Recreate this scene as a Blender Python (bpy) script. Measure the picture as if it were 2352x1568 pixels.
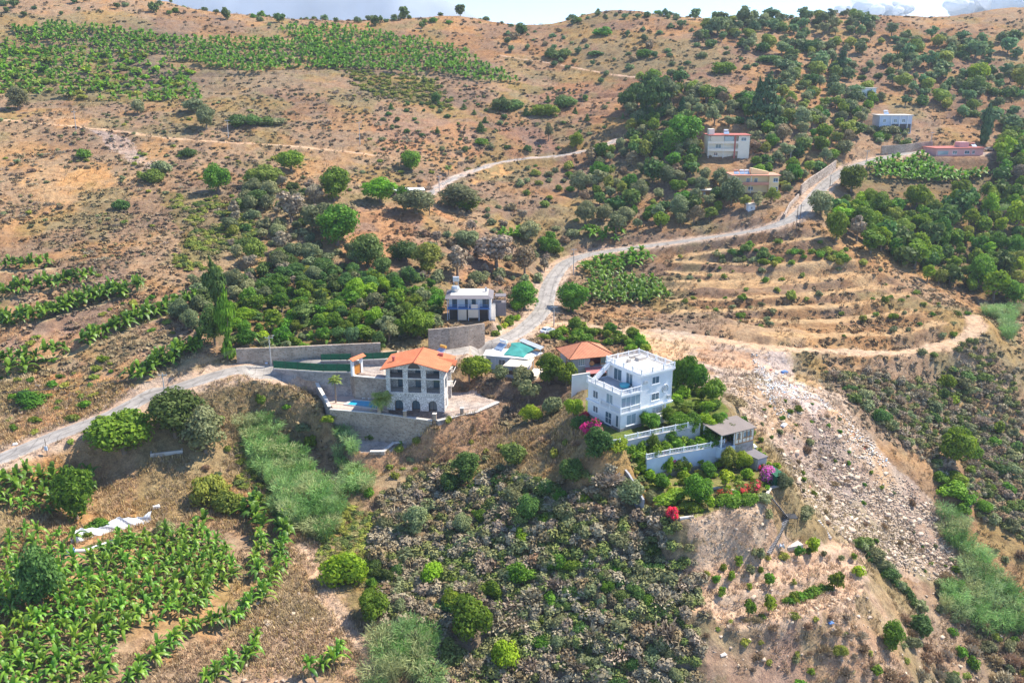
import bpy, bmesh, math, random
import numpy as np
from mathutils import Vector, Matrix
for _o in list(bpy.data.objects): bpy.data.objects.remove(_o, do_unlink=True)
SC = bpy.context.scene; COL = SC.collection
R_ = math.radians
# ---------------- camera, sky, sun, exposure ----------------
HC, PITCH, FPX = 100.0, R_(17.0), 2050.0          # camera height, downward pitch, focal length (photo reference px at width 2352)
cam = bpy.data.cameras.new('camera'); cam.sensor_width = 36; cam.lens = 36*FPX/2352
cam.clip_start = 1; cam.clip_end = 20000
cam_o = bpy.data.objects.new('camera', cam); COL.objects.link(cam_o)
cam_o.location = (0, 0, HC); cam_o.rotation_euler = (R_(90)-PITCH, 0, 0); SC.camera = cam_o
SUN_EL, SUN_AZ = R_(51), R_(64)                   # azimuth clockwise from +Y: behind the hill, to the right
w = bpy.data.worlds.new('World'); SC.world = w; w.use_nodes = True
nt = w.node_tree; sky = nt.nodes.new('ShaderNodeTexSky'); sky.sky_type = 'NISHITA'; sky.sun_disc = False
sky.sun_elevation = SUN_EL; sky.sun_rotation = SUN_AZ; sky.altitude = 1200; sky.air_density = .75; sky.dust_density = 0.1; sky.ozone_density = 5
bg = nt.nodes['Background']; nt.links.new(sky.outputs[0], bg.inputs[0]); bg.inputs[1].default_value = 0.14
sl = bpy.data.lights.new('sun', 'SUN'); sl.energy = 4.0; sl.angle = R_(0.5); sl.color = (1, .93, .80)
sun = bpy.data.objects.new('sun', sl); COL.objects.link(sun)
sd = Vector((math.sin(SUN_AZ)*math.cos(SUN_EL), math.cos(SUN_AZ)*math.cos(SUN_EL), math.sin(SUN_EL)))
sun.rotation_euler = sd.to_track_quat('Z', 'Y').to_euler()
SC.view_settings.view_transform = 'Standard'; SC.view_settings.look = 'None'; SC.view_settings.gamma = 1
SC.view_settings.exposure = 1.2
SC.cycles.max_bounces = 5; SC.cycles.diffuse_bounces = 3; SC.cycles.volume_bounces = 0; SC.cycles.transparent_max_bounces = 6
SC.cycles.caustics_reflective = False; SC.cycles.caustics_refractive = False
rng = np.random.default_rng(7); random.seed(7)
# ---------------- maths helpers ----------------
cp, sp = math.cos(PITCH), math.sin(PITCH)
def ray(u, v):
    x = (np.asarray(u, float)-1176)/FPX; y = (np.asarray(v, float)-784)/FPX
    return x, cp-y*sp, -sp-y*cp                   # world direction for a point of the photograph
def P(u, v, z):                                   # where that line of sight meets the level z
    dx, dy, dz = ray(u, v); t = (z-HC)/dz; return np.array([dx*t, dy*t, z+0*t])
def PY(u, v, Y):
    dx, dy, dz = ray(u, v); t = Y/dy; return np.array([dx*t, Y, HC+dz*t])
def sstep(a, b, x):
    t = np.clip((x-a)/(b-a), 0, 1); return t*t*(3-2*t)
def vnoise(x, y, s, seed=0):
    r = np.random.default_rng(seed+1000).random((256, 256)); x = x/s; y = y/s
    xi = np.floor(x).astype(int); yi = np.floor(y).astype(int); fx = x-xi; fy = y-yi
    fx = fx*fx*(3-2*fx); fy = fy*fy*(3-2*fy); g = lambda a, b: r[a & 255, b & 255]
    return (g(xi, yi)*(1-fx)+g(xi+1, yi)*fx)*(1-fy)+(g(xi, yi+1)*(1-fx)+g(xi+1, yi+1)*fx)*fy
def fbm(x, y, s, seed=0, o=4):
    a = 0; t = 0
    for i in range(o): a = a+vnoise(x+i*31, y-i*17, s/2**i, seed+i)*.55**i; t += .55**i
    return a/t
def inpoly(x, y, poly):
    r = np.zeros(x.shape, bool); n = len(poly)
    for i in range(n):
        x1, y1 = poly[i][:2]; x2, y2 = poly[(i+1) % n][:2]
        if y1 == y2: continue
        c = ((y1 > y) != (y2 > y)) & (x < (x2-x1)*(y-y1)/(y2-y1)+x1); r ^= c
    return r
# ---------------- the ground: a height field ----------------
S_U = [-200, 200, 600, 1000, 1300, 1600, 1900, 2200, 2600]
ZT = {1700: [-79, -80, -85, -90, -95, -95, -99, -107, -107], 1568: [-78, -79, -84, -88, -89, -88, -94, -105, -106],
 1400: [-77, -78, -82, -84, -83, -82, -84, -101, -104], 1250: [-76, -77, -81, -81, -77, -77.5, -82, -96, -101],
 1100: [-75, -76, -78.5, -77, -70.5, -71.5, -80, -88, -97], 1000: [-71, -69, -74, -73.5, -67, -65, -74, -84, -92],
 900: [-67, -65, -67, -68, -67, -65, -71, -78, -85], 800: [-62, -61, -61, -63, -65, -66, -68, -70, -76],
 700: [-56, -56, -57, -59, -64.5, -64, -64, -68, -72], 600: [-49, -50, -52, -55, -61, -59, -56, -62, -67]}
YT = {500: [264, 270, 276, 292, 316, 314, 308, 319, 325], 400: [297, 308, 319, 341, 358, 343, 346, 357, 368],
 300: [335, 346, 357, 380, 396, 380, 385, 396, 407], 200: [385, 402, 413, 435, 451, 429, 440, 446, 457],
 120: [429, 451, 468, 490, 501, 484, 495, 501, 517]}
CREST = [(-300, -45), (0, -32), (250, -18), (380, 2), (430, 17), (500, 28), (600, 38), (700, 44), (800, 47), (950, 40), (1040, 36), (1100, 41), (1160, 50), (1215, 56), (1290, 50), (1340, 36), (1400, 25),
 (1470, 26), (1560, 38), (1700, 45), (1800, 42), (1900, 30), (2000, 34), (2100, 36), (2200, 33), (2280, 22), (2352, 16), (2600, 5)]
cps = []
for v, zs in ZT.items():
    for u, z in zip(S_U, zs): cps.append(P(u, v, HC+z))
for v, ys in YT.items():
    for u, y in zip(S_U, ys): cps.append(PY(u, v, y))
for u, v in CREST:
    c = PY(u, v+2, 565); cps.append(c); cps.append(c*[1.03, 1.03, 1]+[0, 12, -2.5]); cps.append([c[0]*1.25, 700, c[2]-38]); 
for u, v, z in [(0, 1050, -69), (380, 930, -65.5), (620, 836, -62), (700, 829, -61.6), (1130, 790, -63), (1215, 745, -64), (1480, 565, -57.5), (1850, 478, -45),
                (1420, 770, -64.5), (1800, 800, -66), (2050, 806, -68), (2250, 748, -67), (1800, 850, -70), (1500, 880, -64.5), (1990, 1100, -82), (1760, 1240, -79), (1700, 1180, -74), (1430, 1130, -70.5), (1450, 1220, -75), (640, 885, -66.3), (677, 880, -67.4), (655, 868, -66.2), (600, 860, -64.4), (700, 950, -71.5), (900, 1110, -77.5), (800, 1150, -79), (560, 900, -66), (760, 990, -74), (1180, 960, -70), (1300, 960, -66.5), (1560, 1150, -75), (850, 780, -60.5), (1050, 770, -60.8)]:
    cps.append(P(u, v, HC+z))
cps = np.array(cps)
def kern(dx, dy): return np.sqrt(dx*dx+dy*dy+64.0)
A_ = kern(cps[:, None, 0]-cps[None, :, 0], cps[:, None, 1]-cps[None, :, 1]); n_ = len(cps)
A_[np.arange(n_), np.arange(n_)] -= .6            # a little smoothing
L_ = np.c_[np.ones(n_), cps[:, :2]/100]
M_ = np.block([[A_, L_], [L_.T, np.zeros((3, 3))]]); W_ = np.linalg.lstsq(M_, np.r_[cps[:, 2], 0, 0, 0], rcond=None)[0]
def rbf(x, y):
    o = W_[n_]+W_[n_+1]*x/100+W_[n_+2]*y/100
    for i in range(n_): o = o+W_[i]*kern(x-cps[i, 0], y-cps[i, 1])
    return o
X0, Y0, ST, NX, NY = -600.0, 60.0, .75, 1601, 1121
gx = X0+np.arange(NX)*ST; gy = Y0+np.arange(NY)*ST
cx_ = X0+np.arange(0, NX+8, 8)*ST; cy_ = Y0+np.arange(0, NY+8, 8)*ST
CX, CY = np.meshgrid(cx_, cy_); CZ = rbf(CX, CY)
def cub(a, f):                                     # Catmull-Rom upsampling along axis 0
    n = a.shape[0]; t = np.arange(f)/f; p = np.concatenate([2*a[:1]-a[1:2], a, 2*a[-1:]-a[-2:-1]])
    o = np.empty(((n-1)*f,)+a.shape[1:])
    for k, s in enumerate(t):
        o[k::f] = .5*(2*p[1:-2]+(p[2:-1]-p[:-3])*s+(2*p[:-3]-5*p[1:-2]+4*p[2:-1]-p[3:])*s*s+(3*p[1:-2]-p[:-3]-3*p[2:-1]+p[3:])*s**3)
    return o
ZG = cub(cub(CZ, 8).T, 8).T[:NY, :NX].copy()
GX, GY = np.meshgrid(gx, gy)
def H(x, y):
    fx = np.clip((np.asarray(x, float)-X0)/ST, 0, NX-1.001); fy = np.clip((np.asarray(y, float)-Y0)/ST, 0, NY-1.001)
    i = fx.astype(int); j = fy.astype(int); fx = fx-i; fy = fy-j
    return (ZG[j, i]*(1-fx)+ZG[j, i+1]*fx)*(1-fy)+(ZG[j+1, i]*(1-fx)+ZG[j+1, i+1]*fx)*fy
TT = 60*np.power(900/60., np.arange(900)/899.)
def G(u, v):                                       # where a line of sight first meets the ground
    u = np.atleast_1d(np.asarray(u, float)); v = np.atleast_1d(np.asarray(v, float)); out = np.zeros((len(u), 3))
    for k in range(len(u)):
        dx, dy, dz = ray(u[k], v[k]); f = HC+dz*TT-H(dx*TT, dy*TT); b = np.nonzero(f < 0)[0]
        if len(b) == 0 or b[0] == 0: t = 580.
        else:
            i = b[0]; t = TT[i-1]+(TT[i]-TT[i-1])*f[i-1]/(f[i-1]-f[i])
        out[k] = dx*t, dy*t, HC+dz*t
    return out
def Gp(poly): a = np.array(poly, float); return G(a[:, 0], a[:, 1])
def resample(p, step):
    p = np.asarray(p, float); d = np.r_[0, np.cumsum(np.linalg.norm(np.diff(p[:, :2], axis=0), axis=1))]
    n = max(2, int(d[-1]/step)+1); s = np.linspace(0, d[-1], n)
    q = np.c_[[np.interp(s, d, p[:, k]) for k in range(p.shape[1])]].T
    return q
def smooth(p, n):
    p = p.copy()
    for _ in range(n): p[1:-1] = (p[:-2]+2*p[1:-1]+p[2:])/4
    return p
def polydist(pts, R, closed=False):
    if closed: pts = np.vstack([pts, pts[:1]])
    D = np.full(ZG.shape, 1e9, np.float32); Zm = np.zeros(ZG.shape, np.float32)
    for a, b in zip(pts[:-1], pts[1:]):
        i0 = max(0, int((min(a[0], b[0])-R-X0)/ST)); i1 = min(NX, int((max(a[0], b[0])+R-X0)/ST)+2)
        j0 = max(0, int((min(a[1], b[1])-R-Y0)/ST)); j1 = min(NY, int((max(a[1], b[1])+R-Y0)/ST)+2)
        if i0 >= i1 or j0 >= j1: continue
        x = GX[j0:j1, i0:i1]; y = GY[j0:j1, i0:i1]; ab = b[:2]-a[:2]; L = max(ab@ab, 1e-6)
        t = np.clip(((x-a[0])*ab[0]+(y-a[1])*ab[1])/L, 0, 1); d = np.hypot(x-a[0]-t*ab[0], y-a[1]-t*ab[1])
        s = d < D[j0:j1, i0:i1]; D[j0:j1, i0:i1][s] = d[s]; Zm[j0:j1, i0:i1][s] = (a[2]+t*(b[2]-a[2]))[s]
    return D, Zm
def bench(poly, width, fall, sm=6, dz=0., pts=None):   # level a strip along a line drawn on the hill: cut and fill
    p = resample(Gp(poly) if pts is None else pts, 2.5); p = smooth(p, 3); z = p[:, 2:3]
    p[:, 2:3] = smooth(z, sm*3)+dz
    D, Zm = polydist(p, width/2+fall+1); wgt = 1-sstep(width/2, width/2+fall, D)
    ZG[:] = ZG*(1-wgt)+Zm*wgt; return p
def pad(poly, z, fall=1.):                         # level a yard
    poly = np.array([[q[0], q[1], z] for q in poly]); D, _ = polydist(poly, fall+1, True)
    D[inpoly(GX, GY, poly)] = 0; wgt = 1-sstep(0, fall, D); ZG[:] = ZG*(1-wgt)+z*wgt
# crops of the photograph I measured in
def crop(ox, oy, k): return lambda x, y: (ox+k*x, oy+k*y)
c1, c2, c3 = crop(0, 0, .3422), crop(766.6, 0, .3422), crop(1550.6, 0, .3422)
c4, c5, c6 = crop(0, 515.7, .3422), crop(766.6, 515.7, .3422), crop(1550.6, 515.7, .3422)
c7, c8, c9 = crop(0, 1031.4, .3422), crop(766.6, 1031.4, .3422), crop(1550.6, 1031.4, .3422)
cA, cB, cC = crop(613.3, 759.6, .23704), crop(1087.1, 738.7, .20741), crop(1296.2, 794.5, .15109)
cD, cE, cF = crop(1351.9, 919.9, .20741), crop(989.6, 620.2, .14815), crop(1588.9, 250.9, .2963)
def W(c, pts): return [c(*q) for q in pts]
# hill terraces: steps that follow the contour inside chosen areas
def terraces(poly, step, amt=.8, edge=6):
    q = Gp(poly); q = np.c_[q[:, :2], q[:, 2]*0]; D, _ = polydist(q, edge+1, True); ins = inpoly(GX, GY, q)
    wgt = np.where(ins, sstep(0, edge, np.minimum(D, edge)), 0)*amt
    zz = ZG+(fbm(GX, GY, 40, 5)-.5)*2.2; k = zz/step; f = k-np.floor(k); t = (np.floor(k)+sstep(.55, .98, f))*step-(zz-ZG)
    ZG[:] = ZG*(1-wgt)+t*wgt
terraces([(0, 90), (300, 60), (700, 60), (1200, 180), (1190, 200), (780, 165), (620, 175), (470, 240), (0, 225)], 3.2, .7)
terraces([(1450, 620), (1900, 560), (2180, 700), (2150, 790), (1800, 780), (1560, 700), (1350, 640)], 3.4, .85)
terraces([(1300, 210), (1460, 200), (1470, 290), (1300, 320)], 2.4, .8)
terraces([(1120, 430), (1330, 400), (1340, 540), (1130, 540)], 2.6, .75)
terraces([(2100, 180), (2352, 180), (2352, 300), (2120, 290)], 2.8, .8)
terraces([(0, 430), (380, 440), (400, 560), (0, 580)], 2.8, .6)
# large-scale relief
rel = (fbm(GX, GY, 55, 11)-.5)*3.0*sstep(170, 330, GY)+(fbm(GX, GY, 14, 12)-.5)*1.5*sstep(60, 200, GY)
ZG += rel*.8
# dry gullies below the big scrub slope
# ---------------- benches, roads ----------------
ROAD = [(-160, 1096), (-60, 1068), (0, 1050), (60, 1030), (120, 1008), (200, 975), (280, 940), (340, 912), (400, 888), (470, 866), (540, 849), (620, 836), (700, 829), (780, 826), (880, 822), (1000, 815), (1080, 804), (1140, 788), (1185, 768), (1218, 745), (1246, 715), (1255, 690), (1258, 665),
 (1272, 635), (1297, 605), (1332, 588), (1380, 579), (1440, 571), (1520, 562), (1600, 550), (1680, 539), (1760, 526), (1820, 503), (1850, 478), (1872, 450), (1897, 420), (1930, 395), (1965, 380), (2010, 366), (2080, 352), (2150, 347), (2260, 350)]
road_ctrl = Gp(ROAD)
for i, z in [(2, -69.), (7, -66.), (11, -62.), (12, -61.6), (13, -61.8), (14, -62.2), (15, -62.6), (16, -62.8), (17, -63.)]:
    road_ctrl[i] = P(*ROAD[i], HC+z)
road_c = bench(None, 7.0, 4.5, 5, pts=road_ctrl)
TRACK1 = [(980, 452), (1005, 430), (1035, 413), (1080, 395), (1130, 376), (1190, 364), (1260, 362), (1330, 352), (1390, 338), (1420, 320)]
TRACK2 = [(-40, 272), (60, 280), (180, 292), (300, 305), (400, 320), (520, 328), (640, 332), (760, 345), (880, 358)]
TRACK3 = [(1236, 752), (1300, 742), (1370, 752), (1440, 765), (1520, 772), (1620, 782), (1720, 790), (1800, 800), (1900, 808), (2000, 812), (2080, 810), (2150, 802), (2200, 790), (2232, 768), (2250, 745), (2235, 728)]
TRACK4 = [(1150, 128), (1200, 136), (1260, 143), (1330, 158), (1400, 172), (1480, 180), (1540, 186)]
PATH5 = [(690, 1250), (730, 1300), (745, 1350), (775, 1410), (815, 1460), (850, 1500), (870, 1568), (890, 1640)]
tr = [bench(TRACK1, 4.5, 4), bench(TRACK2, 3.2, 4), bench(TRACK3, 5, 4), bench(TRACK4, 3, 3), bench(PATH5, 2, 3)]
LEDGES = []
for q in ([(-40, 625), (110, 618)], [(-40, 694), (86, 668), (144, 662), (215, 645)], [(-40, 756), (89, 740), (150, 722), (230, 698), (330, 662)], [(150, 818), (192, 800), (284, 760), (404, 716), (460, 692)],
          [(-40, 838), (68, 834), (150, 815)], [(-40, 875), (60, 866)], [(305, 884), (376, 845), (470, 800)],
          [(1550, 600), (1700, 606), (1840, 606), (1950, 595)], [(1540, 626), (1700, 632), (1860, 626), (1935, 620)], [(1520, 665), (1760, 656), (2000, 632)],
          [(1560, 716), (1760, 708), (1960, 700), (2080, 675)], [(1540, 690), (1700, 684), (1880, 676), (2040, 655)], [(1760, 766), (1900, 772), (2060, 766), (2160, 740)], [(1560, 645), (1700, 648), (1860, 642), (1960, 628)], [(1740, 735), (1900, 740), (2100, 715)], [(1560, 590), (1700, 570), (1880, 545)]):
    LEDGES.append(bench(q, 3.4, 2.4, 4))
ORCH = [bench([(1600, 1330), (1760, 1300), (1930, 1260)], 3.5, 1.6, 6), bench([(1590, 1390), (1760, 1345), (1960, 1300)], 3.5, 1.6, 6), bench([(1680, 1425), (1800, 1400), (1960, 1345)], 4, 1.6, 6)]
# yards
Z_POOL, Z_MID, Z_WH, Z_G2, Z_G3 = HC-68.2, HC-63.2, HC-64., HC-67.2, HC-71.3
def PP(c, pts, z): return [P(*c(*q), z) for q in pts]
pool_yard = PP(cA, [(615, 765), (1090, 800), (1605, 868), (2022, 792), (2270, 690), (1990, 600), (1160, 590), (735, 600), (520, 590), (500, 640)], Z_POOL)
ramp = PP(cA, [(70, 372), (300, 388), (550, 404), (810, 404), (1160, 464), (1160, 300), (1165, 270), (520, 300), (60, 340)], Z_MID)
PW = dict(
 pool=pool_yard, ramp=ramp,
 white=PP(cD, [(-40, 150), (60, 395), (215, 500), (400, 452), (820, 362), (1230, 278), (1480, 215), (1560, 100), (1400, -60), (900, -250), (300, -330), (0, -200)], Z_WH))
F1 = PP(cD, [(215, 500), (400, 452), (820, 362), (1230, 278)], Z_WH)
WL = PP(cD, [(640, 655), (900, 600), (1200, 550), (1500, 492), (1655, 462)], Z_G2)
G3E = PP(cD, [(2182, 915), (2010, 975), (1960, 1060), (1700, 1190), (1420, 1210), (1160, 1300), (1000, 1300), (860, 1200), (800, 1060), (640, 880)], Z_G3)
ANX = PP(cD, [(1655, 462), (1830, 430), (1900, 560), (2000, 700), (2120, 790)], Z_G3)
PW['g3'] = [*WL, ANX[1], ANX[3], ANX[4], *G3E]
PW['g2'] = [F1[0], *PP(cD, [(300, 620)], Z_G2), *WL, *PP(cD, [(1830, 430), (1700, 300)], Z_G2), F1[3], F1[2], F1[1]]
_w = [P(*cA(x, y), Z_MID) for x, y in ((20, 370), (200, 382), (380, 394), (520, 402))]; bench(None, 3.6, 5, 1, pts=np.array([[p[0]+.3, p[1]-2.6, HC+z] for p, z in zip(_w, (-64.3, -65.4, -66.4, -68.5))]))
pad(PW['white'], Z_WH, 7); pad(PW['g3'], Z_G3, 5); pad(PW['pool'], Z_POOL, 4); pad(PW['g3'], Z_G3, 1.2)
def back(poly, keys, dy=1.25):
    ks = [tuple(np.round(k[:2], 4)) for k in keys]; return [np.array([q[0]+(.2*dy if tuple(np.round(q[:2], 4)) in ks else 0), q[1]+(dy if tuple(np.round(q[:2], 4)) in ks else 0)]) for q in poly]
pad(back(PW['g2'], WL), Z_G2, .9); pad(back(PW['white'], list(F1)+[PW['white'][1]]), Z_WH, .9)
pad(PW['pool'], Z_POOL, 1.0); 
pad(PW['ramp'], Z_MID, 1.0)
PW['yard'] = [P(*cA(x, y), HC-74.2) for x, y in ((650, 960), (1000, 985), (1340, 1030), (1640, 1085), (1400, 1120), (1230, 1160), (1000, 1176), (840, 1160), (740, 1040))]
pad(PW['yard'], HC-74.3, 3)
pad([(q[0], q[1]) for q in [P(*cA(170, 255), HC-61.7), P(*cA(500, 292), HC-61.8), P(*cA(900, 280), HC-62), P(*cA(1250, 262), HC-62.3), P(880, 806, HC-62.3), P(700, 815, HC-61.8)]], HC-62., 2.)
Z_MH, Z_TARP, Z_HIP = HC-60.5, HC-65.6, HC-65.2
pad([P(*q, Z_MH) for q in [(990, 742), (1135, 742), (1150, 700), (1000, 690)]], Z_MH, 1.5)
pad([P(*q, Z_TARP) for q in [(1100, 872), (1240, 880), (1262, 838), (1110, 818)]], Z_TARP, 3)
pad([P(*q, Z_HIP) for q in [(1265, 880), (1420, 885), (1410, 830), (1270, 830)]], Z_HIP, 3)
Z_YEL, Z_RED, Z_GRY, Z_PNK = [float(G(*q)[0, 2]) for q in ((1735, 440), (1668, 364), (2053, 306), (2205, 360))]
print('ZS', [round(z-HC, 1) for z in (Z_YEL, Z_RED, Z_GRY, Z_PNK)])
for (u, v, z, r) in [(1735, 440, Z_YEL, 9), (1668, 358, Z_RED, 9), (2053, 306, Z_GRY, 8), (2205, 360, Z_PNK, 9)]:
    c = P(u, v, z); pad([(c[0]+sx*r, c[1]+4+sy*(r-2)) for sx, sy in ((-1, -1), (1, -1), (1, 1), (-1, 1))], z, 5)
# ---------------- materials ----------------
def lin(r, g, b):
    f = lambda c: ((c/255+.055)/1.055)**2.4 if c > 10 else c/255/12.92
    return (f(r), f(g), f(b))
def newmat(name):
    m = bpy.data.materials.new(name); m.use_nodes = True; n = m.node_tree.nodes; l = m.node_tree.links; n.clear()
    o = n.new('ShaderNodeOutputMaterial'); b = n.new('ShaderNodeBsdfPrincipled'); l.new(b.outputs[0], o.inputs[0]); b.inputs['Specular IOR Level'].default_value = .25
    return m, n, l, b, o
def tex(n, l, kind, scale, **kw):
    t = n.new('ShaderNodeTex'+kind); t.inputs['Scale'].default_value = scale
    for k, v in kw.items(): t.inputs[k].default_value = v
    return t
def mixc(n, l, f, a, b, mode='MIX'):
    m = n.new('ShaderNodeMix'); m.data_type = 'RGBA'; m.blend_type = mode
    for k, s in ((0, f), (6, a), (7, b)):
        if hasattr(s, 'is_linked'): l.new(s, m.inputs[k])
        elif k == 0: m.inputs[0].default_value = s
        else: m.inputs[k].default_value = (*s, 1)[:4]
    return m.outputs[2]
def ramp_(n, l, src, stops):
    r = n.new('ShaderNodeValToRGB'); l.new(src, r.inputs[0]); e = r.color_ramp.elements
    while len(e) < len(stops): e.new(.5)
    for k, (p, c) in zip(e, stops): k.position = p; k.color = (*c, 1)[:4] if isinstance(c, (tuple, list)) else (c, c, c, 1)
    return r.outputs[0]
def simple(name, col, rough=.8, var=.12, scale=.6, bump=0., metal=0., spec=.25):
    m, n, l, b, o = newmat(name); tc = n.new('ShaderNodeTexCoord')
    t = tex(n, l, 'Noise', scale, Detail=6.); l.new(tc.outputs['Object'], t.inputs['Vector'])
    c = ramp_(n, l, t.outputs[0], [(.25, tuple(x*(1-var) for x in col)), (.75, tuple(min(1, x*(1+var)) for x in col))])
    l.new(c, b.inputs['Base Color']); b.inputs['Roughness'].default_value = rough; b.inputs['Metallic'].default_value = metal; b.inputs['Specular IOR Level'].default_value = spec
    if bump:
        bm = n.new('ShaderNodeBump'); bm.inputs['Strength'].default_value = bump; bm.inputs['Distance'].default_value = .1
        t2 = tex(n, l, 'Noise', scale*8, Detail=4.); l.new(tc.outputs['Object'], t2.inputs['Vector']); l.new(t2.outputs[0], bm.inputs['Height']); l.new(bm.outputs[0], b.inputs['Normal'])
    return m
def stone(name, c1_, c2_, mortar, scale=1.6, bump=.6):
    m, n, l, b, o = newmat(name); tc = n.new('ShaderNodeTexCoord'); mp = n.new('ShaderNodeMapping'); mp.inputs['Scale'].default_value = (1, 1, 1.5)
    l.new(tc.outputs['Object'], mp.inputs[0])
    v = tex(n, l, 'Voronoi', scale); l.new(mp.outputs[0], v.inputs['Vector'])
    e = n.new('ShaderNodeTexVoronoi'); e.feature = 'DISTANCE_TO_EDGE'; e.inputs['Scale'].default_value = scale; l.new(mp.outputs[0], e.inputs['Vector'])
    sx = n.new('ShaderNodeSeparateColor'); l.new(v.outputs['Color'], sx.inputs[0])
    c = ramp_(n, l, sx.outputs[0], [(.1, c1_), (.5, tuple((a+q)/2 for a, q in zip(c1_, c2_))), (.95, c2_)])
    f = ramp_(n, l, e.outputs[0], [(.03, 1.), (.09, 0.)]); big = tex(n, l, 'Noise', .25, Detail=3.); l.new(tc.outputs['Object'], big.inputs['Vector'])
    c = mixc(n, l, f, c, mortar); c = mixc(n, l, 1., c, ramp_(n, l, big.outputs[0], [(.3, .75), (.7, 1.15)]), 'MULTIPLY')
    l.new(c, b.inputs['Base Color']); b.inputs['Roughness'].default_value = .9
    bm = n.new('ShaderNodeBump'); bm.inputs['Strength'].default_value = bump; bm.inputs['Distance'].default_value = .08
    l.new(e.outputs[0], bm.inputs['Height']); l.new(bm.outputs[0], b.inputs['Normal']); return m
def ground_mat():
    m, n, l, b, o = newmat('hill_ground'); g = n.new('ShaderNodeNewGeometry'); at = n.new('ShaderNodeAttribute'); at.attribute_name = 'tint'
    pos = g.outputs['Position']; d = []
    for s, dt in ((.6, 9.), (.16, 6.), (3.5, 5.), (.035, 4.)):
        t = tex(n, l, 'Noise', s, Detail=dt, Roughness=.65); l.new(pos, t.inputs['Vector']); d.append(t.outputs[0])
    c = at.outputs['Color']
    c = mixc(n, l, ramp_(n, l, d[1], [(.35, 0.), (.65, .55)]), c, mixc(n, l, 1., c, (1.12, .86, .68), 'MULTIPLY'))      # warmer grass patches
    c = mixc(n, l, ramp_(n, l, d[0], [(.44, 0.), (.62, .75)]), c, mixc(n, l, 1., c, (.55, .53, .55), 'MULTIPLY'))         # low dry scrub
    c = mixc(n, l, ramp_(n, l, d[2], [(.52, 0.), (.66, .8)]), c, mixc(n, l, 1., c, (1.40, 1.32, 1.18), 'MULTIPLY'))      # pale stones and straw
    c = mixc(n, l, 1., c, ramp_(n, l, d[2], [(.25, .62), (.5, 1.)]), 'MULTIPLY')
    c = mixc(n, l, ramp_(n, l, d[3], [(.4, 0.), (.7, .5)]), c, mixc(n, l, 1., c, (.82, .84, .95), 'MULTIPLY'))
    l.new(c, b.inputs['Base Color']); b.inputs['Roughness'].default_value = 1; b.inputs['Specular IOR Level'].default_value = .05
    bm = n.new('ShaderNodeBump'); bm.inputs['Strength'].default_value = .8; bm.inputs['Distance'].default_value = .5
    v = tex(n, l, 'Noise', 1.4, Detail=8., Roughness=.7); l.new(pos, v.inputs['Vector']); l.new(v.outputs[0], bm.inputs['Height']); l.new(bm.outputs[0], b.inputs['Normal'])
    return m
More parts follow.
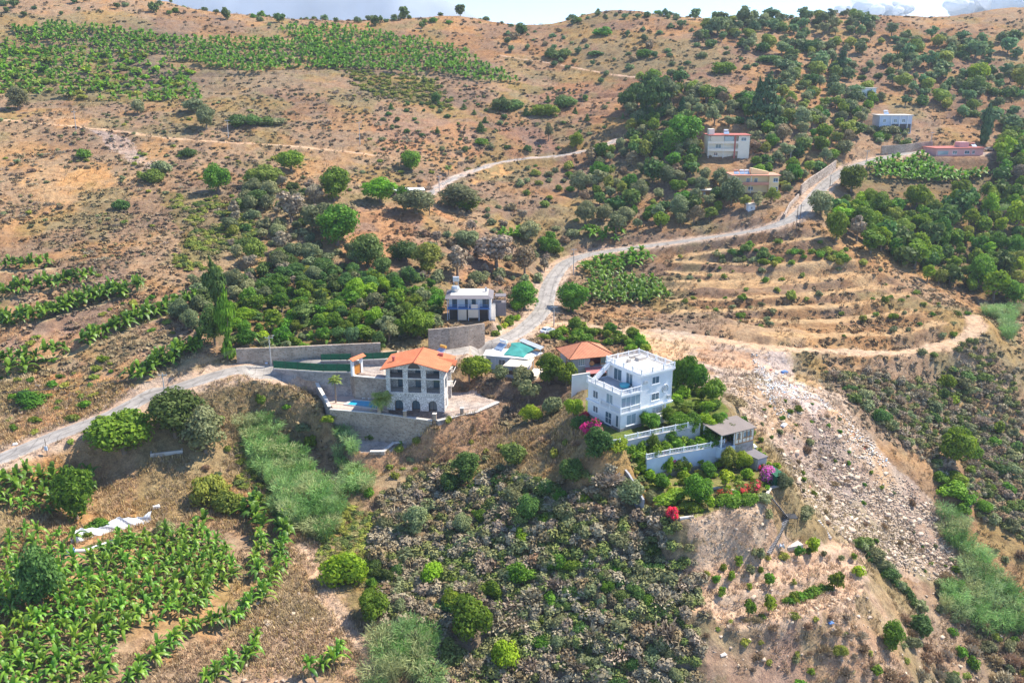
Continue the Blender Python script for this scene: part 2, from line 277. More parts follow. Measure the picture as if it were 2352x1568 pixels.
# base colours of the ground, by area of the hillside
T_DRY = (.35, .245, .15); T_PUR = (.25, .18, .125); T_ORA = (.55, .35, .15); T_PALE = (.53, .43, .35); T_RUB = (.53, .43, .34); T_GRN = (.12, .17, .04); T_OLV = (.22, .19, .06); T_GREY = (.24, .19, .165)
ZONES = [  # polygon in the photograph, colour, edge raggedness (m), amount
 ([(0, 60), (500, 100), (1300, 250), (1250, 330), (600, 330), (0, 250)], T_PUR, 8, .6),
 ([(560, 30), (1400, 40), (2352, 60), (2352, 120), (1700, 230), (1300, 180), (700, 60)], (.36, .225, .12), 9, .8),
 ([(1250, 190), (1480, 190), (1480, 330), (1260, 330)], (.43, .24, .13), 6, .7),
 ([(760, 165), (1000, 180), (1020, 250), (900, 235), (830, 195)], T_OLV, 3, .9), ([(1170, 190), (1270, 205), (1250, 225), (1170, 205)], T_OLV, 3, .8),
 ([(0, 70), (300, 55), (1180, 160), (1190, 190), (800, 170), (480, 240), (0, 230)], (.27, .22, .14), 4, .8),
 ([(0, 280), (400, 320), (430, 560), (200, 600), (0, 590)], (.36, .25, .145), 6, .7), ([(60, 380), (400, 400), (420, 440), (100, 470), (20, 430)], (.50, .33, .17), 5, .8),
 ([(190, 300), (280, 315), (360, 380), (330, 395), (260, 350)], T_PALE, 3, .9), ([(100, 265), (240, 280), (230, 300), (130, 295)], (.52, .33, .19), 3, .6),
 ([(360, 440), (520, 450), (560, 520), (470, 600), (400, 600), (410, 520)], T_OLV, 3, .85),
 ([(420, 430), (820, 430), (980, 560), (1260, 590), (1240, 660), (900, 650), (620, 650), (430, 700)], (.33, .26, .15), 6, .7),
 ([(800, 480), (1000, 480), (1160, 620), (1050, 660), (800, 640)], (.42, .25, .16), 4, .8),
 ([(860, 260), (1300, 300), (1330, 360), (880, 350)], (.36, .22, .15), 6, .7),
 ([(1060, 410), (1130, 380), (1180, 385), (1190, 400), (1090, 420)], (.56, .34, .14), 3, .9),
 ([(1300, 60), (2352, 150), (2352, 500), (2000, 480), (1900, 380), (1500, 330)], (.31, .21, .14), 9, .6),
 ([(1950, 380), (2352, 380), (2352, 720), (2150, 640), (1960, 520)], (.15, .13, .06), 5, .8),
 ([(0, 600), (320, 650), (470, 700), (470, 800), (300, 900), (0, 900)], (.40, .28, .19), 5, .8),
 ([(0, 760), (300, 750), (460, 820), (320, 940), (120, 1000), (0, 1030)], (.50, .33, .215), 5, .8), ([(60, 860), (300, 850), (350, 900), (260, 960), (130, 940)], (.55, .31, .15), 3, .6),
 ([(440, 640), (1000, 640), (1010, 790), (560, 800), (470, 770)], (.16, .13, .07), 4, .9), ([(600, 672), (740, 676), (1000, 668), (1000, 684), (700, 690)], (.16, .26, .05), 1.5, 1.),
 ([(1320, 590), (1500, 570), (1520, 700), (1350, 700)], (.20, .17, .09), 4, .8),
 ([(1350, 700), (1800, 740), (1900, 800), (1600, 775), (1350, 745)], (.48, .34, .20), 4, .8),
 ([(1520, 570), (1920, 560), (2180, 700), (2220, 780), (1900, 790), (1550, 680)], (.29, .195, .12), 5, .85),
 ([(1380, 750), (1560, 762), (1800, 800), (1810, 850), (1700, 860), (1540, 830), (1450, 790)], (.60, .48, .36), 3, .95),
 ([(1560, 770), (1800, 800), (1900, 880), (2020, 1030), (2200, 1180), (2260, 1330), (2150, 1330), (1950, 1250), (1840, 1150), (1740, 1000), (1660, 930), (1540, 860)], T_RUB, 3, .95),
 ([(1600, 800), (1750, 815), (1760, 850), (1640, 845)], (.55, .32, .17), 3, .7), ([(1720, 820), (1780, 800), (1900, 930), (1860, 960)], (.66, .60, .58), 3, .8),
 ([(1860, 820), (2352, 800), (2352, 1250), (2200, 1150), (1950, 960)], (.33, .25, .18), 6, .9),
 ([(420, 960), (540, 870), (720, 890), (740, 960), (720, 1000), (640, 1000), (520, 1080)], (.52, .35, .20), 4, .8),
 ([(0, 1075), (350, 960), (600, 1080), (640, 1250), (480, 1200), (0, 1270)], (.46, .315, .18), 4, .8), ([(0, 1085), (260, 1010), (340, 1110), (210, 1240), (0, 1170)], (.33, .22, .11), 4, .5),
 ([(860, 1010), (1120, 950), (1360, 960), (1380, 1010), (1250, 1080), (1000, 1050), (880, 1100)], (.50, .31, .18), 4, .9),
 ([(0, 1240), (480, 1200), (620, 1250), (560, 1568), (0, 1568)], (.40, .29, .19), 5, .85),
 ([(560, 1300), (700, 1240), (780, 1400), (860, 1568), (520, 1568)], (.49, .355, .255), 4, .85),
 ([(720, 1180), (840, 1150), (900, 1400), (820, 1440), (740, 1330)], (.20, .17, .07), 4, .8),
 ([(880, 1100), (1250, 1060), (1560, 1160), (1620, 1568), (960, 1568), (900, 1400)], (.34, .28, .18), 5, .9),
 ([(1560, 1160), (1800, 1170), (1990, 1290), (2090, 1390), (2060, 1568), (1600, 1568), (1600, 1330)], (.52, .36, .25), 4, .9),
 ([(1600, 1290), (1800, 1240), (1960, 1235), (2000, 1300), (1960, 1380), (1780, 1440), (1640, 1440), (1590, 1370)], (.56, .42, .30), 2, .9),
 ([(1640, 1385), (1760, 1358), (1900, 1305), (1905, 1322), (1790, 1370), (1650, 1402)], (.27, .24, .16), .6, .9), ([(1650, 1345), (1760, 1318), (1890, 1280), (1890, 1288), (1770, 1328), (1655, 1354)], (.36, .28, .19), .6, .8),
 ([(1570, 1210), (1760, 1180), (1790, 1240), (1660, 1290), (1570, 1290)], (.57, .45, .33), 3, .9),
 ([(2090, 1250), (2352, 1200), (2352, 1568), (2050, 1568)], (.34, .25, .18), 5, .8)]
EXACT = [(PW['white'], (.15, .20, .05)), (PW['g2'], (.22, .20, .09)), (PW['g3'], (.24, .24, .09)), (PW['yard'], (.60, .54, .49)), (PW['ramp'], (.46, .42, .38)), (PW['pool'], (.50, .44, .39))]
def tint_at(x, y):
    c = np.empty(x.shape+(3,)); c[:] = T_DRY
    n1 = fbm(x, y, 18, 41)-.5; n2 = fbm(x, y, 18, 51)-.5; n3 = fbm(x, y, 3.5, 61)-.5; n4 = fbm(x, y, 3.5, 71)-.5
    for px, col, rag, amt in ZWORLD:
        xx = x+n1*rag*3+n3*rag*1.2; yy = y+n2*rag*3+n4*rag*1.2; s = inpoly(xx, yy, px)
        k = amt*(.75+.5*n3[s])[:, None]; c[s] = c[s]*(1-k)+np.array(col)*k
    blot = fbm(x, y, 30, 81); k = (sstep(.48, .58, blot)*.75)[..., None]*(c[..., :1] < .5); c = c*(1-k)+c*np.array([.70, .70, .80])*k
    k = (sstep(.54, .64, fbm(x, y, 22, 85))*.45)[..., None]*(c[..., :1] < .5); c = c*(1-k)+np.array([.22, .21, .09])*k
    k = (sstep(.50, .62, fbm(x, y, 13, 91))*.6)[..., None]; c = c*(1-k)+c*np.array([1.25, 1.05, .72])*k
    for p, w_, col in BENCHC:
        d = np.full(x.shape, 1e9); b = (x > p[:, 0].min()-8) & (x < p[:, 0].max()+8) & (y > p[:, 1].min()-8) & (y < p[:, 1].max()+8)
        xb, yb = x[b], y[b]; db = np.full(xb.shape, 1e9)
        for a, e in zip(p[:-1], p[1:]):
            ab = e[:2]-a[:2]; L = ab@ab; t = np.clip(((xb-a[0])*ab[0]+(yb-a[1])*ab[1])/L, 0, 1); db = np.minimum(db, np.hypot(xb-a[0]-t*ab[0], yb-a[1]-t*ab[1]))
        k = (1-sstep(w_*.5, w_*.5+1.3, db+n3[b]*2.2))[:, None]; c[b] = c[b]*(1-k)+np.array(col)*k
    for poly, col in EXACT:
        s = inpoly(x, y, poly); c[s] = np.array(col)
    return c
ZWORLD = [(Gp(p), c, r, a) for p, c, r, a in ZONES]
BENCHC = [(road_c, 8.0, (.53, .41, .31)), (tr[0], 3.6, (.60, .50, .42)), (tr[1], 2.4, (.56, .40, .26)), (tr[2], 3.6, (.58, .43, .29)), (tr[3], 1.8, (.52, .38, .28)), (tr[4], 1.2, (.56, .42, .30))]
BENCHC += [(p, 2.6, (.50, .35, .19)) for p in LEDGES[7:]]+[(p, 1.8, (.50, .40, .24)) for p in LEDGES[:7]]+[(p, 2.6, (.60, .44, .31)) for p in ORCH]
def attr(me, name, data, dom='POINT'):
    a = me.color_attributes.new(name, 'FLOAT_COLOR', dom); d = np.ones((len(data), 4), np.float32); d[:, :3] = data if data.ndim == 2 else data[:, None]; a.data.foreach_set('color', d.ravel())
def mesh_np(name, V, F, mats, smooth=False, shade=None, sname='shade', midx=None):
    me = bpy.data.meshes.new(name); V = np.asarray(V, np.float32); F = np.asarray(F, np.int32); k = F.shape[1]
    me.vertices.add(len(V)); me.vertices.foreach_set('co', V.ravel()); me.loops.add(F.size); me.loops.foreach_set('vertex_index', F.ravel())
    me.polygons.add(len(F)); me.polygons.foreach_set('loop_start', np.arange(0, F.size, k, dtype=np.int32))
    for m in (mats if isinstance(mats, list) else [mats]): me.materials.append(m)
    if midx is not None: me.polygons.foreach_set('material_index', np.asarray(midx, np.int32))
    if smooth: me.polygons.foreach_set('use_smooth', np.ones(len(F), bool))
    me.update(calc_edges=True)
    if shade is not None: attr(me, sname, np.asarray(shade, np.float32))
    return me
def link(name, me, parent=None, kind=None, label=None, cat=None, group=None, loc=None, rz=None, sc=None):
    o = bpy.data.objects.new(name, me); COL.objects.link(o)
    if parent: o.parent = parent
    for k, v in (('kind', kind), ('label', label), ('category', cat), ('group', group)):
        if v: o[k] = v
    if loc is not None: o.location = loc
    if rz is not None: o.rotation_euler = (0, 0, rz)
    if sc is not None: o.scale = (sc, sc, sc) if isinstance(sc, (int, float)) else sc
    return o
NR, NC = 1000, 900
yy = 66*np.power(900/66., np.arange(NR)/(NR-1)); rr = np.linspace(-.9, .9, NC)
TX = yy[:, None]*rr[None, :]; TY = np.repeat(yy[:, None], NC, 1); TZ = H(TX, TY)
flat = np.zeros(TX.shape, bool)
for p, c in EXACT: flat |= inpoly(TX, TY, p)
def near(p, x, y, R):
    m = np.zeros(x.shape, bool)
    for a in p[::2]: m |= (np.abs(x-a[0]) < R) & (np.abs(y-a[1]) < R)
    return m
nb = flat | near(road_c, TX, TY, 4.5)
TZ = TZ+np.where(nb, 0, (fbm(TX, TY, 4.5, 21)-.5)*.9+(fbm(TX, TY, 1.6, 22)-.5)*.5)
tint = tint_at(TX, TY)
ids = np.arange(NR*NC).reshape(NR, NC); F = np.stack([ids[:-1, :-1], ids[:-1, 1:], ids[1:, 1:], ids[1:, :-1]], -1).reshape(-1, 4)
M_GROUND = ground_mat()
link('hillside_ground', mesh_np('hillside', np.stack([TX, TY, TZ], -1).reshape(-1, 3), F, M_GROUND, True, tint.reshape(-1, 3), 'tint'), kind='structure')
# road surface
def asphalt():
    m, n, l, b, o = newmat('worn_asphalt'); g = n.new('ShaderNodeNewGeometry'); uv = n.new('ShaderNodeAttribute'); uv.attribute_name = 'across'
    a = tex(n, l, 'Noise', .35, Detail=6.); l.new(g.outputs['Position'], a.inputs['Vector']); f = tex(n, l, 'Noise', 5., Detail=4.); l.new(g.outputs['Position'], f.inputs['Vector'])
    c = ramp_(n, l, a.outputs[0], [(.3, (.27, .245, .225)), (.7, (.42, .38, .34))]); s = n.new('ShaderNodeSeparateColor'); l.new(uv.outputs['Color'], s.inputs[0])
    c = mixc(n, l, 1., c, ramp_(n, l, s.outputs[0], [(0, 1.12), (.22, 1.05), (.30, .80), (.36, 1.02), (.62, 1.04), (.70, .80), (.78, 1.), (1, 1.15)]), 'MULTIPLY')
    c = mixc(n, l, 1., c, ramp_(n, l, f.outputs[0], [(.3, .82), (.7, 1.12)]), 'MULTIPLY')
    w2 = tex(n, l, 'Wave', .12, Distortion=9., Detail=3.); l.new(g.outputs['Position'], w2.inputs['Vector']); c = mixc(n, l, 1., c, ramp_(n, l, w2.outputs[0], [(0, .72), (.04, 1.)]), 'MULTIPLY')
    l.new(c, b.inputs['Base Color']); b.inputs['Roughness'].default_value = .95; b.inputs['Specular IOR Level'].default_value = .1; return m
def strip(name, p, wid, mat, lift=.07, rag=.25, kind='structure'):
    p = resample(p, 1.2); p[:, :2] = smooth(p[:, :2], 4); t = np.gradient(p[:, :2], axis=0); t /= np.linalg.norm(t, axis=1)[:, None]; nrm = np.c_[-t[:, 1], t[:, 0]]; K = 9
    s = np.linspace(-.5, .5, K); j = (rng.random((len(p), 2))-.5)*rag*2; V = []; sh = []
    for i, k in enumerate(s):
        ww = k*wid+(j[:, 0] if i == 0 else j[:, 1] if i == K-1 else 0); q = p[:, :2]+nrm*np.reshape(ww*np.ones(len(p)), (-1, 1)); V.append(np.c_[q, H(q[:, 0], q[:, 1])+lift-(.25 if i in (0, K-1) else 0)]); sh.append(np.full(len(p), k+.5))
    V = np.stack(V, 1); ids = np.arange(V.shape[0]*K).reshape(-1, K); F = np.stack([ids[:-1, :-1], ids[:-1, 1:], ids[1:, 1:], ids[1:, :-1]], -1).reshape(-1, 4)
    if True:
        F = F[:, ::-1]
    return link(name, mesh_np(name, V.reshape(-1, 3), F, mat, True, np.stack(sh, 1).ravel(), 'across'), kind=kind)
M_ROAD = asphalt()
strip('road', road_c, 5.6, M_ROAD, .14); strip('side_road', tr[0], 3.0, M_ROAD, .10, .5)
# ---------------- far mountain behind the crest ----------------
def mountain():
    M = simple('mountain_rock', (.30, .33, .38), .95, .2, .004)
    X, Y = np.meshgrid(np.linspace(-3600, 900, 140), np.linspace(3600, 6400, 60))
    z = np.clip(290-.51*(X+170), -60, 460)+(fbm(X, Y, 500, 3)-.5)*50+(fbm(X, Y, 120, 4)-.5)*45
    z = z*sstep(3600, 4300, Y)*sstep(6400, 5200, Y)+30; z = np.minimum(z, 440+(fbm(X, Y, 500, 6)-.5)*60)
    ids = np.arange(X.size).reshape(X.shape); F = np.stack([ids[:-1, :-1], ids[:-1, 1:], ids[1:, 1:], ids[1:, :-1]], -1).reshape(-1, 4)
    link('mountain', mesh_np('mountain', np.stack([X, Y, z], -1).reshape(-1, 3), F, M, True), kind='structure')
mountain()

print('RES', [(u, v, z, round(float(G(u, v)[0, 2])-HC, 1)) for u, v, z in [(1423, 993, -64), (1300, 1000, -68.5), (1600, 1100, -71.5), (1600, 1250, -79), (380, 930, -65.5), (1080, 740, -60.5), (1160, 870, -65.6), (1340, 880, -65.2), (1200, 1400, -87), (200, 800, -61), (2200, 1250, -96), (1735, 500, -46)]])
# ---------------- modelling kit ----------------
class MB:
    def __init__(s): s.v = []; s.f = []; s.m = []; s.T = None; s.mi = 0
    def add(s, vs, fs):
        o = len(s.v)
        for p in vs: s.v.append(tuple(s.T @ Vector(p)) if s.T is not None else tuple(p))
        for f in fs: s.f.append([o+i for i in f]); s.m.append(s.mi)
    def box(s, x0, y0, z0, x1, y1, z1):
        s.add([(x0, y0, z0), (x1, y0, z0), (x1, y1, z0), (x0, y1, z0), (x0, y0, z1), (x1, y0, z1), (x1, y1, z1), (x0, y1, z1)],
              [(3, 2, 1, 0), (4, 5, 6, 7), (0, 1, 5, 4), (1, 2, 6, 5), (2, 3, 7, 6), (3, 0, 4, 7)])
    def prism(s, poly, z0, z1):
        n = len(poly); zz = (lambda z, i: z[i] if hasattr(z, '__len__') else z)
        s.add([(p[0], p[1], zz(z0, i)) for i, p in enumerate(poly)]+[(p[0], p[1], zz(z1, i)) for i, p in enumerate(poly)],
              [tuple(range(n))[::-1], tuple(range(n, 2*n))]+[(i, (i+1) % n, n+(i+1) % n, n+i) for i in range(n)])
    def tube(s, a, b, r, n=6, r2=None):
        a = Vector(a); b = Vector(b); d = (b-a).normalized(); u = d.orthogonal().normalized(); w_ = d.cross(u); r2 = r if r2 is None else r2
        vs = [a+(u*math.cos(t)+w_*math.sin(t))*r for t in [k*2*math.pi/n for k in range(n)]]+[b+(u*math.cos(t)+w_*math.sin(t))*r2 for t in [k*2*math.pi/n for k in range(n)]]
        s.add(vs, [(i, (i+1) % n, n+(i+1) % n, n+i) for i in range(n)]+[tuple(range(n))[::-1], tuple(range(n, 2*n))])
    def wall(s, x0, x1, z0, z1, y0, y1, holes=()):
        xs = sorted({x0, x1, *[h[0] for h in holes], *[h[1] for h in holes]}); zs = sorted({z0, z1, *[h[2] for h in holes], *[h[3] for h in holes]})
        xs = [x for x in xs if x0 <= x <= x1]; zs = [z for z in zs if z0 <= z <= z1]
        for a, b in zip(xs, xs[1:]):
            run = None
            for c, d in zip(zs, zs[1:]):
                mx, mz = (a+b)/2, (c+d)/2; hole = any(h[0] < mx < h[1] and h[2] < mz < h[3] for h in holes)
                if hole:
                    if run: s.box(a, y0, run[0], b, y1, run[1]); run = None
                else: run = (run[0], d) if run else (c, d)
            if run: s.box(a, y0, run[0], b, y1, run[1])
    def arch(s, x0, x1, z0, y0, y1, ztop, n=10):     # fills the corners above a round arch that springs at z0, up to ztop
        c = (x0+x1)/2; r = (x1-x0)/2; pts = [(c-r*math.cos(math.pi*k/n), z0+r*math.sin(math.pi*k/n)) for k in range(n+1)]
        for (xa, za), (xb, zb) in zip(pts, pts[1:]):
            s.add([(xa, y0, za), (xb, y0, zb), (xb, y0, ztop), (xa, y0, ztop), (xa, y1, za), (xb, y1, zb), (xb, y1, ztop), (xa, y1, ztop)], [(0, 1, 2, 3), (7, 6, 5, 4), (0, 4, 5, 1), (3, 2, 6, 7)])
    def build(s, name, mat, parent=None, **kw):
        me = bpy.data.meshes.new(name); me.from_pydata(s.v, [], s.f); me.update()
        for m in (mat if isinstance(mat, list) else [mat]): me.materials.append(m)
        if isinstance(mat, list): me.polygons.foreach_set('material_index', s.m)
        bm = bmesh.new(); bm.from_mesh(me); bmesh.ops.recalc_face_normals(bm, faces=bm.faces); bm.to_mesh(me); bm.free()
        return link(name, me, parent, **kw)
def split(m, name, mat, parent):                    # each separate piece becomes a part of its own
    root = list(range(len(m.v)))
    def fd(i):
        while root[i] != i: root[i] = root[root[i]]; i = root[i]
        return i
    for f in m.f:
        for i in f[1:]: root[fd(i)] = fd(f[0])
    gr = {}
    for f in m.f: gr.setdefault(fd(f[0]), []).append(f)
    for fs in gr.values():
        ids = sorted({i for f in fs for i in f}); mp = {i: k for k, i in enumerate(ids)}; q = MB(); q.v = [m.v[i] for i in ids]; q.f = [[mp[i] for i in f] for f in fs]; q.m = [0]*len(fs); q.build(name, mat, parent)
def thing(name, label, cat, loc, rz=0, group=None):
    return link(name, None, label=label, cat=cat, group=group, loc=loc, rz=rz)
class Frame:                                        # a building's own axes, from two base corners seen in the photograph
    def __init__(s, a, b, z): A = P(*a, z); B = P(*b, z); s.set(A, B, z)
    def set(s, A, B, z):
        s.o = np.array([A[0], A[1], z]); d = (B-A)[:2]; s.w = float(np.hypot(*d)); s.d = d/s.w; s.n = np.array([-s.d[1], s.d[0]]); s.rz = math.atan2(s.d[1], s.d[0])
    def loc(s, p): q = np.asarray(p)[:2]-s.o[:2]; return float(q@s.d), float(q@s.n), float(p[2]-s.o[2])
    def face(s, u, v, y=0.):                         # hit of a line of sight with the wall plane at depth y -> (x, z)
        dx, dy, dz = ray(u, v); o = s.o[:2]+s.n*y; t = (o@s.n)/(dx*s.n[0]+dy*s.n[1]); p = np.array([dx*t, dy*t]); return float((p-o)@s.d), float(HC+dz*t-s.o[2])
    def side(s, u, v, x):                            # with the side wall plane at x -> (y, z)
        dx, dy, dz = ray(u, v); o = s.o[:2]+s.d*x; t = (o@s.d)/(dx*s.d[0]+dy*s.d[1]); p = np.array([dx*t, dy*t]); return float((p-o)@s.n), float(HC+dz*t-s.o[2])
SIDE = lambda x: Matrix(((0, 1, 0, x), (1, 0, 0, 0), (0, 0, 1, 0), (0, 0, 0, 1)))   # local (s along depth, thickness, z) drawn on the side plane
# ---------------- building materials ----------------
M = {}
M['wstone'] = stone('white_stone', (.86, .82, .77), (.62, .58, .54), (.30, .27, .25), 2.6, .5)
M['gstone'] = stone('brown_stone', (.46, .35, .27), (.27, .20, .15), (.42, .36, .30), 1.9, .6)
M['grstone'] = stone('grey_stone', (.36, .33, .31), (.22, .20, .20), (.34, .31, .29), 1.8, .6)
M['rubble'] = stone('pale_rubble', (.58, .48, .40), (.40, .31, .25), (.22, .17, .14), .9, .9)
M['white'] = simple('white_plaster', (.78, .78, .79), .7, .09, .5, .1); M['whiter'] = simple('white_gloss', (.86, .85, .84), .5, .02, 1)
M['cream'] = simple('cream_plaster', (.80, .72, .60), .85, .06, .5); M['yellow'] = simple('yellow_plaster', (.82, .62, .34), .85, .06, .5)
M['pink'] = simple('pink_plaster', (.68, .38, .36), .85, .06, .5); M['red'] = simple('red_trim', (.46, .15, .12), .8, .08, .5); M['oran'] = simple('orange_trim', (.66, .30, .20), .8, .08, .5)
M['greyp'] = simple('grey_plaster', (.40, .40, .42), .85, .2, .35, .2); M['conc'] = simple('concrete', (.52, .48, .44), .9, .14, .3, .3); M['cap'] = simple('pale_cap', (.66, .60, .54), .85, .08, .6)
M['deck'] = simple('roof_deck', (.66, .60, .52), .9, .10, .3); M['darkroof'] = simple('dark_shingle', (.20, .18, .19), .9, .12, .6, .2); M['brownroof'] = simple('brown_roof_felt', (.24, .20, .18), .9, .1, .5, .2)
M['dark'] = simple('dark_frame', (.05, .05, .055), .5, .1, 1); M['inside'] = simple('room_shade', (.12, .10, .09), .9, .2, .5); M['wood'] = simple('wood', (.42, .21, .08), .7, .2, 1.5)  # the dark brown room tone paints shade behind openings
M['blue'] = simple('blue_paint', (.10, .22, .48), .6, .1, 1); M['bluew'] = simple('pale_blue_paint', (.54, .60, .70), .75, .13, .35); M['netg'] = simple('green_screen', (.02, .12, .06), .8, .35, 2.5); M['tarp'] = simple('teal_tarp', (.05, .27, .24), .8, .25, .5, .4)
M['metal'] = simple('galvanised', (.50, .52, .54), .45, .1, 1, 0, .4); M['pole'] = simple('pole_concrete', (.46, .44, .42), .85, .08, .5); M['poled'] = simple('pole_timber', (.20, .15, .12), .9, .15, 1)
M['paver'] = simple('pink_paving', (.60, .45, .37), .85, .08, .8, .2); M['awnr'] = simple('red_sheet', (.50, .18, .17), .6, .1, .6); M['awnc'] = simple('cream_sheet', (.72, .62, .48), .7, .06, .6)
M['plastic'] = simple('white_plastic', (.75, .77, .80), .45, .12, .8, .4, 0, .4); M['grass'] = simple('lawn', (.10, .22, .03), 1, .3, .8, .5)
def tiles(name, col, dark, per=3.2):
    m, n, l, b, o = newmat(name); tc = n.new('ShaderNodeTexCoord'); wv = tex(n, l, 'Wave', per); wv.wave_profile = 'SIN'; l.new(tc.outputs['UV'], wv.inputs['Vector'])
    w2 = tex(n, l, 'Wave', per*.7); w2.bands_direction = 'Y'; w2.wave_profile = 'SAW'; l.new(tc.outputs['UV'], w2.inputs['Vector']); ns = tex(n, l, 'Noise', .7, Detail=5.); l.new(tc.outputs['Object'], ns.inputs['Vector'])
    c = ramp_(n, l, wv.outputs[1], [(0., dark), (.35, col), (.8, tuple(min(1, x*1.12) for x in col))]); c = mixc(n, l, 1., c, ramp_(n, l, w2.outputs[1], [(0, .72), (.15, 1.)]), 'MULTIPLY')
    c = mixc(n, l, 1., c, ramp_(n, l, ns.outputs[0], [(.3, .84), (.7, 1.12)]), 'MULTIPLY'); l.new(c, b.inputs['Base Color']); b.inputs['Roughness'].default_value = .8
    bm = n.new('ShaderNodeBump'); bm.inputs['Strength'].default_value = .6; bm.inputs['Distance'].default_value = .06; l.new(wv.outputs[1], bm.inputs['Height']); l.new(bm.outputs[0], b.inputs['Normal']); return m
M['tileo'] = tiles('orange_roof_tiles', (.70, .22, .10), (.36, .10, .05), 2.2); M['tileb'] = tiles('weathered_roof_tiles', (.62, .24, .13), (.24, .09, .05), 1.0)
def glassmat(name, col, rough=.06):
    m, n, l, b, o = newmat(name); b.inputs['Base Color'].default_value = (*col, 1); b.inputs['Roughness'].default_value = rough; b.inputs['Specular IOR Level'].default_value = .9; return m
M['glass'] = glassmat('window_glass', (.10, .16, .20)); M['glassl'] = glassmat('curtained_glass', (.30, .38, .42)); M['water'] = glassmat('pool_water', (.03, .42, .68), .08); M['panel'] = glassmat('solar_panel', (.30, .38, .50), .12)
def roofquad(name, quads, mat, parent, th=.18):      # roof slopes as a closed slab, with UVs that run along and down each slope
    vs = []; fs = []; uv = []
    for q in quads:
        q = [Vector(p) for p in q]; o = len(vs); nn = (q[1]-q[0]).cross(q[2]-q[0]).normalized()
        if nn.z < 0: nn = -nn
        n = len(q); vs += [tuple(p) for p in q]+[tuple(p-nn*th) for p in q]
        ex = (q[1]-q[0]).normalized(); ey = nn.cross(ex); U = [((p-q[0]).dot(ex), (p-q[0]).dot(ey)) for p in q]*2
        for f in [tuple(range(n)), tuple(range(n, 2*n))[::-1]]+[(i, (i+1) % n, n+(i+1) % n, n+i) for i in range(n)]: fs.append(tuple(o+i for i in f)); uv += [U[i] for i in f]
    me = bpy.data.meshes.new(name); me.from_pydata(vs, [], fs); me.materials.append(mat); ul = me.uv_layers.new(name='UVMap'); ul.data.foreach_set('uv', np.array(uv, np.float32).ravel()); me.update()
    return link(name, me, parent)
def window(parent, T, x, z, w_, h, frame=None, glass=None, y=0., cols=2, rows=1, sill=True, name='window'):
    """frame, panes and sill of one window set into a wall plane; outward is -y of T"""
    frame = frame or M['white']; m = MB(); m.T = T; f = .07
    m.box(x, y-.05, z, x+w_, y+.04, z+f); m.box(x, y-.05, z+h-f, x+w_, y+.04, z+h); m.box(x, y-.05, z+f, x+f, y+.04, z+h-f); m.box(x+w_-f, y-.05, z+f, x+w_, y+.04, z+h-f)
    for k in range(1, cols): m.box(x+w_*k/cols-f/2, y-.045, z+f, x+w_*k/cols+f/2, y+.035, z+h-f)
    for k in range(1, rows): m.box(x+f, y-.04, z+h*k/rows-f/2, x+w_-f, y+.03, z+h*k/rows+f/2)
    if sill: m.box(x-.15, y-.16, z-.12, x+w_+.15, y+.02, z-.003)
    o = m.build(name, frame, parent); g = MB(); g.T = T; g.box(x+f*.5, y-.02, z+f*.5, x+w_-f*.5, y+.02, z+h-f*.5); g.build('pane', glass or M['glass'], o); return o
def balustrade(parent, pts, z, mat, h=.95, gap=.34, T=None, name='balustrade', post=2.6):
    m = MB(); m.T = T; done = set()
    for (x0, y0, *za), (x1, y1, *zb) in zip(pts, pts[1:]):
        za = za[0] if za else z; zb = zb[0] if zb else z; L = math.hypot(x1-x0, y1-y0); n = max(2, int(L/gap)); dx, dy = (x1-x0)/L, (y1-y0)/L; k = .07
        for zz, hh in ((.06, .1), (h-.08, .12)): m.add([(x0-dy*k, y0+dx*k, za+zz), (x1-dy*k, y1+dx*k, zb+zz), (x1+dy*k, y1-dx*k, zb+zz), (x0+dy*k, y0-dx*k, za+zz), (x0-dy*k, y0+dx*k, za+zz+hh), (x1-dy*k, y1+dx*k, zb+zz+hh), (x1+dy*k, y1-dx*k, zb+zz+hh), (x0+dy*k, y0-dx*k, za+zz+hh)], [(3, 2, 1, 0), (4, 5, 6, 7), (0, 1, 5, 4), (1, 2, 6, 5), (2, 3, 7, 6), (3, 0, 4, 7)])
        for i in range(n):
            t = (i+.5)/n; cx, cy, cz = x0+(x1-x0)*t, y0+(y1-y0)*t, za+(zb-za)*t; m.tube((cx, cy, cz+.15), (cx, cy, cz+h*.5), .045, 5, .075); m.tube((cx, cy, cz+h*.5), (cx, cy, cz+h-.07), .075, 5, .04)
        npost = max(1, round(L/post))
        for i in range(npost+1):
            t = i/npost
            if (round(x0+(x1-x0)*t, 2), round(y0+(y1-y0)*t, 2)) in done: continue
            done.add((round(x0+(x1-x0)*t, 2), round(y0+(y1-y0)*t, 2))); cx, cy, cz = x0+(x1-x0)*t, y0+(y1-y0)*t, za+(zb-za)*t; m.box(cx-.12, cy-.12, cz-.02, cx+.12, cy+.12, cz+h+.1); m.tube((cx, cy, cz+h+.1), (cx, cy, cz+h+.3), .09, 6, .02)
    return m.build(name, mat, parent)
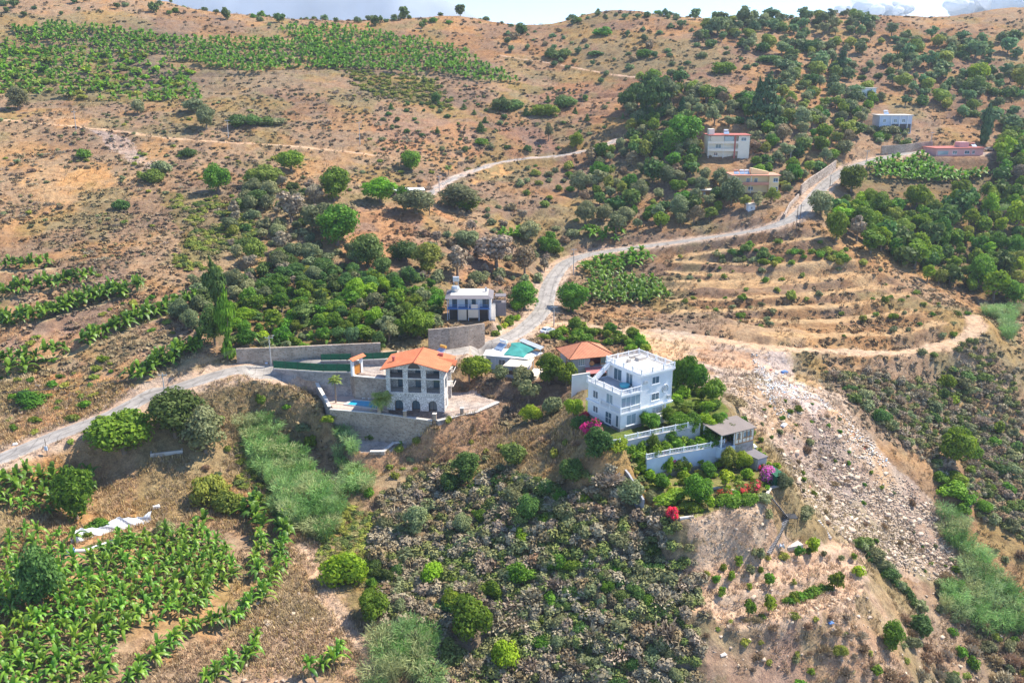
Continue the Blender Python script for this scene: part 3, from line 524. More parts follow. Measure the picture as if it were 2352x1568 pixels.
def wallline(name, pts, ztop, zbot, th, mat, label, cat='wall', capmat=None, cap=.12, group=None):
    """a free-standing or retaining wall along a line on the ground"""
    pts = [np.array(p[:2]) for p in pts]; zt = ztop if hasattr(ztop, '__len__') else [ztop]*len(pts); zb = zbot if hasattr(zbot, '__len__') else [zbot]*len(pts)
    d = [(b-a)/np.linalg.norm(b-a) for a, b in zip(pts, pts[1:])]; nr = []
    for i in range(len(pts)):
        a = d[max(0, i-1)]; b = d[min(len(d)-1, i)]; q = a+b; q /= np.linalg.norm(q); nn = np.array([-q[1], q[0]])/max(.5, float(q@a)); nr.append(nn)
    o0 = np.array([pts[0][0], pts[0][1], zb[0]]); root = thing(name, label, cat, tuple(o0), group=group)
    def ring(t, za, zc):
        m = MB(); n = len(pts); vs = []
        for i, p in enumerate(pts):
            for sgn, z in ((1, za[i]), (-1, za[i]), (-1, zc[i]), (1, zc[i])): q = p+nr[i]*sgn*t/2; vs.append((q[0]-o0[0], q[1]-o0[1], z-o0[2]))
        fs = [(0, 1, 2, 3), tuple(4*(n-1)+k for k in (3, 2, 1, 0))]
        for i in range(n-1):
            for k in range(4): fs.append((4*i+k, 4*i+(k+1) % 4, 4*i+4+(k+1) % 4, 4*i+4+k))
        m.add(vs, fs); return m
    ring(th, zb, zt).build('masonry', mat, root)
    if capmat: ring(th+.14, zt, [z+cap for z in zt]).build('coping', capmat, root)
    return root
def screen_fence(pts, z, h, label, group=None, post=2.4, mat=None, name='screen_fence', th=.06):
    zs = z if hasattr(z, '__len__') else [z]*len(pts); o = (pts[0][0], pts[0][1], zs[0]); root = thing(name, label, 'fence', o, group=group); m = MB(); q = MB()
    for (p, za), (r, zb) in zip(list(zip(pts, zs)), list(zip(pts, zs))[1:]):
        a = np.array([p[0]-o[0], p[1]-o[1]]); b = np.array([r[0]-o[0], r[1]-o[1]]); d = (b-a)/np.linalg.norm(b-a); nn = np.array([-d[1], d[0]])*th/2; za -= o[2]; zb -= o[2]
        m.add([(*(a+nn), za+.08), (*(b+nn), zb+.08), (*(b-nn), zb+.08), (*(a-nn), za+.08), (*(a+nn), za+h), (*(b+nn), zb+h), (*(b-nn), zb+h), (*(a-nn), za+h)], [(3, 2, 1, 0), (4, 5, 6, 7), (0, 1, 5, 4), (1, 2, 6, 5), (2, 3, 7, 6), (3, 0, 4, 7)])
        k = max(1, round(np.linalg.norm(b-a)/post))
        for i in range(k+1):
            c = a+(b-a)*i/k; zz = za+(zb-za)*i/k; q.tube((c[0], c[1], zz), (c[0], c[1], zz+h+.08), .05, 6)
    m.build('mesh_panel', mat or M['netg'], root); split(q, 'fence_post', M['dark'] if mat is None else mat, root); return root
# ---------------- stone villa with the orange roof ----------------
def solar_heater(parent, x, y, z, rz=0., tank=None, s=1., name='solar_heater', top=False, **kw):
    T = Matrix.Translation((x, y, z)) @ Matrix.Rotation(rz, 4, 'Z') @ Matrix.Scale(s, 4)
    r = link(name, None, parent, **kw); r.matrix_local = T
    m = MB(); m.add([(-1, -.9, .25), (1, -.9, .25), (1, .6, 1.15), (-1, .6, 1.15), (-1, -.9, .17), (1, -.9, .17), (1, .6, 1.07), (-1, .6, 1.07)], [(0, 1, 2, 3), (7, 6, 5, 4), (0, 4, 5, 1), (1, 5, 6, 2), (2, 6, 7, 3), (3, 7, 4, 0)]); m.build('collector_panel', M['panel'], r)
    m = MB(); m.tube((-.85, .8, 1.55), (.85, .8, 1.55), .33, 12); m.build('tank', tank or M['whiter'], r)
    m = MB()
    for sx in (-.8, .8):
        m.tube((sx, .75, 0), (sx, .75, 1.3), .04, 5); m.tube((sx, -.85, 0), (sx, -.85, .2), .04, 5); m.tube((sx, -.85, .12), (sx, .75, 1.05), .03, 5)
    m.build('stand', M['metal'], r); return r
def stone_villa():
    f = Frame(cA(1165, 765), cA(1722, 786), Z_POOL); w_ = f.w; D = 8.8; hE = f.face(*cA(1722, 378))[1]; hr = 1.55
    root = thing('stone_house', 'three-storey white stone house with orange gabled roof and arched ground floor beside the pool', 'house', tuple(f.o), f.rz)
    fx = lambda x: (x-1165)/557*w_; fz = lambda y: (776-y)/410*hE
    z1, z2 = fz(597), fz(458); oa = [(fx(a), fx(b)) for a, b in ((1240, 1322), (1405, 1486), (1567, 1649))]; ob = [(fx(a), fx(b)) for a, b in ((1205, 1327), (1376, 1502), (1552, 1680))]
    m = MB(); holes = [(a, b, .0, 2.35) for a, b in oa]+[(a, b, z1+.05, z2-.25) for a, b in ob]+[(a, b, z2+.05, hE-.25) for a, b in ob]
    m.wall(0, w_, 0, hE, 0, .45, holes)
    for a, b in oa: m.arch(a, b, 2.35-(b-a)/2, 0, .45, 2.36)
    # gable with the round-headed opening
    g = [(-.0, hE), (w_/2, hE+hr*.93), (w_, hE)]; a, b = ob[1]; c_ = (a+b)/2; r = (b-a)/2-.15
    m.add([(0, 0, hE), (w_, 0, hE), (w_/2, 0, hE+hr*.93), (0, .45, hE), (w_, .45, hE), (w_/2, .45, hE+hr*.93)], [(0, 1, 2), (5, 4, 3), (0, 3, 4, 1), (1, 4, 5, 2), (2, 5, 3, 0)])
    # left, back and right walls
    m.wall(0, w_, 0, hE, D-.4, D, []); m.T = SIDE(0); m.wall(.45, D-.4, 0, hE, 0, .4, [(4, 5.2, z1+.9, z1+2.1), (4, 5.2, z2+.9, z2+2.)])
    m.T = SIDE(w_-.4); m.wall(.45, 4.6, 0, hE, 0, .4, [(1.4, 2.5, .5, 2.3), (1.2, 3.1, z1+.35, z2-.35), (1.2, 3.1, z2+.35, hE-.5)])
    m.T = SIDE(w_-1.6); m.wall(4.6, D-.4, 0, hE, 0, .4, [(5.3, 6.6, z1+.05, z2-.5), (5.3, 6.6, z2+.05, hE-.5), (5.3, 6.4, .05, 2.2)]); m.T = None
    m.box(w_-1.6, 4.25, 0, w_-.401, 4.6, hE); m.build('wall', M['wstone'], root)
    m = MB(); m.box(.4, .451, z1-.18, w_-.4, 4.2, z1+.05); m.box(.4, .451, z2-.18, w_-.4, 4.2, z2+.05)
    for z in (z1, z2):
        m.box(-.06, -.1, z-.2, w_+.06, -.002, z+.04); m.box(w_-1.1, 4.7, z-.15, w_+1.1, D-.5, z+.03)
    m.build('floor_slabs', M['cap'], root)
    m = MB(); m.T = None                              # set-back rooms behind the loggia
    m.wall(.4, w_-.4, 0, hE, 3.2, 3.4, [(ob[i][0]+.9, ob[i][1]+.05, z+.06, z+2.15) for i in range(3) for z in (z1, z2)]); m.build('inner_wall', M['wstone'], root)
    for i in range(3):
        for z in (z1, z2): window(root, Matrix.Identity(4), ob[i][0]+.9, z+.07, ob[i][1]-ob[i][0]-.85, 2.07, M['dark'], M['glass'], 3.25, 2, 1, False, 'glazed_door')
        window(root, Matrix.Identity(4), oa[i][0], .05, oa[i][1]-oa[i][0], 2.2, M['dark'], M['glass'], .9, 2, 1, False, 'arched_door')
    for z, h in ((z1, .85), (z2, .85)):
        for a, b in ob:
            r_ = MB(); n = int((b-a)/.13)
            for k in range(n): x = a+(k+.5)*(b-a)/n; r_.tube((x, .2, z+.05), (x, .2, z+h), .015, 4)
            r_.box(a, .17, z+h, b, .23, z+h+.05); r_.box(a, .17, z+.06, b, .23, z+.1); r_.build('balcony_railing', M['dark'], root)
    a, b = ob[1]
    fr = MB(); fr.wall(a+.1, b-.1, hE-.3, hE+.05, -.08, -.003, []); n = 12; cc = (a+b)/2; rr_ = (b-a)/2-.1
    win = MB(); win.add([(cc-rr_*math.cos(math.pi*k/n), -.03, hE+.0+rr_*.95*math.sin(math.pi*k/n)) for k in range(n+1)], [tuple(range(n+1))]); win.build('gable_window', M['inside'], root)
    win = MB()
    for k in range(n):
        t0, t1 = math.pi*k/n, math.pi*(k+1)/n; win.tube((cc-(rr_+.08)*math.cos(t0), -.04, hE+(rr_*.95+.08)*math.sin(t0)), (cc-(rr_+.08)*math.cos(t1), -.04, hE+(rr_*.95+.08)*math.sin(t1)), .1, 5)
    win.build('arch_moulding', M['cap'], root)
    T = SIDE(w_-.38)
    for z, h in ((z1+.35, z2-z1-.7), (z2+.35, hE-z2-.85), (.5, 1.8)):
        g_ = MB(); g_.T = T; g_.box(1.2 if z > .6 else 1.4, .08, z, 3.1 if z > .6 else 2.5, .14, z+h); g_.build('side_window', M['glass'], root)
    for z, h in ((z1+.05, z2-z1-.5), (z2+.05, hE-z2-.5), (.05, 2.2)):
        g_ = MB(); g_.T = SIDE(w_-1.6); g_.box(5.3, .08, z, 6.6, .14, z+h); g_.build('balcony_door', M['glass'], root)
    for z in (z1, z2):
        r_ = MB(); P0 = [(w_-1.1, 4.8), (w_+1.0, 4.8), (w_+1.0, D-.6)]
        for p, q in zip(P0, P0[1:]):
            L = math.hypot(q[0]-p[0], q[1]-p[1])
            for k in range(int(L/.15)+1): t = k*.15/L; x, y = p[0]+(q[0]-p[0])*t, p[1]+(q[1]-p[1])*t; r_.tube((x, y, z), (x, y, z+.9), .015, 4)
            r_.tube((*p, z+.9), (*q, z+.9), .03, 5)
        r_.build('side_balcony_railing', M['dark'], root)
    e = 1.0; k = hr/(w_/2); zE = hE-e*k*.0+.06; R = w_+e; rz_ = hE+hr+.16
    roof = roofquad('roof', [[(w_/2, -e, rz_), (w_/2, D+.7, rz_), (-e, D+.7, zE-.12), (-e, -e, zE-.12)], [(w_/2, D+.7, rz_), (w_/2, -e, rz_), (R, -e, zE-.12), (R, D+.7, zE-.12)]], M['tileo'], root)
    m = MB(); m.tube((w_/2, -e, rz_+.03), (w_/2, D+.7, rz_+.03), .13, 6); m.build('ridge_tiles', M['tileo'], roof)
    m = MB(); m.box(.7, 3.2, hE+.1, 1.2, 3.7, hE+1.3); m.box(.6, 3.1, hE+1.3, 1.3, 3.8, hE+1.42); m.box(w_-2.4, D-1.9, hE+.2, w_-1.4, D-1.1, hE+1.25); split(m, 'chimney', M['red'], roof)
    solar_heater(root, w_-2.3, D+.9, hE+.3, R_(-35), simple('orange_tank', (.75, .42, .08), .5), .95)
    # small porch gable on the right eave
    roofquad('side_gable', [[(w_+1.7, 4.3, hE-.55), (w_-2, 5.6, hE+.75), (w_+1.9, 5.6, hE+.35)], [(w_-2, 5.6, hE+.75), (w_+1.7, 6.9, hE-.55), (w_+1.9, 5.6, hE+.35)]], M['tileo'], root, .12)
    return f
SV = stone_villa()
# terrace parapet, retaining walls, fences, gate and pool of the stone villa
fw = PP(cA, [(1605, 872), (1340, 838), (1090, 802), (820, 778), (612, 762)], Z_POOL)
wallline('retaining_wall', fw[::-1], Z_POOL+.08, HC-77, .7, M['gstone'], 'tall brown stone retaining wall in front of the pool terrace', 'wall', M['cap'])
rw = PP(cA, [(1645, 874), (1890, 815), (2022, 795), (2240, 705)], Z_POOL)
wallline('retaining_wall', rw, [Z_POOL+.08, Z_POOL+.1, Z_POOL+.2, Z_POOL+.35], [HC-77, HC-75, HC-73, HC-71], .7, M['grstone'], 'grey stone retaining wall turning right and uphill from the terrace corner', 'wall', M['cap'])
lw = PP(cA, [(608, 757), (560, 690), (500, 628), (478, 590)], Z_POOL)
wallline('retaining_wall', lw, [Z_POOL+.5, Z_POOL+1.2, Z_POOL+2.4, Z_POOL+3.2], [HC-75, HC-74, HC-72, HC-70], .6, M['grstone'], 'short stone wall stepping down the left edge of the pool terrace', 'wall', M['cap'])
for i, (x, y) in enumerate([(1340, 838), (1625, 868), (1890, 812), (1090, 800)]):
    p = P(*cA(x, y), Z_POOL); m = MB(); m.box(-.35, -.35, 0, .35, .35, 1.25); r = thing('gate_pillar', 'stone pillar with pale cap on the front wall of the pool terrace', 'pillar', (p[0], p[1], Z_POOL+.2), SV.rz, 'pillars on the terrace wall'); m.build('shaft', M['gstone'], r); m = MB(); m.box(-.42, -.42, 1.251, .42, .42, 1.36); m.build('coping', M['cap'], r)
def railing(pts, z, label, h=.95):
    o = (pts[0][0], pts[0][1], z); r = thing('terrace_railing', label, 'railing', o, 0, 'thin dark railings on the terrace wall'); m = MB()
    for p, q in zip(pts, pts[1:]):
        a = np.array(p[:2])-o[:2]; b = np.array(q[:2])-o[:2]; L = np.linalg.norm(b-a)
        for k in range(int(L/.3)+1): c = a+(b-a)*min(1, k*.3/L); m.tube((*c, 0), (*c, h), .014, 4)
        m.tube((*a, h), (*b, h), .028, 5); m.tube((*a, .12), (*b, .12), .02, 4)
    m.build('rails', M['dark'], r)
railing(fw[:3], Z_POOL+.2, 'thin dark railing on the terrace wall below the arches'); railing(fw[2:], Z_POOL+.2, 'thin dark railing on the terrace wall in front of the pool', 1.2); railing(rw[:3], Z_POOL+.2, 'thin dark railing on the right-hand terrace wall')
bw = [P(*cA(x, y), Z_MID) for x, y in ((65, 374), (300, 390), (550, 406), (812, 408))]
wallline('retaining_wall', bw, Z_MID+.15, [HC-67, HC-68.5, HC-70, HC-70], .6, M['grstone'], 'long grey stone wall below the green screened fence left of the gate', 'wall', M['cap'])
bw2 = [bw[-1], P(*cA(855, 442), Z_MID), P(*cA(1160, 468), Z_MID)]
wallline('retaining_wall', bw2, Z_MID+.1, Z_POOL-.5, .6, M['gstone'], 'brown stone wall behind the pool between the gate and the house', 'wall', M['cap'])
screen_fence([(p[0], p[1]) for p in bw], Z_MID+.27, 1.75, 'long green screened fence on the grey wall left of the orange gate')
ZR = HC-61.9
fb = [P(*cA(x, y), ZR) for x, y in ((525, 298), (710, 294), (815, 292))]; fb2 = [P(*cA(x, y), ZR) for x, y in ((925, 290), (1135, 280), (1260, 266))]
wallline('retaining_wall', [fb[0], fb[1], fb[2], fb2[0], fb2[1], fb2[2]], ZR+.1, Z_MID-.8, .5, M['grstone'], 'grey stone wall between the road and the entrance ramp', 'wall', M['cap'])
screen_fence([(p[0], p[1]) for p in fb], ZR+.22, 1.5, 'green screened roadside fence left of the tiled gateway'); screen_fence([(p[0], p[1]) for p in fb2], ZR+.22, 1.5, 'green screened roadside fence between the gateway and the orange roof')
def gateway():
    p = P(*cA(832, 436), Z_MID); q = P(*cA(915, 400), Z_MID); rz = math.atan2(q[1]-p[1], q[0]-p[0]); L = float(np.hypot(*(q-p)[:2])); L = min(max(L, 2.2), 4.5)
    r = thing('gateway', 'white gateway with tiled canopy and orange wooden gate', 'gate', (p[0], p[1], Z_MID), rz)
    m = MB(); m.box(-.3, -.25, 0, .3, .25, 3.3); m.box(L-.3, -.25, 0, L+.3, .25, 3.3); split(m, 'post', M['white'], r); m = MB(); m.box(-.3, -.22, 3.301, L+.3, .22, 3.6); m.build('lintel', M['white'], r)
    roofquad('canopy', [[(-.8, 0, 4.15), (L+.8, 0, 4.15), (L+.8, -.9, 3.65), (-.8, -.9, 3.65)], [(L+.8, 0, 4.15), (-.8, 0, 4.15), (-.8, .9, 3.65), (L+.8, .9, 3.65)]], M['tileo'], r, .12)
    m = MB(); m.box(.31, -.06, .05, L-.31, .06, 2.1); o = m.build('gate_leaf', simple('varnished_gate', (.75, .30, .05), .5, .15, 2), r)
    m = MB()
    for k in range(7): x = .35+(L-.7)*k/6; m.box(x-.03, -.1, .05, x+.03, -.061, 2.1)
    m.build('gate_slats', M['wood'], o)
gateway()
def pool():
    q = [P(*cA(x, y), Z_POOL) for x, y in ((740, 722), (822, 674), (1160, 702), (1085, 770))]; c = sum(q)/4; r = thing('swimming_pool', 'blue swimming pool with pale stone rim beside the stone house', 'pool', (c[0], c[1], Z_POOL))
    inn = [(np.array(a)-c)[:2]*.86 for a in q]; out = [(np.array(a)-c)[:2] for a in q]; m = MB()
    for i in range(4):
        j = (i+1) % 4; m.add([(*out[i], -.1), (*out[j], -.1), (*inn[j], -.1), (*inn[i], -.1), (*out[i], .3), (*out[j], .3), (*inn[j], .3), (*inn[i], .3)], [(3, 2, 1, 0), (4, 5, 6, 7), (0, 1, 5, 4), (1, 2, 6, 5), (2, 3, 7, 6), (3, 0, 4, 7)])
    m.build('pool_rim', M['cap'], r); m = MB(); m.add([(*p, .2) for p in inn], [(0, 1, 2, 3)]); m.build('water', M['water'], r)
    d = [P(*cA(x, y), Z_POOL)-np.array([c[0], c[1], Z_POOL]) for x, y in ((640, 750), (540, 620), (1160, 640), (1180, 790), (1100, 785))]
    m = MB(); m.prism([(p[0], p[1]) for p in d], -.2, .09); m.build('deck', M['paver'], r)
pool()
def lounger(x, y, rz, lab):
    p = P(*cA(x, y), Z_POOL); r = thing('sun_lounger', lab, 'sun lounger', (p[0], p[1], Z_POOL+.09), rz)
    m = MB(); m.box(-.35, -.95, .28, .35, .35, .36); m.add([(-.35, .35, .30), (.35, .35, .30), (.35, .95, .78), (-.35, .95, .78), (-.35, .35, .38), (.35, .35, .38), (.35, .93, .86), (-.35, .93, .86)], [(3, 2, 1, 0), (4, 5, 6, 7), (0, 1, 5, 4), (1, 2, 6, 5), (2, 3, 7, 6), (3, 0, 4, 7)]); m.build('seat', M['whiter'], r)
    for sx in (-.3, .3):
        for sy in (-.85, .45): m = MB(); m.box(sx-.03, sy-.03, 0, sx+.03, sy+.03, .28); m.build('leg', M['whiter'], r)
lounger(930, 655, R_(20), 'white sun lounger behind the pool, nearer the tall palm'); lounger(988, 660, R_(20), 'white sun lounger behind the pool, nearer the house')
def parasol(c, x, y, z, col, lab, s=1., closed=False):
    p = P(*c(x, y), z); r = thing('parasol', lab, 'parasol', (p[0], p[1], z)); m = MB(); m.tube((0, 0, 0), (0, 0, 2.3*s), .035, 6); m.build('pole', M['whiter'], r); m = MB(); R = (.28 if closed else 1.4)*s
    for k in range(8):
        a, b = k*math.pi/4, (k+1)*math.pi/4; m.add([(0, 0, 2.4*s), (R*math.cos(a), R*math.sin(a), (1.1 if closed else 1.95)*s), (R*math.cos(b), R*math.sin(b), (1.1 if closed else 1.95)*s)], [(0, 1, 2)])
    m.build('canopy', col, r)
parasol(cA, 1052, 762, Z_POOL, M['awnr'], 'closed pink parasol by the pool in front of the date palm', 1., True)
w_lo = wallline('garden_wall', [P(*cA(x, y), HC-74.2) for x, y in ((1400, 1090), (1225, 1110), (1130, 1175), (1000, 1176))], [HC-73.7, HC-73.7, HC-74, HC-74], HC-77, .6, M['gstone'], 'low curved stone wall edging the pale yard below the terrace wall', 'wall', M['cap'])
# ---------------- white villa ----------------
def white_villa():
    f = Frame(cC(845, 1306), cC(1500, 1120), Z_WH); L = P(*cC(375, 1056), Z_WH); D = f.loc(L)[1]
    h1 = f.face(*cC(835, 1030))[1]; h2 = f.face(*cC(830, 762))[1]; bt = f.face(*cC(1163, 700))[0]; W_ = f.face(*cC(1632, 620))[0]; hR = f.face(*cC(1165, 445))[1]; wg = f.face(*cC(1560, 990))[0]
    print('WHITE', D, W_, bt, h1, h2, hR)
    D = min(max(D, 9), 15)
    root = thing('white_villa', 'white three-storey villa with roof terrace, balustrades and outside stair', 'villa', tuple(f.o), f.rz)
    I4 = Matrix.Identity(4); SL = Matrix(((0, 1, 0, 0), (1, 0, 0, 0), (0, 0, 1, 0), (0, 0, 0, 1)))   # left face: s = depth, outward -x
    SB = Matrix(((0, 1, 0, bt), (1, 0, 0, 0), (0, 0, 1, 0), (0, 0, 0, 1)))
    fc = lambda x: f.face(*cC(x, 1000))[0]; fy = lambda x, y: f.side(*cC(x, y), 0)[0]
    base = MB(); base.box(-.06, -.06, -1.5, wg+.02, D, .55); base.build('stone_plinth', M['grstone'], root)
    m = MB(); m.box(0, 0, .551, wg-1.2, D-.02, h1-.2); m.box(0.005, 0.005, h1-.2, W_, D, h2-.15); m.box(bt, .01, h2-.15, W_, D, hR-.2)
    m.box(wg-.5, .2, 0, wg-.1, .6, h1-.2); m.box(wg-.5, D-.9, 0, wg-.1, D-.5, h1-.2); m.build('wall', M['white'], root)
    m = MB(); m.box(-.35, -.35, h1-.2, W_+.22, D+.25, h1+.02); m.box(-.22, -.22, h1-.42, W_+.1, D+.12, h1-.2); m.box(-.35, -.35, h2-.15, bt+.02, D+.2, h2+.07); m.box(-.2, -.2, h2-.36, bt, D+.1, h2-.15)
    m.box(bt-.4, -.35, hR-.2, W_+.4, D+.35, hR+.1); m.box(bt-.22, -.2, hR-.42, W_+.22, D+.2, hR-.2); m.build('cornice', M['whiter'], root)
    # raised plaster courses
    m = MB()
    for z in np.arange(.9, h1-.5, .5): m.box(-.03, -.03, z, wg-1.22, 0, z+.44); m.box(-.03, .0, z, 0, D-.05, z+.44)
    for z in np.arange(h1+.1, hR-.5, .5):
        if z < h2-.6: m.box(-.03, .0, z, 0, D-.05, z+.44)
        m.box(bt+.05, -.03, z, W_, .0, z+.44)
    m.build('plaster_courses', M['white'], root)
    m = MB(); m.box(.05, .05, h2+.071, bt-.01, D, h2+.09); m.build('terrace_floor', M['greyp'], root)
    m = MB(); m.box(bt+.05, .05, hR+.101, W_-.05, D-.05, hR+.12); m.build('roof_deck', M['deck'], root)
    m = MB(); m.box(W_-3.0, D-3.4, hR+.12, W_-1.0, D-2.2, hR+.7); m.box(bt+2.5, D-3, hR+.12, bt+3.2, D-2.4, hR+.8); m.box(W_-3.6, D-1.6, hR+.12, W_-1.2, D-1.1, hR+.7); m.build('roof_box', M['conc'], root)
    balustrade(root, [(bt-.2, D+.15), (bt-.2, -.2), (W_+.2, -.2), (W_+.2, D+.15), (bt-.2, D+.15)], hR+.1, M['whiter'])
    balustrade(root, [(-.2, D), (-.2, -.2), (bt-.2, -.2)], h2+.07, M['whiter'])
    balustrade(root, [(-.2, 5.6), (-.2, -.2), (bt-.2, -.2)], h1+.02, M['whiter']); balustrade(root, [(wg-3.6, -.9), (wg-.3, -.9)], 1.1, M['whiter'])
    m = MB(); m.box(wg-4.0, -1.1, -.5, wg-.1, -.08, 1.08); m.build('porch', M['cap'], root)
    # windows, right-front face
    def wr(x0, x1, y, h, c=2, r=1, g=None, nm='window'):
        a, _ = f.face(*cC(x0, y)); b, _ = f.face(*cC(x1, y)); zc = f.face(*cC((x0+x1)/2, y))[1]; window(root, I4, a, zc-h/2, b-a, h, M['whiter'], g, -.03, c, r, nm == 'window', nm)
    wr(942, 1084, 1112, 2.1, 2, 1, M['glassl']); wr(1332, 1440, 515, 1.45); wr(1322, 1436, 765, 1.45); wr(862, 1150, 835, 2.0, 4, 1, M['glassl'], 'balcony_glazing')
    x0 = f.face(*cC(1175, 1020))[0]; window(root, I4, min(x0, wg-5), 1.2, 1.2, 1.9, M['whiter'], M['glassl'], -.01); window(root, I4, wg-3.9, 1.2, 2.6, 1.9, M['whiter'], M['glassl'], -.01, 3)
    def wl(x0, x1, y, h, c=2, r=1, g=None, nm='window'):
        a = f.side(*cC(x1, y), 0)[0]; b = f.side(*cC(x0, y), 0)[0]; zc = f.side(*cC((x0+x1)/2, y), 0)[1]; window(root, SL, a, zc-h/2, b-a, h, M['whiter'], g, -.03, c, r, nm == 'window', nm)
    wl(440, 516, 735, 1.5, 2); wl(640, 740, 812, 2.2, 2, 1, M['glassl'], 'balcony_door'); wl(440, 514, 958, 1.3, 2); wl(625, 720, 1090, 2.3, 2, 2); wl(785, 826, 1140, 2.3, 1, 1, None, 'door')
    m = MB(); m.T = SL; m.box(3, -.12, -.9, 7.5, -.07, .35); m.build('basement_window', M['glass'], root)
    for a_, b_, g in ((752, 872, M['glass']), (942, 1042, M['glass'])):
        y1 = f.side(*cC(a_, 500), bt)[0]; y0 = f.side(*cC(b_, 520), bt)[0]; window(root, SB, y0, h2+.12, y1-y0, 2.3, M['whiter'], g, -.02, 2, 1, False, 'terrace_door')
    # stair from terrace up to the roof along the back
    m = MB(); n = 15; xs, xe = .5, bt+.1
    for k in range(n):
        x = xs+(xe-xs)*k/n; z = h2+.1+(hR-h2)*(k+1)/n; m.box(x, D-1.3, z-.3, x+(xe-xs)/n*1.02, D-.1, z)
    m.build('outside_stair', M['whiter'], root); balustrade(root, [(xs, D-1.35, h2+.1), (xe, D-1.35, hR+.05)], 0, M['whiter'], .9, .3, name='stair_balustrade')
    t = MB(); c = (bt-1.2, 3.2, h2+.09); t.tube(c, (c[0], c[1], c[2]+.45), .85, 14, 1.0); 
    ro = np.array([f.o[0], f.o[1]])+f.d*c[0]+f.n*c[1]; pd = thing('paddling_pool', 'turquoise paddling pool on the terrace of the white villa', 'paddling pool', (ro[0], ro[1], f.o[2]+c[2]+.002)); t.v = [(x-c[0], y-c[1], z-c[2]) for x, y, z in t.v]; t.build('basin', simple('turquoise_vinyl', (.10, .50, .58), .4), pd)
    # roundel on the right-hand wall
    m = MB(); cx, cz = f.face(*cC(1528, 640))
    for k in range(14): t0, t1 = 2*math.pi*k/14, 2*math.pi*(k+1)/14; m.tube((cx+.75*math.cos(t0), -.06, cz+.75*math.sin(t0)), (cx+.75*math.cos(t1), -.06, cz+.75*math.sin(t1)), .1, 5)
    m.tube((cx, -.12, cz), (cx, -.03, cz), .4, 12); m.build('wall_ornament', M['metal'], root)
    for x_, z_ in ((bt+.5, h2+1.2), (W_-1.2, h1+.7)): m = MB(); m.box(x_, -.35, z_, x_+.8, -.02, z_+.55); m.build('air_conditioner', M['metal'], root)
    m = MB(); m.tube((W_-.12, -.1, h1), (W_-.12, -.1, hR-.4), .06, 6); m.build('downpipe', M['whiter'], root)
    return f
WV = white_villa()
def Lw(f, x, y): return f.o[:2]+f.d*x+f.n*y
# garden walls and fences under the villa
f1 = F1; 
wallline('garden_wall', [f1[1], f1[2], f1[3]], Z_WH+.1, Z_G2-.5, .35, M['greyp'], 'grey garden wall under the white balustrade in front of the villa', 'wall', M['cap'])
r_ = thing('garden_balustrade', 'long white balustrade on the grey wall in front of the villa garden', 'balustrade', (f1[1][0], f1[1][1], Z_WH+.22)); balustrade(r_, [tuple((p-f1[1])[:2]) for p in (f1[1], f1[2], f1[3])], 0, M['whiter'], .9, .3, name='rails')
wallline('garden_wall', [P(*cD(60, 395), Z_WH), f1[0]], Z_WH+.5, Z_WH-2.5, .35, M['conc'], 'grey wall edging the lawn beside the pink bougainvillea', 'wall', M['cap'])
r_ = thing('garden_balustrade', 'short white balustrade at the left corner of the villa lawn', 'balustrade', (f1[0][0], f1[0][1], Z_WH+.1)); balustrade(r_, [(0, 0), tuple((P(*cD(345, 490), Z_WH)-f1[0])[:2])], 0, M['whiter'], 1., .3, name='rails')
wallline('garden_wall', WL, Z_G2+.1, Z_G3-.6, .4, M['bluew'], 'long white rendered wall below the lower garden balustrade', 'wall', M['cap'])
wb = [p.copy() for p in WL[:4]]
for p in wb: p[1] -= .32
wallline('garden_wall', wb, Z_G3+1.15, Z_G3-.6, .25, M['grstone'], 'rough grey stone footing along the base of the white garden wall', 'wall footing')
r_ = thing('garden_balustrade', 'white balustrade on top of the long white garden wall', 'balustrade', (WL[0][0], WL[0][1], Z_G2+.22)); balustrade(r_, [tuple((p-WL[0])[:2]) for p in WL[:4]], 0, M['whiter'], .85, .3, name='rails')
wallline('garden_wall', [P(*cD(*q), Z_G2) for q in ((300, 660), (450, 780), (620, 900))], [Z_G2+.4, Z_G2-.5, Z_G3+.8], HC-75, .35, M['greyp'], 'grey wall stepping down the left side of the lower garden under the vines', 'wall')
wallline('garden_wall', [P(*cD(*q), Z_G3) for q in ((1640, 1010), (1420, 975), (1250, 1005))], Z_G3+.35, Z_G3-.5, .3, M['conc'], 'low pale kerb wall across the lowest garden, nearer the red flowers', 'wall'); wallline('garden_wall', [P(*cD(*q), Z_G3) for q in ((1480, 705), (1150, 780), (740, 850))], Z_G3+.3, Z_G3-.5, .5, M['cap'], 'pale kerb of the path along the white garden wall', 'kerb')
wallline('garden_wall', [P(*cD(*q), Z_G3) for q in ((2190, 918), (2010, 975), (1980, 1040))], Z_G3+.15, HC-76, .45, M['conc'], 'pale concrete wall at the right corner of the lowest garden by the stair', 'wall', M['cap'])
wallline('garden_wall', [P(*cD(*q), Z_G3) for q in ((1160, 1290), (1010, 1310))], Z_G3+.3, HC-75, .4, M['cap'], 'short pale wall above the dry bank beside the magenta flowers', 'wall')
q0 = P(*cB(1092, 752), Z_WH+.5); wallline('white_wall', [q0, P(*cB(1288, 722), Z_WH+.5)], Z_WH+3.6, Z_WH-3, .3, M['white'], 'plain white wall joined to the left side of the white villa', 'wall', M['cap'])
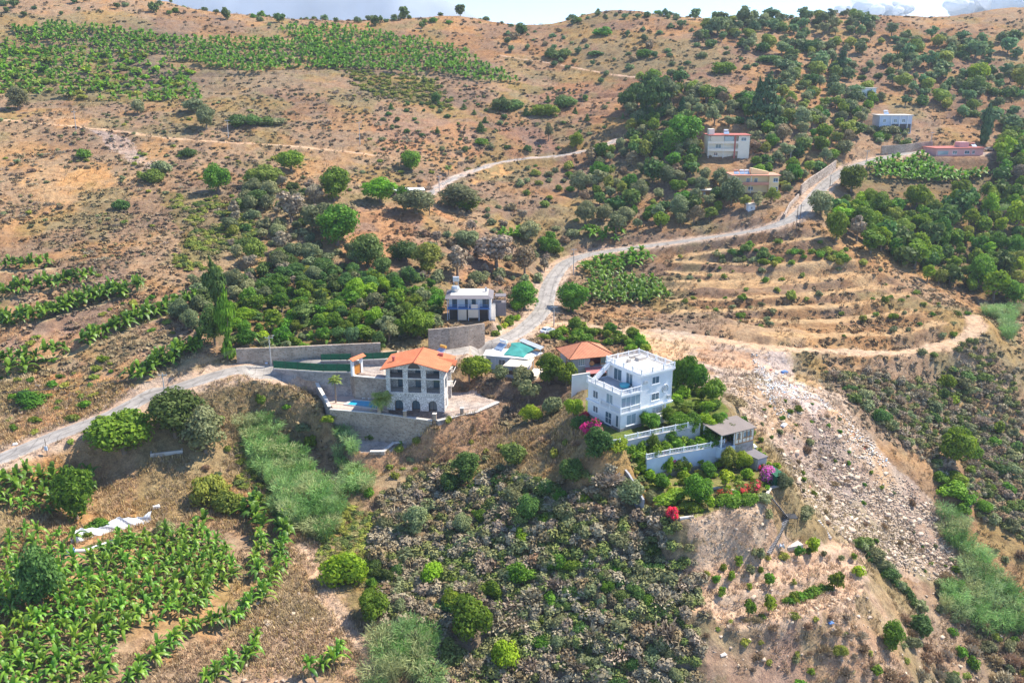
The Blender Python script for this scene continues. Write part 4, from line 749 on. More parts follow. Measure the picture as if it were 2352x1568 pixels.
# pergola house and annexes right of the garden
def pergola():
    zf = Z_G2+.3; p = [P(*cD(x, y), zf+2.75) for x, y in ((1480, 375), (1840, 288), (1600, 190), (1285, 235))]; c = p[0].copy(); c[2] = zf
    d = (p[1]-p[0])[:2]; rz = math.atan2(d[1], d[0]); r = thing('garden_house', 'open-sided garden house with flat brown roof beside the rubble slope', 'garden house', tuple(c), rz); w_ = float(np.hypot(*d)); n = np.array([-math.sin(rz), math.cos(rz)]); D = float((p[2]-p[1])[:2]@n); D = min(max(D, 4), 9)
    roofquad('roof', [[(-.3, -.3, 2.7), (w_+.3, -.3, 2.7), (w_+.3, D, 3.15), (-.3, D, 3.15)]], M['brownroof'], r, .16)
    m = MB(); xm = w_*.42
    for x in (.1, xm-.1): m.box(x-.1, .1, 0, x+.1, .3, 2.66)
    m.box(-.0, D-.3, 0, .2, D-.1, 3); split(m, 'post', M['whiter'], r)
    m = MB(); m.wall(xm, w_, 0, 2.66, .1, .3, [(xm+.5, xm+1.3, 1, 2.1), (xm+2.1, w_-.5, 1, 2.1)]); m.box(w_-.2, .3, 0, w_, D-.3, 2.66); m.box(.2, D-.5, 0, w_-.2, D-.3, 2.66); m.build('wall', M['cream'], r)
    window(r, Matrix.Identity(4), xm+.5, 1, .8, 1.1, M['wood'], M['glassl'], .2, 2); window(r, Matrix.Identity(4), xm+2.1, 1, max(.9, w_-.5-xm-2.1), 1.1, M['wood'], M['glassl'], .2, 2)
    m = MB(); m.box(xm, .0, .0, w_, .09, .16); [m.box(xm+k*(w_-xm)/5-.05, .02, .17, xm+k*(w_-xm)/5+.05, .09, 2.6) for k in range(6)]; m.build('timber_frame', M['wood'], r)
    m = MB(); m.box(-.1, -.1, -2.2, xm, D, -.02); m.build('white_base', M['bluew'], r); m = MB(); m.box(xm+.01, .05, -2.4, w_, D, -.03); m.build('stone_base', M['grstone'], r)
    m = MB(); [m.tube((x, .15, 0), (x, .15, .9), .02, 4) for x in np.arange(.3, xm-.3, .2)]; m.tube((.2, .15, .9), (xm-.2, .15, .9), .03, 5); m.build('railing', M['dark'], r)
    m = MB(); m.box(1.0, 1.5, 0, 2.6, 2.6, .7); m.build('table', M['wood'], r)
    def annex(name, pts, z, th, mat, label, zb, wallm):
        q = [P(*cD(x, y), z) for x, y in pts]; cc = q[0]; rr = thing(name, label, 'shed', (cc[0], cc[1], zb)); mm = MB(); mm.prism([tuple((a-cc)[:2]) for a in q], z-zb, z-zb+th); mm.build('roof', mat, rr)
        ce = sum(q)/4; mm = MB(); mm.prism([tuple(((a-ce)*.9+ce-cc)[:2]) for a in q], 0, z-zb-.003); mm.build('wall', wallm, rr)
    annex('shed', ((1650, 555), (1868, 515), (1830, 480), (1655, 500)), Z_G3+2.2, .12, M['whiter'], 'small shed with flat white roof under the garden house', Z_G3-.3, M['greyp'])
    annex('shed', ((1880, 655), (1990, 622), (1830, 535), (1680, 570)), Z_G3+2.3, .12, M['darkroof'], 'small shed with flat grey roof below the garden house', Z_G3-.3, M['greyp'])
    annex('shed', ((2075, 845), (2182, 818), (2040, 720), (1960, 745)), Z_G3+2.1, .06, M['netg'], 'dark green netted shelter at the corner of the lowest garden', Z_G3-.2, M['netg'])
pergola()
# ---------------- hip-roofed house ----------------
def hip_house():
    ze = Z_HIP+5.5; fl, fr, bl = P(*cB(1060, 420), ze), P(*cB(1572, 372), ze), P(*cB(872, 292), ze); o = fl.copy(); o[2] = Z_HIP; d = (fr-fl)[:2]; w_ = float(np.hypot(*d)); rz = math.atan2(d[1], d[0]); n = np.array([-math.sin(rz), math.cos(rz)]); D = float((bl-fl)[:2]@n); D = min(max(D, 7), 14)
    r = thing('hip_roofed_house', 'two-storey grey house with weathered tiled hip roof and red awning', 'house', tuple(o), rz); e = .9; a, b = (0, 0), (w_, D); rx0, rx1 = w_*.42, w_*.55; yr = D*.5; zr = 5.5+2.3
    E = [(0, 0, 5.5), (w_, 0, 5.5), (w_, D, 5.5), (0, D, 5.5)]; A, B = (rx0, yr, zr), (rx1, yr, zr)
    rf = roofquad('roof', [[E[0], E[1], B, A], [E[1], E[2], B], [E[2], E[3], A, B], [E[3], E[0], A]], M['tileb'], r, .15)
    m = MB(); [m.tube(p, q, .12, 5) for p, q in ((E[0], A), (E[1], B), (E[2], B), (E[3], A), (A, B))]; m.build('ridge_tiles', M['tileb'], rf)
    m = MB(); hol = [(2.6, 4.0, 3.6, 5.0), (5.2, 7.8, 3.1, 5.1), (w_-3, w_-1.8, 3.6, 5.0), (5, w_-1.5, .1, 2.3)]; m.wall(e, w_-e, 0, 5.35, e, e+.3, hol); m.T = SIDE(e); m.wall(e+.3, D-e, 0, 5.35, 0, .3, [(3, 4.3, 3.5, 4.9), (7, 8.2, 3.5, 4.9)] if D > 9.5 else [(3, 4.3, 3.5, 4.9)]); m.T = None
    m.box(w_-e-.3, e+.3, 0, w_-e, D-e, 5.35); m.box(e+.3, D-e-.3, 0, w_-e-.3, D-e, 5.35); m.build('wall', M['greyp'], r)
    m = MB(); m.box(e+.5, e+2.2, .02, w_-e-.5, e+2.3, 5.2); m.build('inner_wall', simple('maroon_wall', (.30, .08, .08), .8, .15, .6), r)
    window(r, Matrix.Identity(4), 2.6, 3.6, 1.4, 1.4, M['whiter'], M['glass'], e+.1, 3, 3); window(r, Matrix.Identity(4), w_-3, 3.6, 1.2, 1.4, M['wood'], M['glass'], e+.1)
    window(r, SIDE(e), 3, 3.5, 1.3, 1.4, M['wood'], M['glass'], .05)
    m = MB(); m.tube((5.6, e-.2, 3.9), (5.6, e+.1, 3.9), .55, 12); m.build('round_basket', M['wood'], r)
    m = MB(); m.box(e, e+.3, 2.75, w_-e, e+2.2, 2.95); m.box(e-.4, e-1.6, -.5, w_-e, e-1.3, .9); m.build('floor_slab', M['white'], r)
    roofquad('awning', [[(3.6, e-2.6, 2.45), (w_-2.6, e-2.6, 2.45), (w_-2.8, e-.02, 3.05), (4.0, e-.02, 3.05)]], M['awnr'], r, .05)
    m = MB(); [m.tube((x, e-2.4, 0), (x, e-2.4, 2.4), .05, 5) for x in (3.8, (w_+1)/2, w_-2.8)]; split(m, 'awning_post', M['dark'], r)
hip_house()
# ---------------- low house with the teal tarpaulin ----------------
def tarp_house():
    zr = Z_TARP+3.3; q = [P(*cB(x, y), zr) for x, y in ((112, 378), (600, 420), (770, 352), (560, 300), (140, 318))]; o = q[0].copy(); o[2] = Z_TARP; d = (q[1]-q[0])[:2]; rz = math.atan2(d[1], d[0]); R2 = np.array([[math.cos(rz), math.sin(rz)], [-math.sin(rz), math.cos(rz)]]); lo = lambda p: tuple(R2@(np.asarray(p)[:2]-o[:2])); qq = [lo(p) for p in q]
    r = thing('low_house', 'low white house with flat roof covered by a torn teal tarpaulin', 'house', tuple(o), rz); w_ = qq[1][0]
    m = MB(); m.prism(qq, 3.3, 3.5); m.build('roof', M['whiter'], r)
    m = MB(); m.wall(.5, w_-.5, -.8, 3.297, .5, .75, [(3.4, 5.0, 1.2, 2.6), (.8, 1.6, 1.2, 2.6)]); m.box(.5, .75, -.8, .75, 6, 3.297); m.box(.75, 5.8, -.8, w_-.5, 6, 3.297); m.box(w_-.75, .75, -.8, w_-.5, 5.8, 3.297); m.build('wall', M['bluew'], r)
    window(r, Matrix.Identity(4), 3.4, 1.2, 1.6, 1.4, M['whiter'], M['glass'], .6, 2); window(r, Matrix.Identity(4), .8, 1.2, .8, 1.4, M['whiter'], M['glass'], .6, 1)
    m = MB(); [m.box(x, .44, -.8, x+.08, .499, 3.2) for x in (.5, 2.6, 5.4, w_-.6)]; m.build('pilaster', M['whiter'], r)
    t = [lo(P(*cB(x, y), zr+h)) + (3.5+h,) for x, y, h in ((335, 372, .15), (560, 400, .15), (600, 355, .3), (700, 300, .9), (510, 236, .95), (415, 243, .7), (420, 275, .5))]
    c = tuple(sum(p[k] for p in t)/len(t) for k in range(2))+(4.35,)
    m = MB(); m.add([*t, c, *[(p[0], p[1], p[2]-.05) for p in t], (c[0], c[1], c[2]-.05)], [(i, (i+1) % 7, 7) for i in range(7)]+[(8+(i+1) % 7, 8+i, 15) for i in range(7)]+[(i, 8+i, 8+(i+1) % 7, (i+1) % 7) for i in range(7)]); m.build('tarpaulin', M['tarp'], r)
    t = [lo(P(*cB(x, y), zr+1.2)) + (4.7,) for x, y in ((505, 218), (745, 318), (782, 285), (545, 192))]; m = MB(); m.prism([p[:2] for p in t], 4.6, 4.7); [m.tube((p[0], p[1], -.5), (p[0], p[1], 4.6), .07, 5) for p in t]; m.build('metal_canopy', M['metal'], r)
    t = [lo(P(*cB(x, y), zr-.3)) for x, y in ((325, 478), (600, 500), (680, 412), (425, 412))]; m = MB(); m.prism(t, [2.75, 2.75, 3.1, 3.1], [2.85, 2.85, 3.2, 3.2]); m.build('awning', M['awnc'], r)
    c0 = [(np.array(p)-np.mean(t, 0))*.9+np.mean(t, 0) for p in t]; m = MB(); [m.box(p[0]-.1, p[1]-.1, -2.5, p[0]+.1, p[1]+.1, 2.74) for p in c0]; m.box(c0[0][0], c0[0][1]+.2, -2.5, c0[1][0], c0[1][1]+1.6, .2); m.build('porch', M['greyp'], r)
    m = MB(); m.prism([(a[0], a[1]) for a in (c0[1]+np.array([.2, 0]), c0[1]+np.array([2.2, .2]), c0[2]+np.array([2.4, 0]), c0[2]+np.array([.2, 0]))], -3, .9); m.build('side_terrace', M['cream'], r)
    m = MB(); s = c0[1]
    for k in range(8): m.box(s[0]+.6, s[1]-.3*(k+1), -3, s[0]+2.0, s[1]-.3*k, .9-.28*(k+1))
    m.build('steps', M['cap'], r)
    l = lo(P(*cB(305, 320), zr)); solar_heater(r, l[0], l[1]+.3, 3.5, R_(-25), None, 1.15)
tarp_house()
# ---------------- house with flat dark-edged roof ----------------
def mid_house():
    f = Frame(cE(255, 792), cE(915, 792), Z_MH); h1 = f.face(*cE(580, 604))[1]; hR = f.face(*cE(580, 436))[1]; w_ = f.w; D = 8.; print('MID', w_, h1, hR)
    r = thing('flat_roofed_house', 'two-storey blue and white house with long balcony and dark-edged flat roof', 'house', tuple(f.o), f.rz)
    m = MB(); m.box(.3, 2.0, 0, w_-.2, D, hR-.1); m.box(w_-.21, .5, 0, w_+.3, D-.02, hR-.2); m.build('wall', M['white'], r)
    m = MB(); m.box(0, 0, h1-.12, w_, 1.998, h1+.12); m.build('balcony_floor', M['blue'], r)
    for x in np.linspace(.08, w_-.08, 5): m = MB(); m.box(x-.08, .0, h1+.121, x+.08, .16, hR-.1); m.box(x-.09, .2, 0, x+.09, .38, h1-.121); split(m, 'post', M['bluew'], r)
    m = MB(); [m.tube((x, .08, h1+.1), (x, .08, h1+1.0), .02, 4) for x in np.arange(.2, w_-.1, .18)]; m.box(.1, .05, h1+1.0, w_-.1, .11, h1+1.06); m.build('balcony_railing', M['blue'], r)
    for x, ww in ((1.2, 1.2), (4.4, 1.0), (6.1, 1.0), (8.8, 1.6)):
        if x+ww < w_: window(r, Matrix.Identity(4), x, h1+.13, ww, 2.1, M['dark'], M['glass'], 1.99, 2, 1, False, 'balcony_door')
    m = MB(); m.box(w_*.56, -.03, h1+.13, w_*.72, -.001, h1+1.2); m.build('hung_blanket', M['cap'], r)
    m = MB(); m.box(w_*.26, -.02, .3, w_*.455, .02, h1-.15); m.box(w_*.49, -.02, .9, w_*.73, .02, h1-.15); m.build('roller_screen', M['awnc'], r)
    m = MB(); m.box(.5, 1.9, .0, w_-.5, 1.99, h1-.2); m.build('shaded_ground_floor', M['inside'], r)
    rr = MB(); x0, x1, y0, y1 = -.5, w_+.9, -.4, D+.5; b = 1.3; zt = hR+.5
    rr.add([(x0, y0, hR-.1), (x1, y0, hR-.1), (x1, y1, hR-.1), (x0, y1, hR-.1), (x0+b, y0+b, zt), (x1-b, y0+b, zt), (x1-b, y1-.4, zt), (x0+b, y1-.4, zt)], [(3, 2, 1, 0), (0, 1, 5, 4), (1, 2, 6, 5), (2, 3, 7, 6), (3, 0, 4, 7), (4, 5, 6, 7)]); ro = rr.build('roof', M['darkroof'], r)
    m = MB(); m.box(x0+b+.05, y0+b+.05, zt+.002, x1-b-.05, y1-.5, zt+.03); m.build('roof_deck', M['deck'], ro)
    m = MB(); m.tube((1.9, 4.6, zt), (1.9, 4.6, zt+1.0), .75, 10, 1.1); m.tube((1.9, 4.6, zt+1), (1.9, 4.6, zt+1.5), 1.1, 10, .9); m.build('water_tank', M['metal'], r)
    m = MB(); [m.tube((1.4+sx, 6.3+sy, zt), (1.4+sx, 6.3+sy, zt+2.3), .05, 5) for sx in (0, 1.1) for sy in (0, .8)]; m.box(1.2, 6.1, zt+2.3, 2.7, 7.3, zt+3.4); m.build('tank_tower', M['metal'], r)
    m = MB(); m.box(w_-1.3, 4.4, zt, w_-.8, 5, zt+1.1); m.build('chimney', M['greyp'], r)
    m = MB(); m.box(w_+1.2, 4.6, hR-.8, w_+4, 7.6, hR-.65); [m.tube((w_+x, y, 0), (w_+x, y, hR-.8), .07, 5) for x in (1.4, 3.8) for y in (4.8, 7.4)]; m.box(w_+.5, 4.8, 0, w_+4, 7.4, .6*hR); m.build('side_shelter', M['darkroof'], r)
    m = MB()
    for k in range(16): m.box(w_+.35, 4.2-k*.28, 0, w_+1.35, 4.5-k*.28, h1+.6-(k+1)*.2)
    m.build('outside_steps', M['cap'], r)
mid_house()
# ---------------- houses up the valley ----------------
def block(name, label, a, b, z, D, storeys, sh, mats, slab, slabm, wins, balc=None, extra=None, sealmat=None):
    f = Frame(a, b, z); r = thing(name, label, 'house', tuple(f.o), f.rz); w_ = f.w; hR = storeys*sh; m = MB(); x1 = balc[1] if balc else 0
    if balc: m.box(x1, 0, -3, w_, D, hR); m.box(0, 1.5, -3, x1-.001, D, hR)
    else: m.box(0, 0, -3, w_, D, hR)
    m.build('wall', mats, r); m = MB(); m.box(-.5, -.4, hR+.001, w_+.5, D+.4, hR+.3); m.build('roof_slab', slabm, r)
    if balc:
        for k in balc[2]:
            m = MB(); m.box(-.3, -.1, k*sh-.15, x1-.002, 1.499, k*sh+.0); m.box(-.3, -.1, k*sh, x1-.002, .02, k*sh+.85); m.box(-.3, .02, k*sh, -.2, 1.4, k*sh+.85); m.build('balcony', slabm if not sealmat else sealmat, r)
        for x in (0, x1*.5): m = MB(); m.box(x, 0.03, 0, x+.15, .2, hR); m.build('post', M['white'], r)
    for x, k, ww, hh, yb in wins: window(r, Matrix.Identity(4), x, k*sh+(.9 if hh < 1.8 else .05), ww, hh, M['whiter'], M['glass'], (1.46 if yb else -.03), 2, 1, hh < 1.8, 'window')
    if extra: extra(r, w_, D, hR)
    return f, r
def ye(r, w_, D, hR):
    m = MB(); m.add([(w_*.42, 2, hR+.3), (w_*.8, 2, hR+.3), (w_*.8, 5, hR+.3), (w_*.42, 5, hR+.3), (w_*.42, 2, hR+2.5), (w_*.8, 2, hR+1.2), (w_*.8, 5, hR+1.2), (w_*.42, 5, hR+2.5)], [(3, 2, 1, 0), (4, 5, 6, 7), (0, 1, 5, 4), (1, 2, 6, 5), (2, 3, 7, 6), (3, 0, 4, 7)]); m.build('stair_head', M['yellow'], r)
    for i, x in enumerate((1.6, 3.6, 5.4)): solar_heater(r, x, 2.4, hR+.3, 0, M['oran'] if i == 0 else None, .85)
def re_(r, w_, D, hR):
    m = MB(); m.box(.2, 2, hR+.3, 2.4, 5, hR+2.4); m.build('stair_head', M['cream'], r); solar_heater(r, w_*.45, 2.6, hR+.3); m = MB(); m.box(w_*.62, -.12, 0, w_*.66, -.002, hR); m.build('pilaster', M['red'], r)
    m = MB(); m.box(.6, -.16, hR-2.2, w_*.36, -.11, hR-.1); m.build('striped_blind', M['awnc'], r); m = MB(); m.box(w_*.38, -.14, hR-2.1, w_*.60, -.10, hR-.3); m.build('glazed_balcony', M['glassl'], r)
def pk(r, w_, D, hR):
    m = MB(); m.box(w_*.56, 2.5, hR+.3, w_*.76, 6, hR+2.3); m.build('stair_head', M['pink'], r); solar_heater(r, w_*.86, 2.5, hR+.3, 0, M['oran']); m = MB(); m.box(-.4, -.35, -.9, w_+.3, -.01, .15); m.build('parapet', M['red'], r)
    m = MB(); m.box(.6, -.08, .7, w_*.25, -.01, 2.2); m.build('glazed_balcony', M['glassl'], r)
def gy(r, w_, D, hR):
    solar_heater(r, w_*.25, 2.5, hR+.3); m = MB(); m.box(w_*.35, -.1, .2, w_-.3, -.01, hR-3.4); m.build('ground_floor_shade', M['inside'], r)  # dark panel on the solid wall paints the shade of an opening
    m = MB(); [m.box(x, -.4, -2, x+.25, -.15, hR) for x in (w_*.35, w_*.6, w_*.85)]; split(m, 'post', M['whiter'], r)
def yo(c, x, y): return c(x, y)
zy = Z_YEL
block('yellow_house', 'two-storey yellow house with orange balconies and roof solar heaters above the road', cF(312, 652), cF(668, 652), zy, 9, 2, 3.1, M['yellow'], 1, M['oran'], [(1.0, 1, 1.8, 2.1, 1), (5.2, 1, 1.2, 2.1, 1), (8, 1, 1.2, 2.1, 1), (14.4, 1, 1.7, 1.4, 0), (3.4, 0, .9, 1.3, 1), (6, 0, 1.8, 1.3, 1), (14.2, 0, 2.0, 1.4, 0)], (0, 13.0, (1,)), ye)
block('cream_house', 'cream house with red trim and striped balcony blind on the wooded slope', cF(125, 382), cF(440, 382), Z_RED, 9, 3, 2.9, M['cream'], 1, M['red'], [(3.0, 1, 2.2, 1.5, 1), (12.5, 2, 2.0, 1.3, 0), (2.5, 0, 1.5, 1.3, 1)], (0, 11.5, (1, 2)), re_, M['cream'])
block('pink_house', 'low pink house with flat roof above the banana grove', cF(1892, 368), cF(2255, 362), Z_PNK, 9, 1, 3.1, M['pink'], 1, M['red'], [(7.2, 0, 2.0, 1.3, 0), (12.6, 0, 2.2, 1.3, 0), (16, 0, 1.2, 1.3, 0)], None, pk)
block('grey_house', 'grey two-storey house with white posts on the upper right terraces', cF(1445, 186), cF(1695, 186), Z_GRY, 8, 2, 3.6, M['bluew'], 1, M['cap'], [(1.5, 1, 1.2, 1.4, 0), (6, 1, 1.4, 1.4, 0), (9.5, 1, 1.4, 1.4, 0)], None, gy)
g = G(*c3(1185, 655))[0]; block('white_cottage', 'small white house half hidden by trees on the upper slope', c3(1185, 655), c3(1345, 655), float(g[2]), 7, 1, 4., M['white'], 1, M['cap'], [(2, 0, 1.2, 1.4, 0), (7, 0, 1.2, 1.4, 0)])
g = G(*c2(500, 1335))[0]; block('small_house', 'low white shack with pink side among trees below the upper dirt road', c2(415, 1335), c2(605, 1330), float(g[2]), 6, 1, 2.6, M['pink'], 1, M['whiter'], [(2, 0, 1, 1, 0), (7, 0, 1, 1, 0)])
for lab, a, b in (('tiny plank shed with pale roof left of the yellow house', cF(72, 680), cF(155, 680)), ('tiny white hut with pitched roof among olives under the yellow house', cF(436, 795), cF(490, 795))):
    g = G(*a)[0]; f, r = block('shed', lab, a, b, float(g[2]), 3, 1, 2.3, M['wood'] if 'plank' in lab else M['white'], 1, M['cap'], [(.8, 0, .7, .8, 0)])
# retaining walls along the valley road
def groundwall(name, pts, h, mat, label, th=.6, cat='wall', sink=1.5, group=None):
    p = resample(Gp(pts), 5); return wallline(name, p, [q[2]+h for q in p], [q[2]-sink for q in p], th, mat, label, cat, None, group=group)
groundwall('retaining_wall', [(545, 832), (640, 829), (740, 824), (875, 818)], 3.2, M['gstone'], 'long brown stone retaining wall behind the road, under the orchard')
groundwall('retaining_wall', [(985, 806), (1050, 800), (1112, 790)], 5.2, M['gstone'], 'high brown stone retaining wall below the blue and white house')
groundwall('retaining_wall', [cF(842, 668), cF(905, 610), cF(985, 560), cF(1070, 500), cF(1110, 470)], 3.6, M['rubble'], 'steep pale rubble wall beside the climbing road')
groundwall('retaining_wall', [cF(1465, 350), cF(1640, 340), cF(1760, 322), cF(1860, 312)], 3.4, M['gstone'], 'long grey retaining wall above the banana grove')
groundwall('field_wall', [cF(715, 850), cF(760, 760), cF(825, 690)], 1.5, M['rubble'], 'low rough wall on the road bend under the trees', .5)
# ---------------- poles and wires ----------------
POLES = [(623, 770, 841, 0, 'grey power pole at the roadside left of the green screened fence'), (382, 855, 935, 0, 'grey power pole on the outer edge of the lower road'), (175, 254, 298, 0, 'distant pole beside the upper dirt track, leftmost'), (525, 274, 318, 0, 'distant pole by the dark bushes on the upper dirt track'),
 (827, 279, 333, 0, 'pale lone pole on the bare hillside'), (1009, 402, 441, 0, 'pole at the lower end of the upper dirt road'), (987, 458, 495, 1, 'dark timber pole among trees below the small shack'), (1317, 569, 632, 0, 'grey pole inside the upper road bend'), (1272, 700, 752, 0, 'grey pole beside the white car at the junction'),
 (1836, 468, 522, 1, 'dark pole on the climbing road bend, right one of the pair'), (1828, 472, 531, 1, 'dark pole on the climbing road bend, left one of the pair'), (1906, 400, 430, 1, 'dark pole against the pale rubble wall'), (1989, 344, 380, 0, 'grey pole at the top of the climbing road'), (2136, 302, 344, 0, 'tall pale pole by the grey retaining wall above the banana grove'), (1815, 342, 372, 0, 'short lamp pole on the bank below the pines')]
ptop = []
for u, v0, v1, k, lab in POLES:
    g = G(u, v1)[0]; h = HC+g[1]*float(ray(u, v0)[2]/ray(u, v0)[1])-g[2]; r = thing('utility_pole', lab, 'pole', (g[0], g[1], g[2]-.1), 0, 'power poles along the tracks'); m = MB(); m.tube((0, 0, 0), (0, 0, h), .16, 8, .09); m.build('shaft', M['poled'] if k else M['pole'], r)
    m = MB(); m.box(-.9, -.06, h-.55, .9, .06, h-.43); [m.tube((x, 0, h-.43), (x, 0, h-.2), .05, 5) for x in (-.8, 0, .8)]; m.build('crossarm', M['metal'], r); ptop.append(np.array([g[0], g[1], g[2]+h-.35]))
    if 'roadside' in lab or 'alone' in lab or 'lone pole' in lab: m = MB(); m.tube((0, 0, h-.1), (.9, -.3, h+.15), .035, 5); m.box(.8, -.42, h+.08, 1.25, -.2, h+.2); m.build('lamp', M['metal'], r)
wa = [(0, 1), (1, (-60, 905, 152)), (0, (700, 735, 205)), (7, 8), (12, 13), (13, (2400, 290, 400)), (5, (1060, 470, 300)), (7, (1460, 560, 290)), (12, 11), (3, 4)]
for i, (a, b) in enumerate(wa):
    A = ptop[a]; B = ptop[b] if isinstance(b, int) else PY(*b[:2], float(b[2])); L = np.linalg.norm(B-A); m = MB()
    for off in (-.8, 0, .8):
        pr = None
        for k in range(15):
            t = k/14; q = A+(B-A)*t-np.array([0, 0, 4*t*(1-t)*L*.018])+np.array([off, 0, 0])-A
            if pr is not None: m.tube(pr, q, .022, 3)
            pr = q
    o = m.build('power_lines', M['dark']); o.location = A; o['label'] = ['slack power lines between the two lower road poles', 'power lines leaving the lower road pole to the left', 'power lines crossing the orchard from the roadside pole', 'power lines down to the junction pole', 'power lines rising to the tall pole over the grey wall', 'power lines leaving the tall pole to the right', 'power lines over the trees below the shack', 'power lines over the upper banana patch', 'power lines beside the rubble wall', 'power lines across the bare hillside'][i]; o['category'] = 'power lines'
g = G(109, 1048)[0]; r = thing('meter_post', 'thin rusty post with small white meter box beside the lower road', 'post', tuple(g)); m = MB(); m.tube((0, 0, 0), (0, 0, 3.6), .06, 6); m.build('post', M['poled'], r); m = MB(); m.box(-.25, -.2, 1.3, .25, .05, 2.1); m.build('meter_box', M['bluew'], r); m = MB(); m.tube((0, 0, 3.5), (4.5, -2.5, .1), .02, 3); m.tube((0, 0, 3.5), (2.4, -2.6, 0), .02, 3); m.build('guy_wire', M['poled'], r)
# ---------------- cars ----------------
def car(u, v, rz, col, lab, s=1.):
    g = G(u, v)[0]; r = thing('parked_car', lab, 'car', (g[0], g[1], g[2]+.12), rz); W2 = .85
    prof = [(-2.1, .35), (-2.15, .75), (-1.95, .95), (-1.5, 1.0), (-1.0, 1.42), (.35, 1.45), (1.0, .98), (1.9, .85), (2.15, .65), (2.1, .3)]
    m = MB(); n = len(prof); m.add([(x, -W2*(1 if z < 1.1 else .82), z) for x, z in prof]+[(x, W2*(1 if z < 1.1 else .82), z) for x, z in prof], [tuple(range(n)), tuple(range(n, 2*n))[::-1]]+[(i, n+i, n+(i+1) % n, (i+1) % n) for i in range(n)])
    b = m.build('body', col, r); b.scale = (s, s, s)
    m = MB()
    for sy in (-1, 1): m.add([(-1.4, sy*(W2+.01), 1.0), (.85, sy*(W2+.01), 1.0), (.3, sy*(W2*.83+.01), 1.38), (-.95, sy*(W2*.83+.01), 1.38)], [(0, 1, 2, 3)])
    m.add([(.42, -W2*.8, 1.44), (.42, W2*.8, 1.44), (1.0, W2*.85, 1.02), (1.0, -W2*.85, 1.02)], [(0, 1, 2, 3)]); m.add([(-1.05, -W2*.8, 1.42), (-1.05, W2*.8, 1.42), (-1.5, W2*.85, 1.04), (-1.5, -W2*.85, 1.04)], [(3, 2, 1, 0)]); m.build('car_windows', M['glass'], r).location = (0, 0, .015)
    for x in (-1.3, 1.35):
        for y in (-W2, W2): m = MB(); m.tube((x, y-.1, .32), (x, y+.1, .32), .33, 12); m.build('wheel', M['dark'], r)
    for y in (-.6, .6): m = MB(); m.box(-2.19, y-.18, .68, -2.13, y+.18, .85); m.build('tail_light', M['red'], r); m = MB(); m.box(2.1, y-.18, .6, 2.17, y+.18, .74); m.build('headlight', M['glassl'], r)
car(1257, 765, R_(50), simple('white_car_paint', (.78, .78, .80), .3, .02, 1, 0, 0, .5), 'white car parked beside the pole at the road junction')
car(2272, 347, R_(10), simple('beige_car_paint', (.62, .55, .45), .35, .02, 1, 0, 0, .5), 'beige pickup parked right of the pink house')
car(1822+210, 267+1, R_(5), simple('silver_car_paint', (.55, .58, .62), .35, .02, 1, 0, 0, .5), 'silver car half hidden in vines right of the grey house') if False else None
# ---------------- small things ----------------
def crumple(name, pts, zt, mat, label, cat):
    pass
def basin():
    q = [G(*c7(x, y))[0] for x, y in ((470, 655), (640, 590), (880, 520), (1010, 500), (1020, 540), (900, 590), (700, 650), (540, 700))]; c = sum(q)/len(q); r = thing('water_basin', 'earth basin lined with crumpled white plastic sheet above the banana field', 'basin', tuple(c))
    up = [G(*c7(x, y))[0] for x, y in ((470, 650), (560, 610), (700, 570), (850, 530), (1010, 490))]; tp = [np.array(p)+(0, .6, 1.9) for p in up]; m = MB(); n = 40; U = resample(np.array(up), .5); V = []; k = 7
    for i, p in enumerate(U):
        for j in range(k): t = j/(k-1); V.append(tuple(p+np.array([0, .9*t+.25*math.sin(i*.9+j), 2.0*t*(.8+.25*math.sin(i*.45))+.15*math.sin(i*1.9+j*2)])-c))
    F_ = [(i*k+j, (i+1)*k+j, (i+1)*k+j+1, i*k+j+1) for i in range(len(U)-1) for j in range(k-1)]; m.add(V, F_); o = m.build('plastic_sheet', M['plastic'], r); s = o.modifiers.new('solid', 'SOLIDIFY'); s.thickness = .04
    lo = [G(*c7(x, y))[0] for x, y in ((500, 690), (580, 690), (660, 660), (760, 625))]; m = MB()
    for a, b in zip(lo, lo[1:]): m.tube(a-c+(0, 0, .2), b-c+(0, 0, .25), .35, 7)
    m.build('sheet_fold', M['plastic'], r)
    m = MB(); w3 = [G(*c7(x, y))[0] for x, y in ((510, 675), (700, 610), (900, 560), (720, 640), (560, 685))]; z = max(p[2] for p in w3)+.1; m.add([tuple(np.array([p[0], p[1], p[2]+.12])-c) for p in w3], [(0, 1, 2, 3, 4)]); m.build('muddy_water', glassmat('green_water', (.10, .11, .04), .1), r)
    for i, (x, y) in enumerate(((455, 710), (488, 700))):
        g = G(*c7(x, y))[0]; m = MB(); m.tube((0, 0, 0), (0, 0, .2), .34, 14, .38); m.tube((0, 0, .2), (0, 0, .95), .38, 14, .38); m.tube((0, 0, .95), (0, 0, 1.1), .38, 14, .30); rr_ = thing('barrel', ('blue plastic barrel beside the lined basin, left one', 'blue plastic barrel beside the lined basin, right one')[i], 'barrel', tuple(g)); m.build('drum', M['blue'], rr_); m = MB(); m.tube((0, 0, 1.1), (0, 0, 1.16), .3, 14); m.build('lid', M['dark'], rr_)
basin()
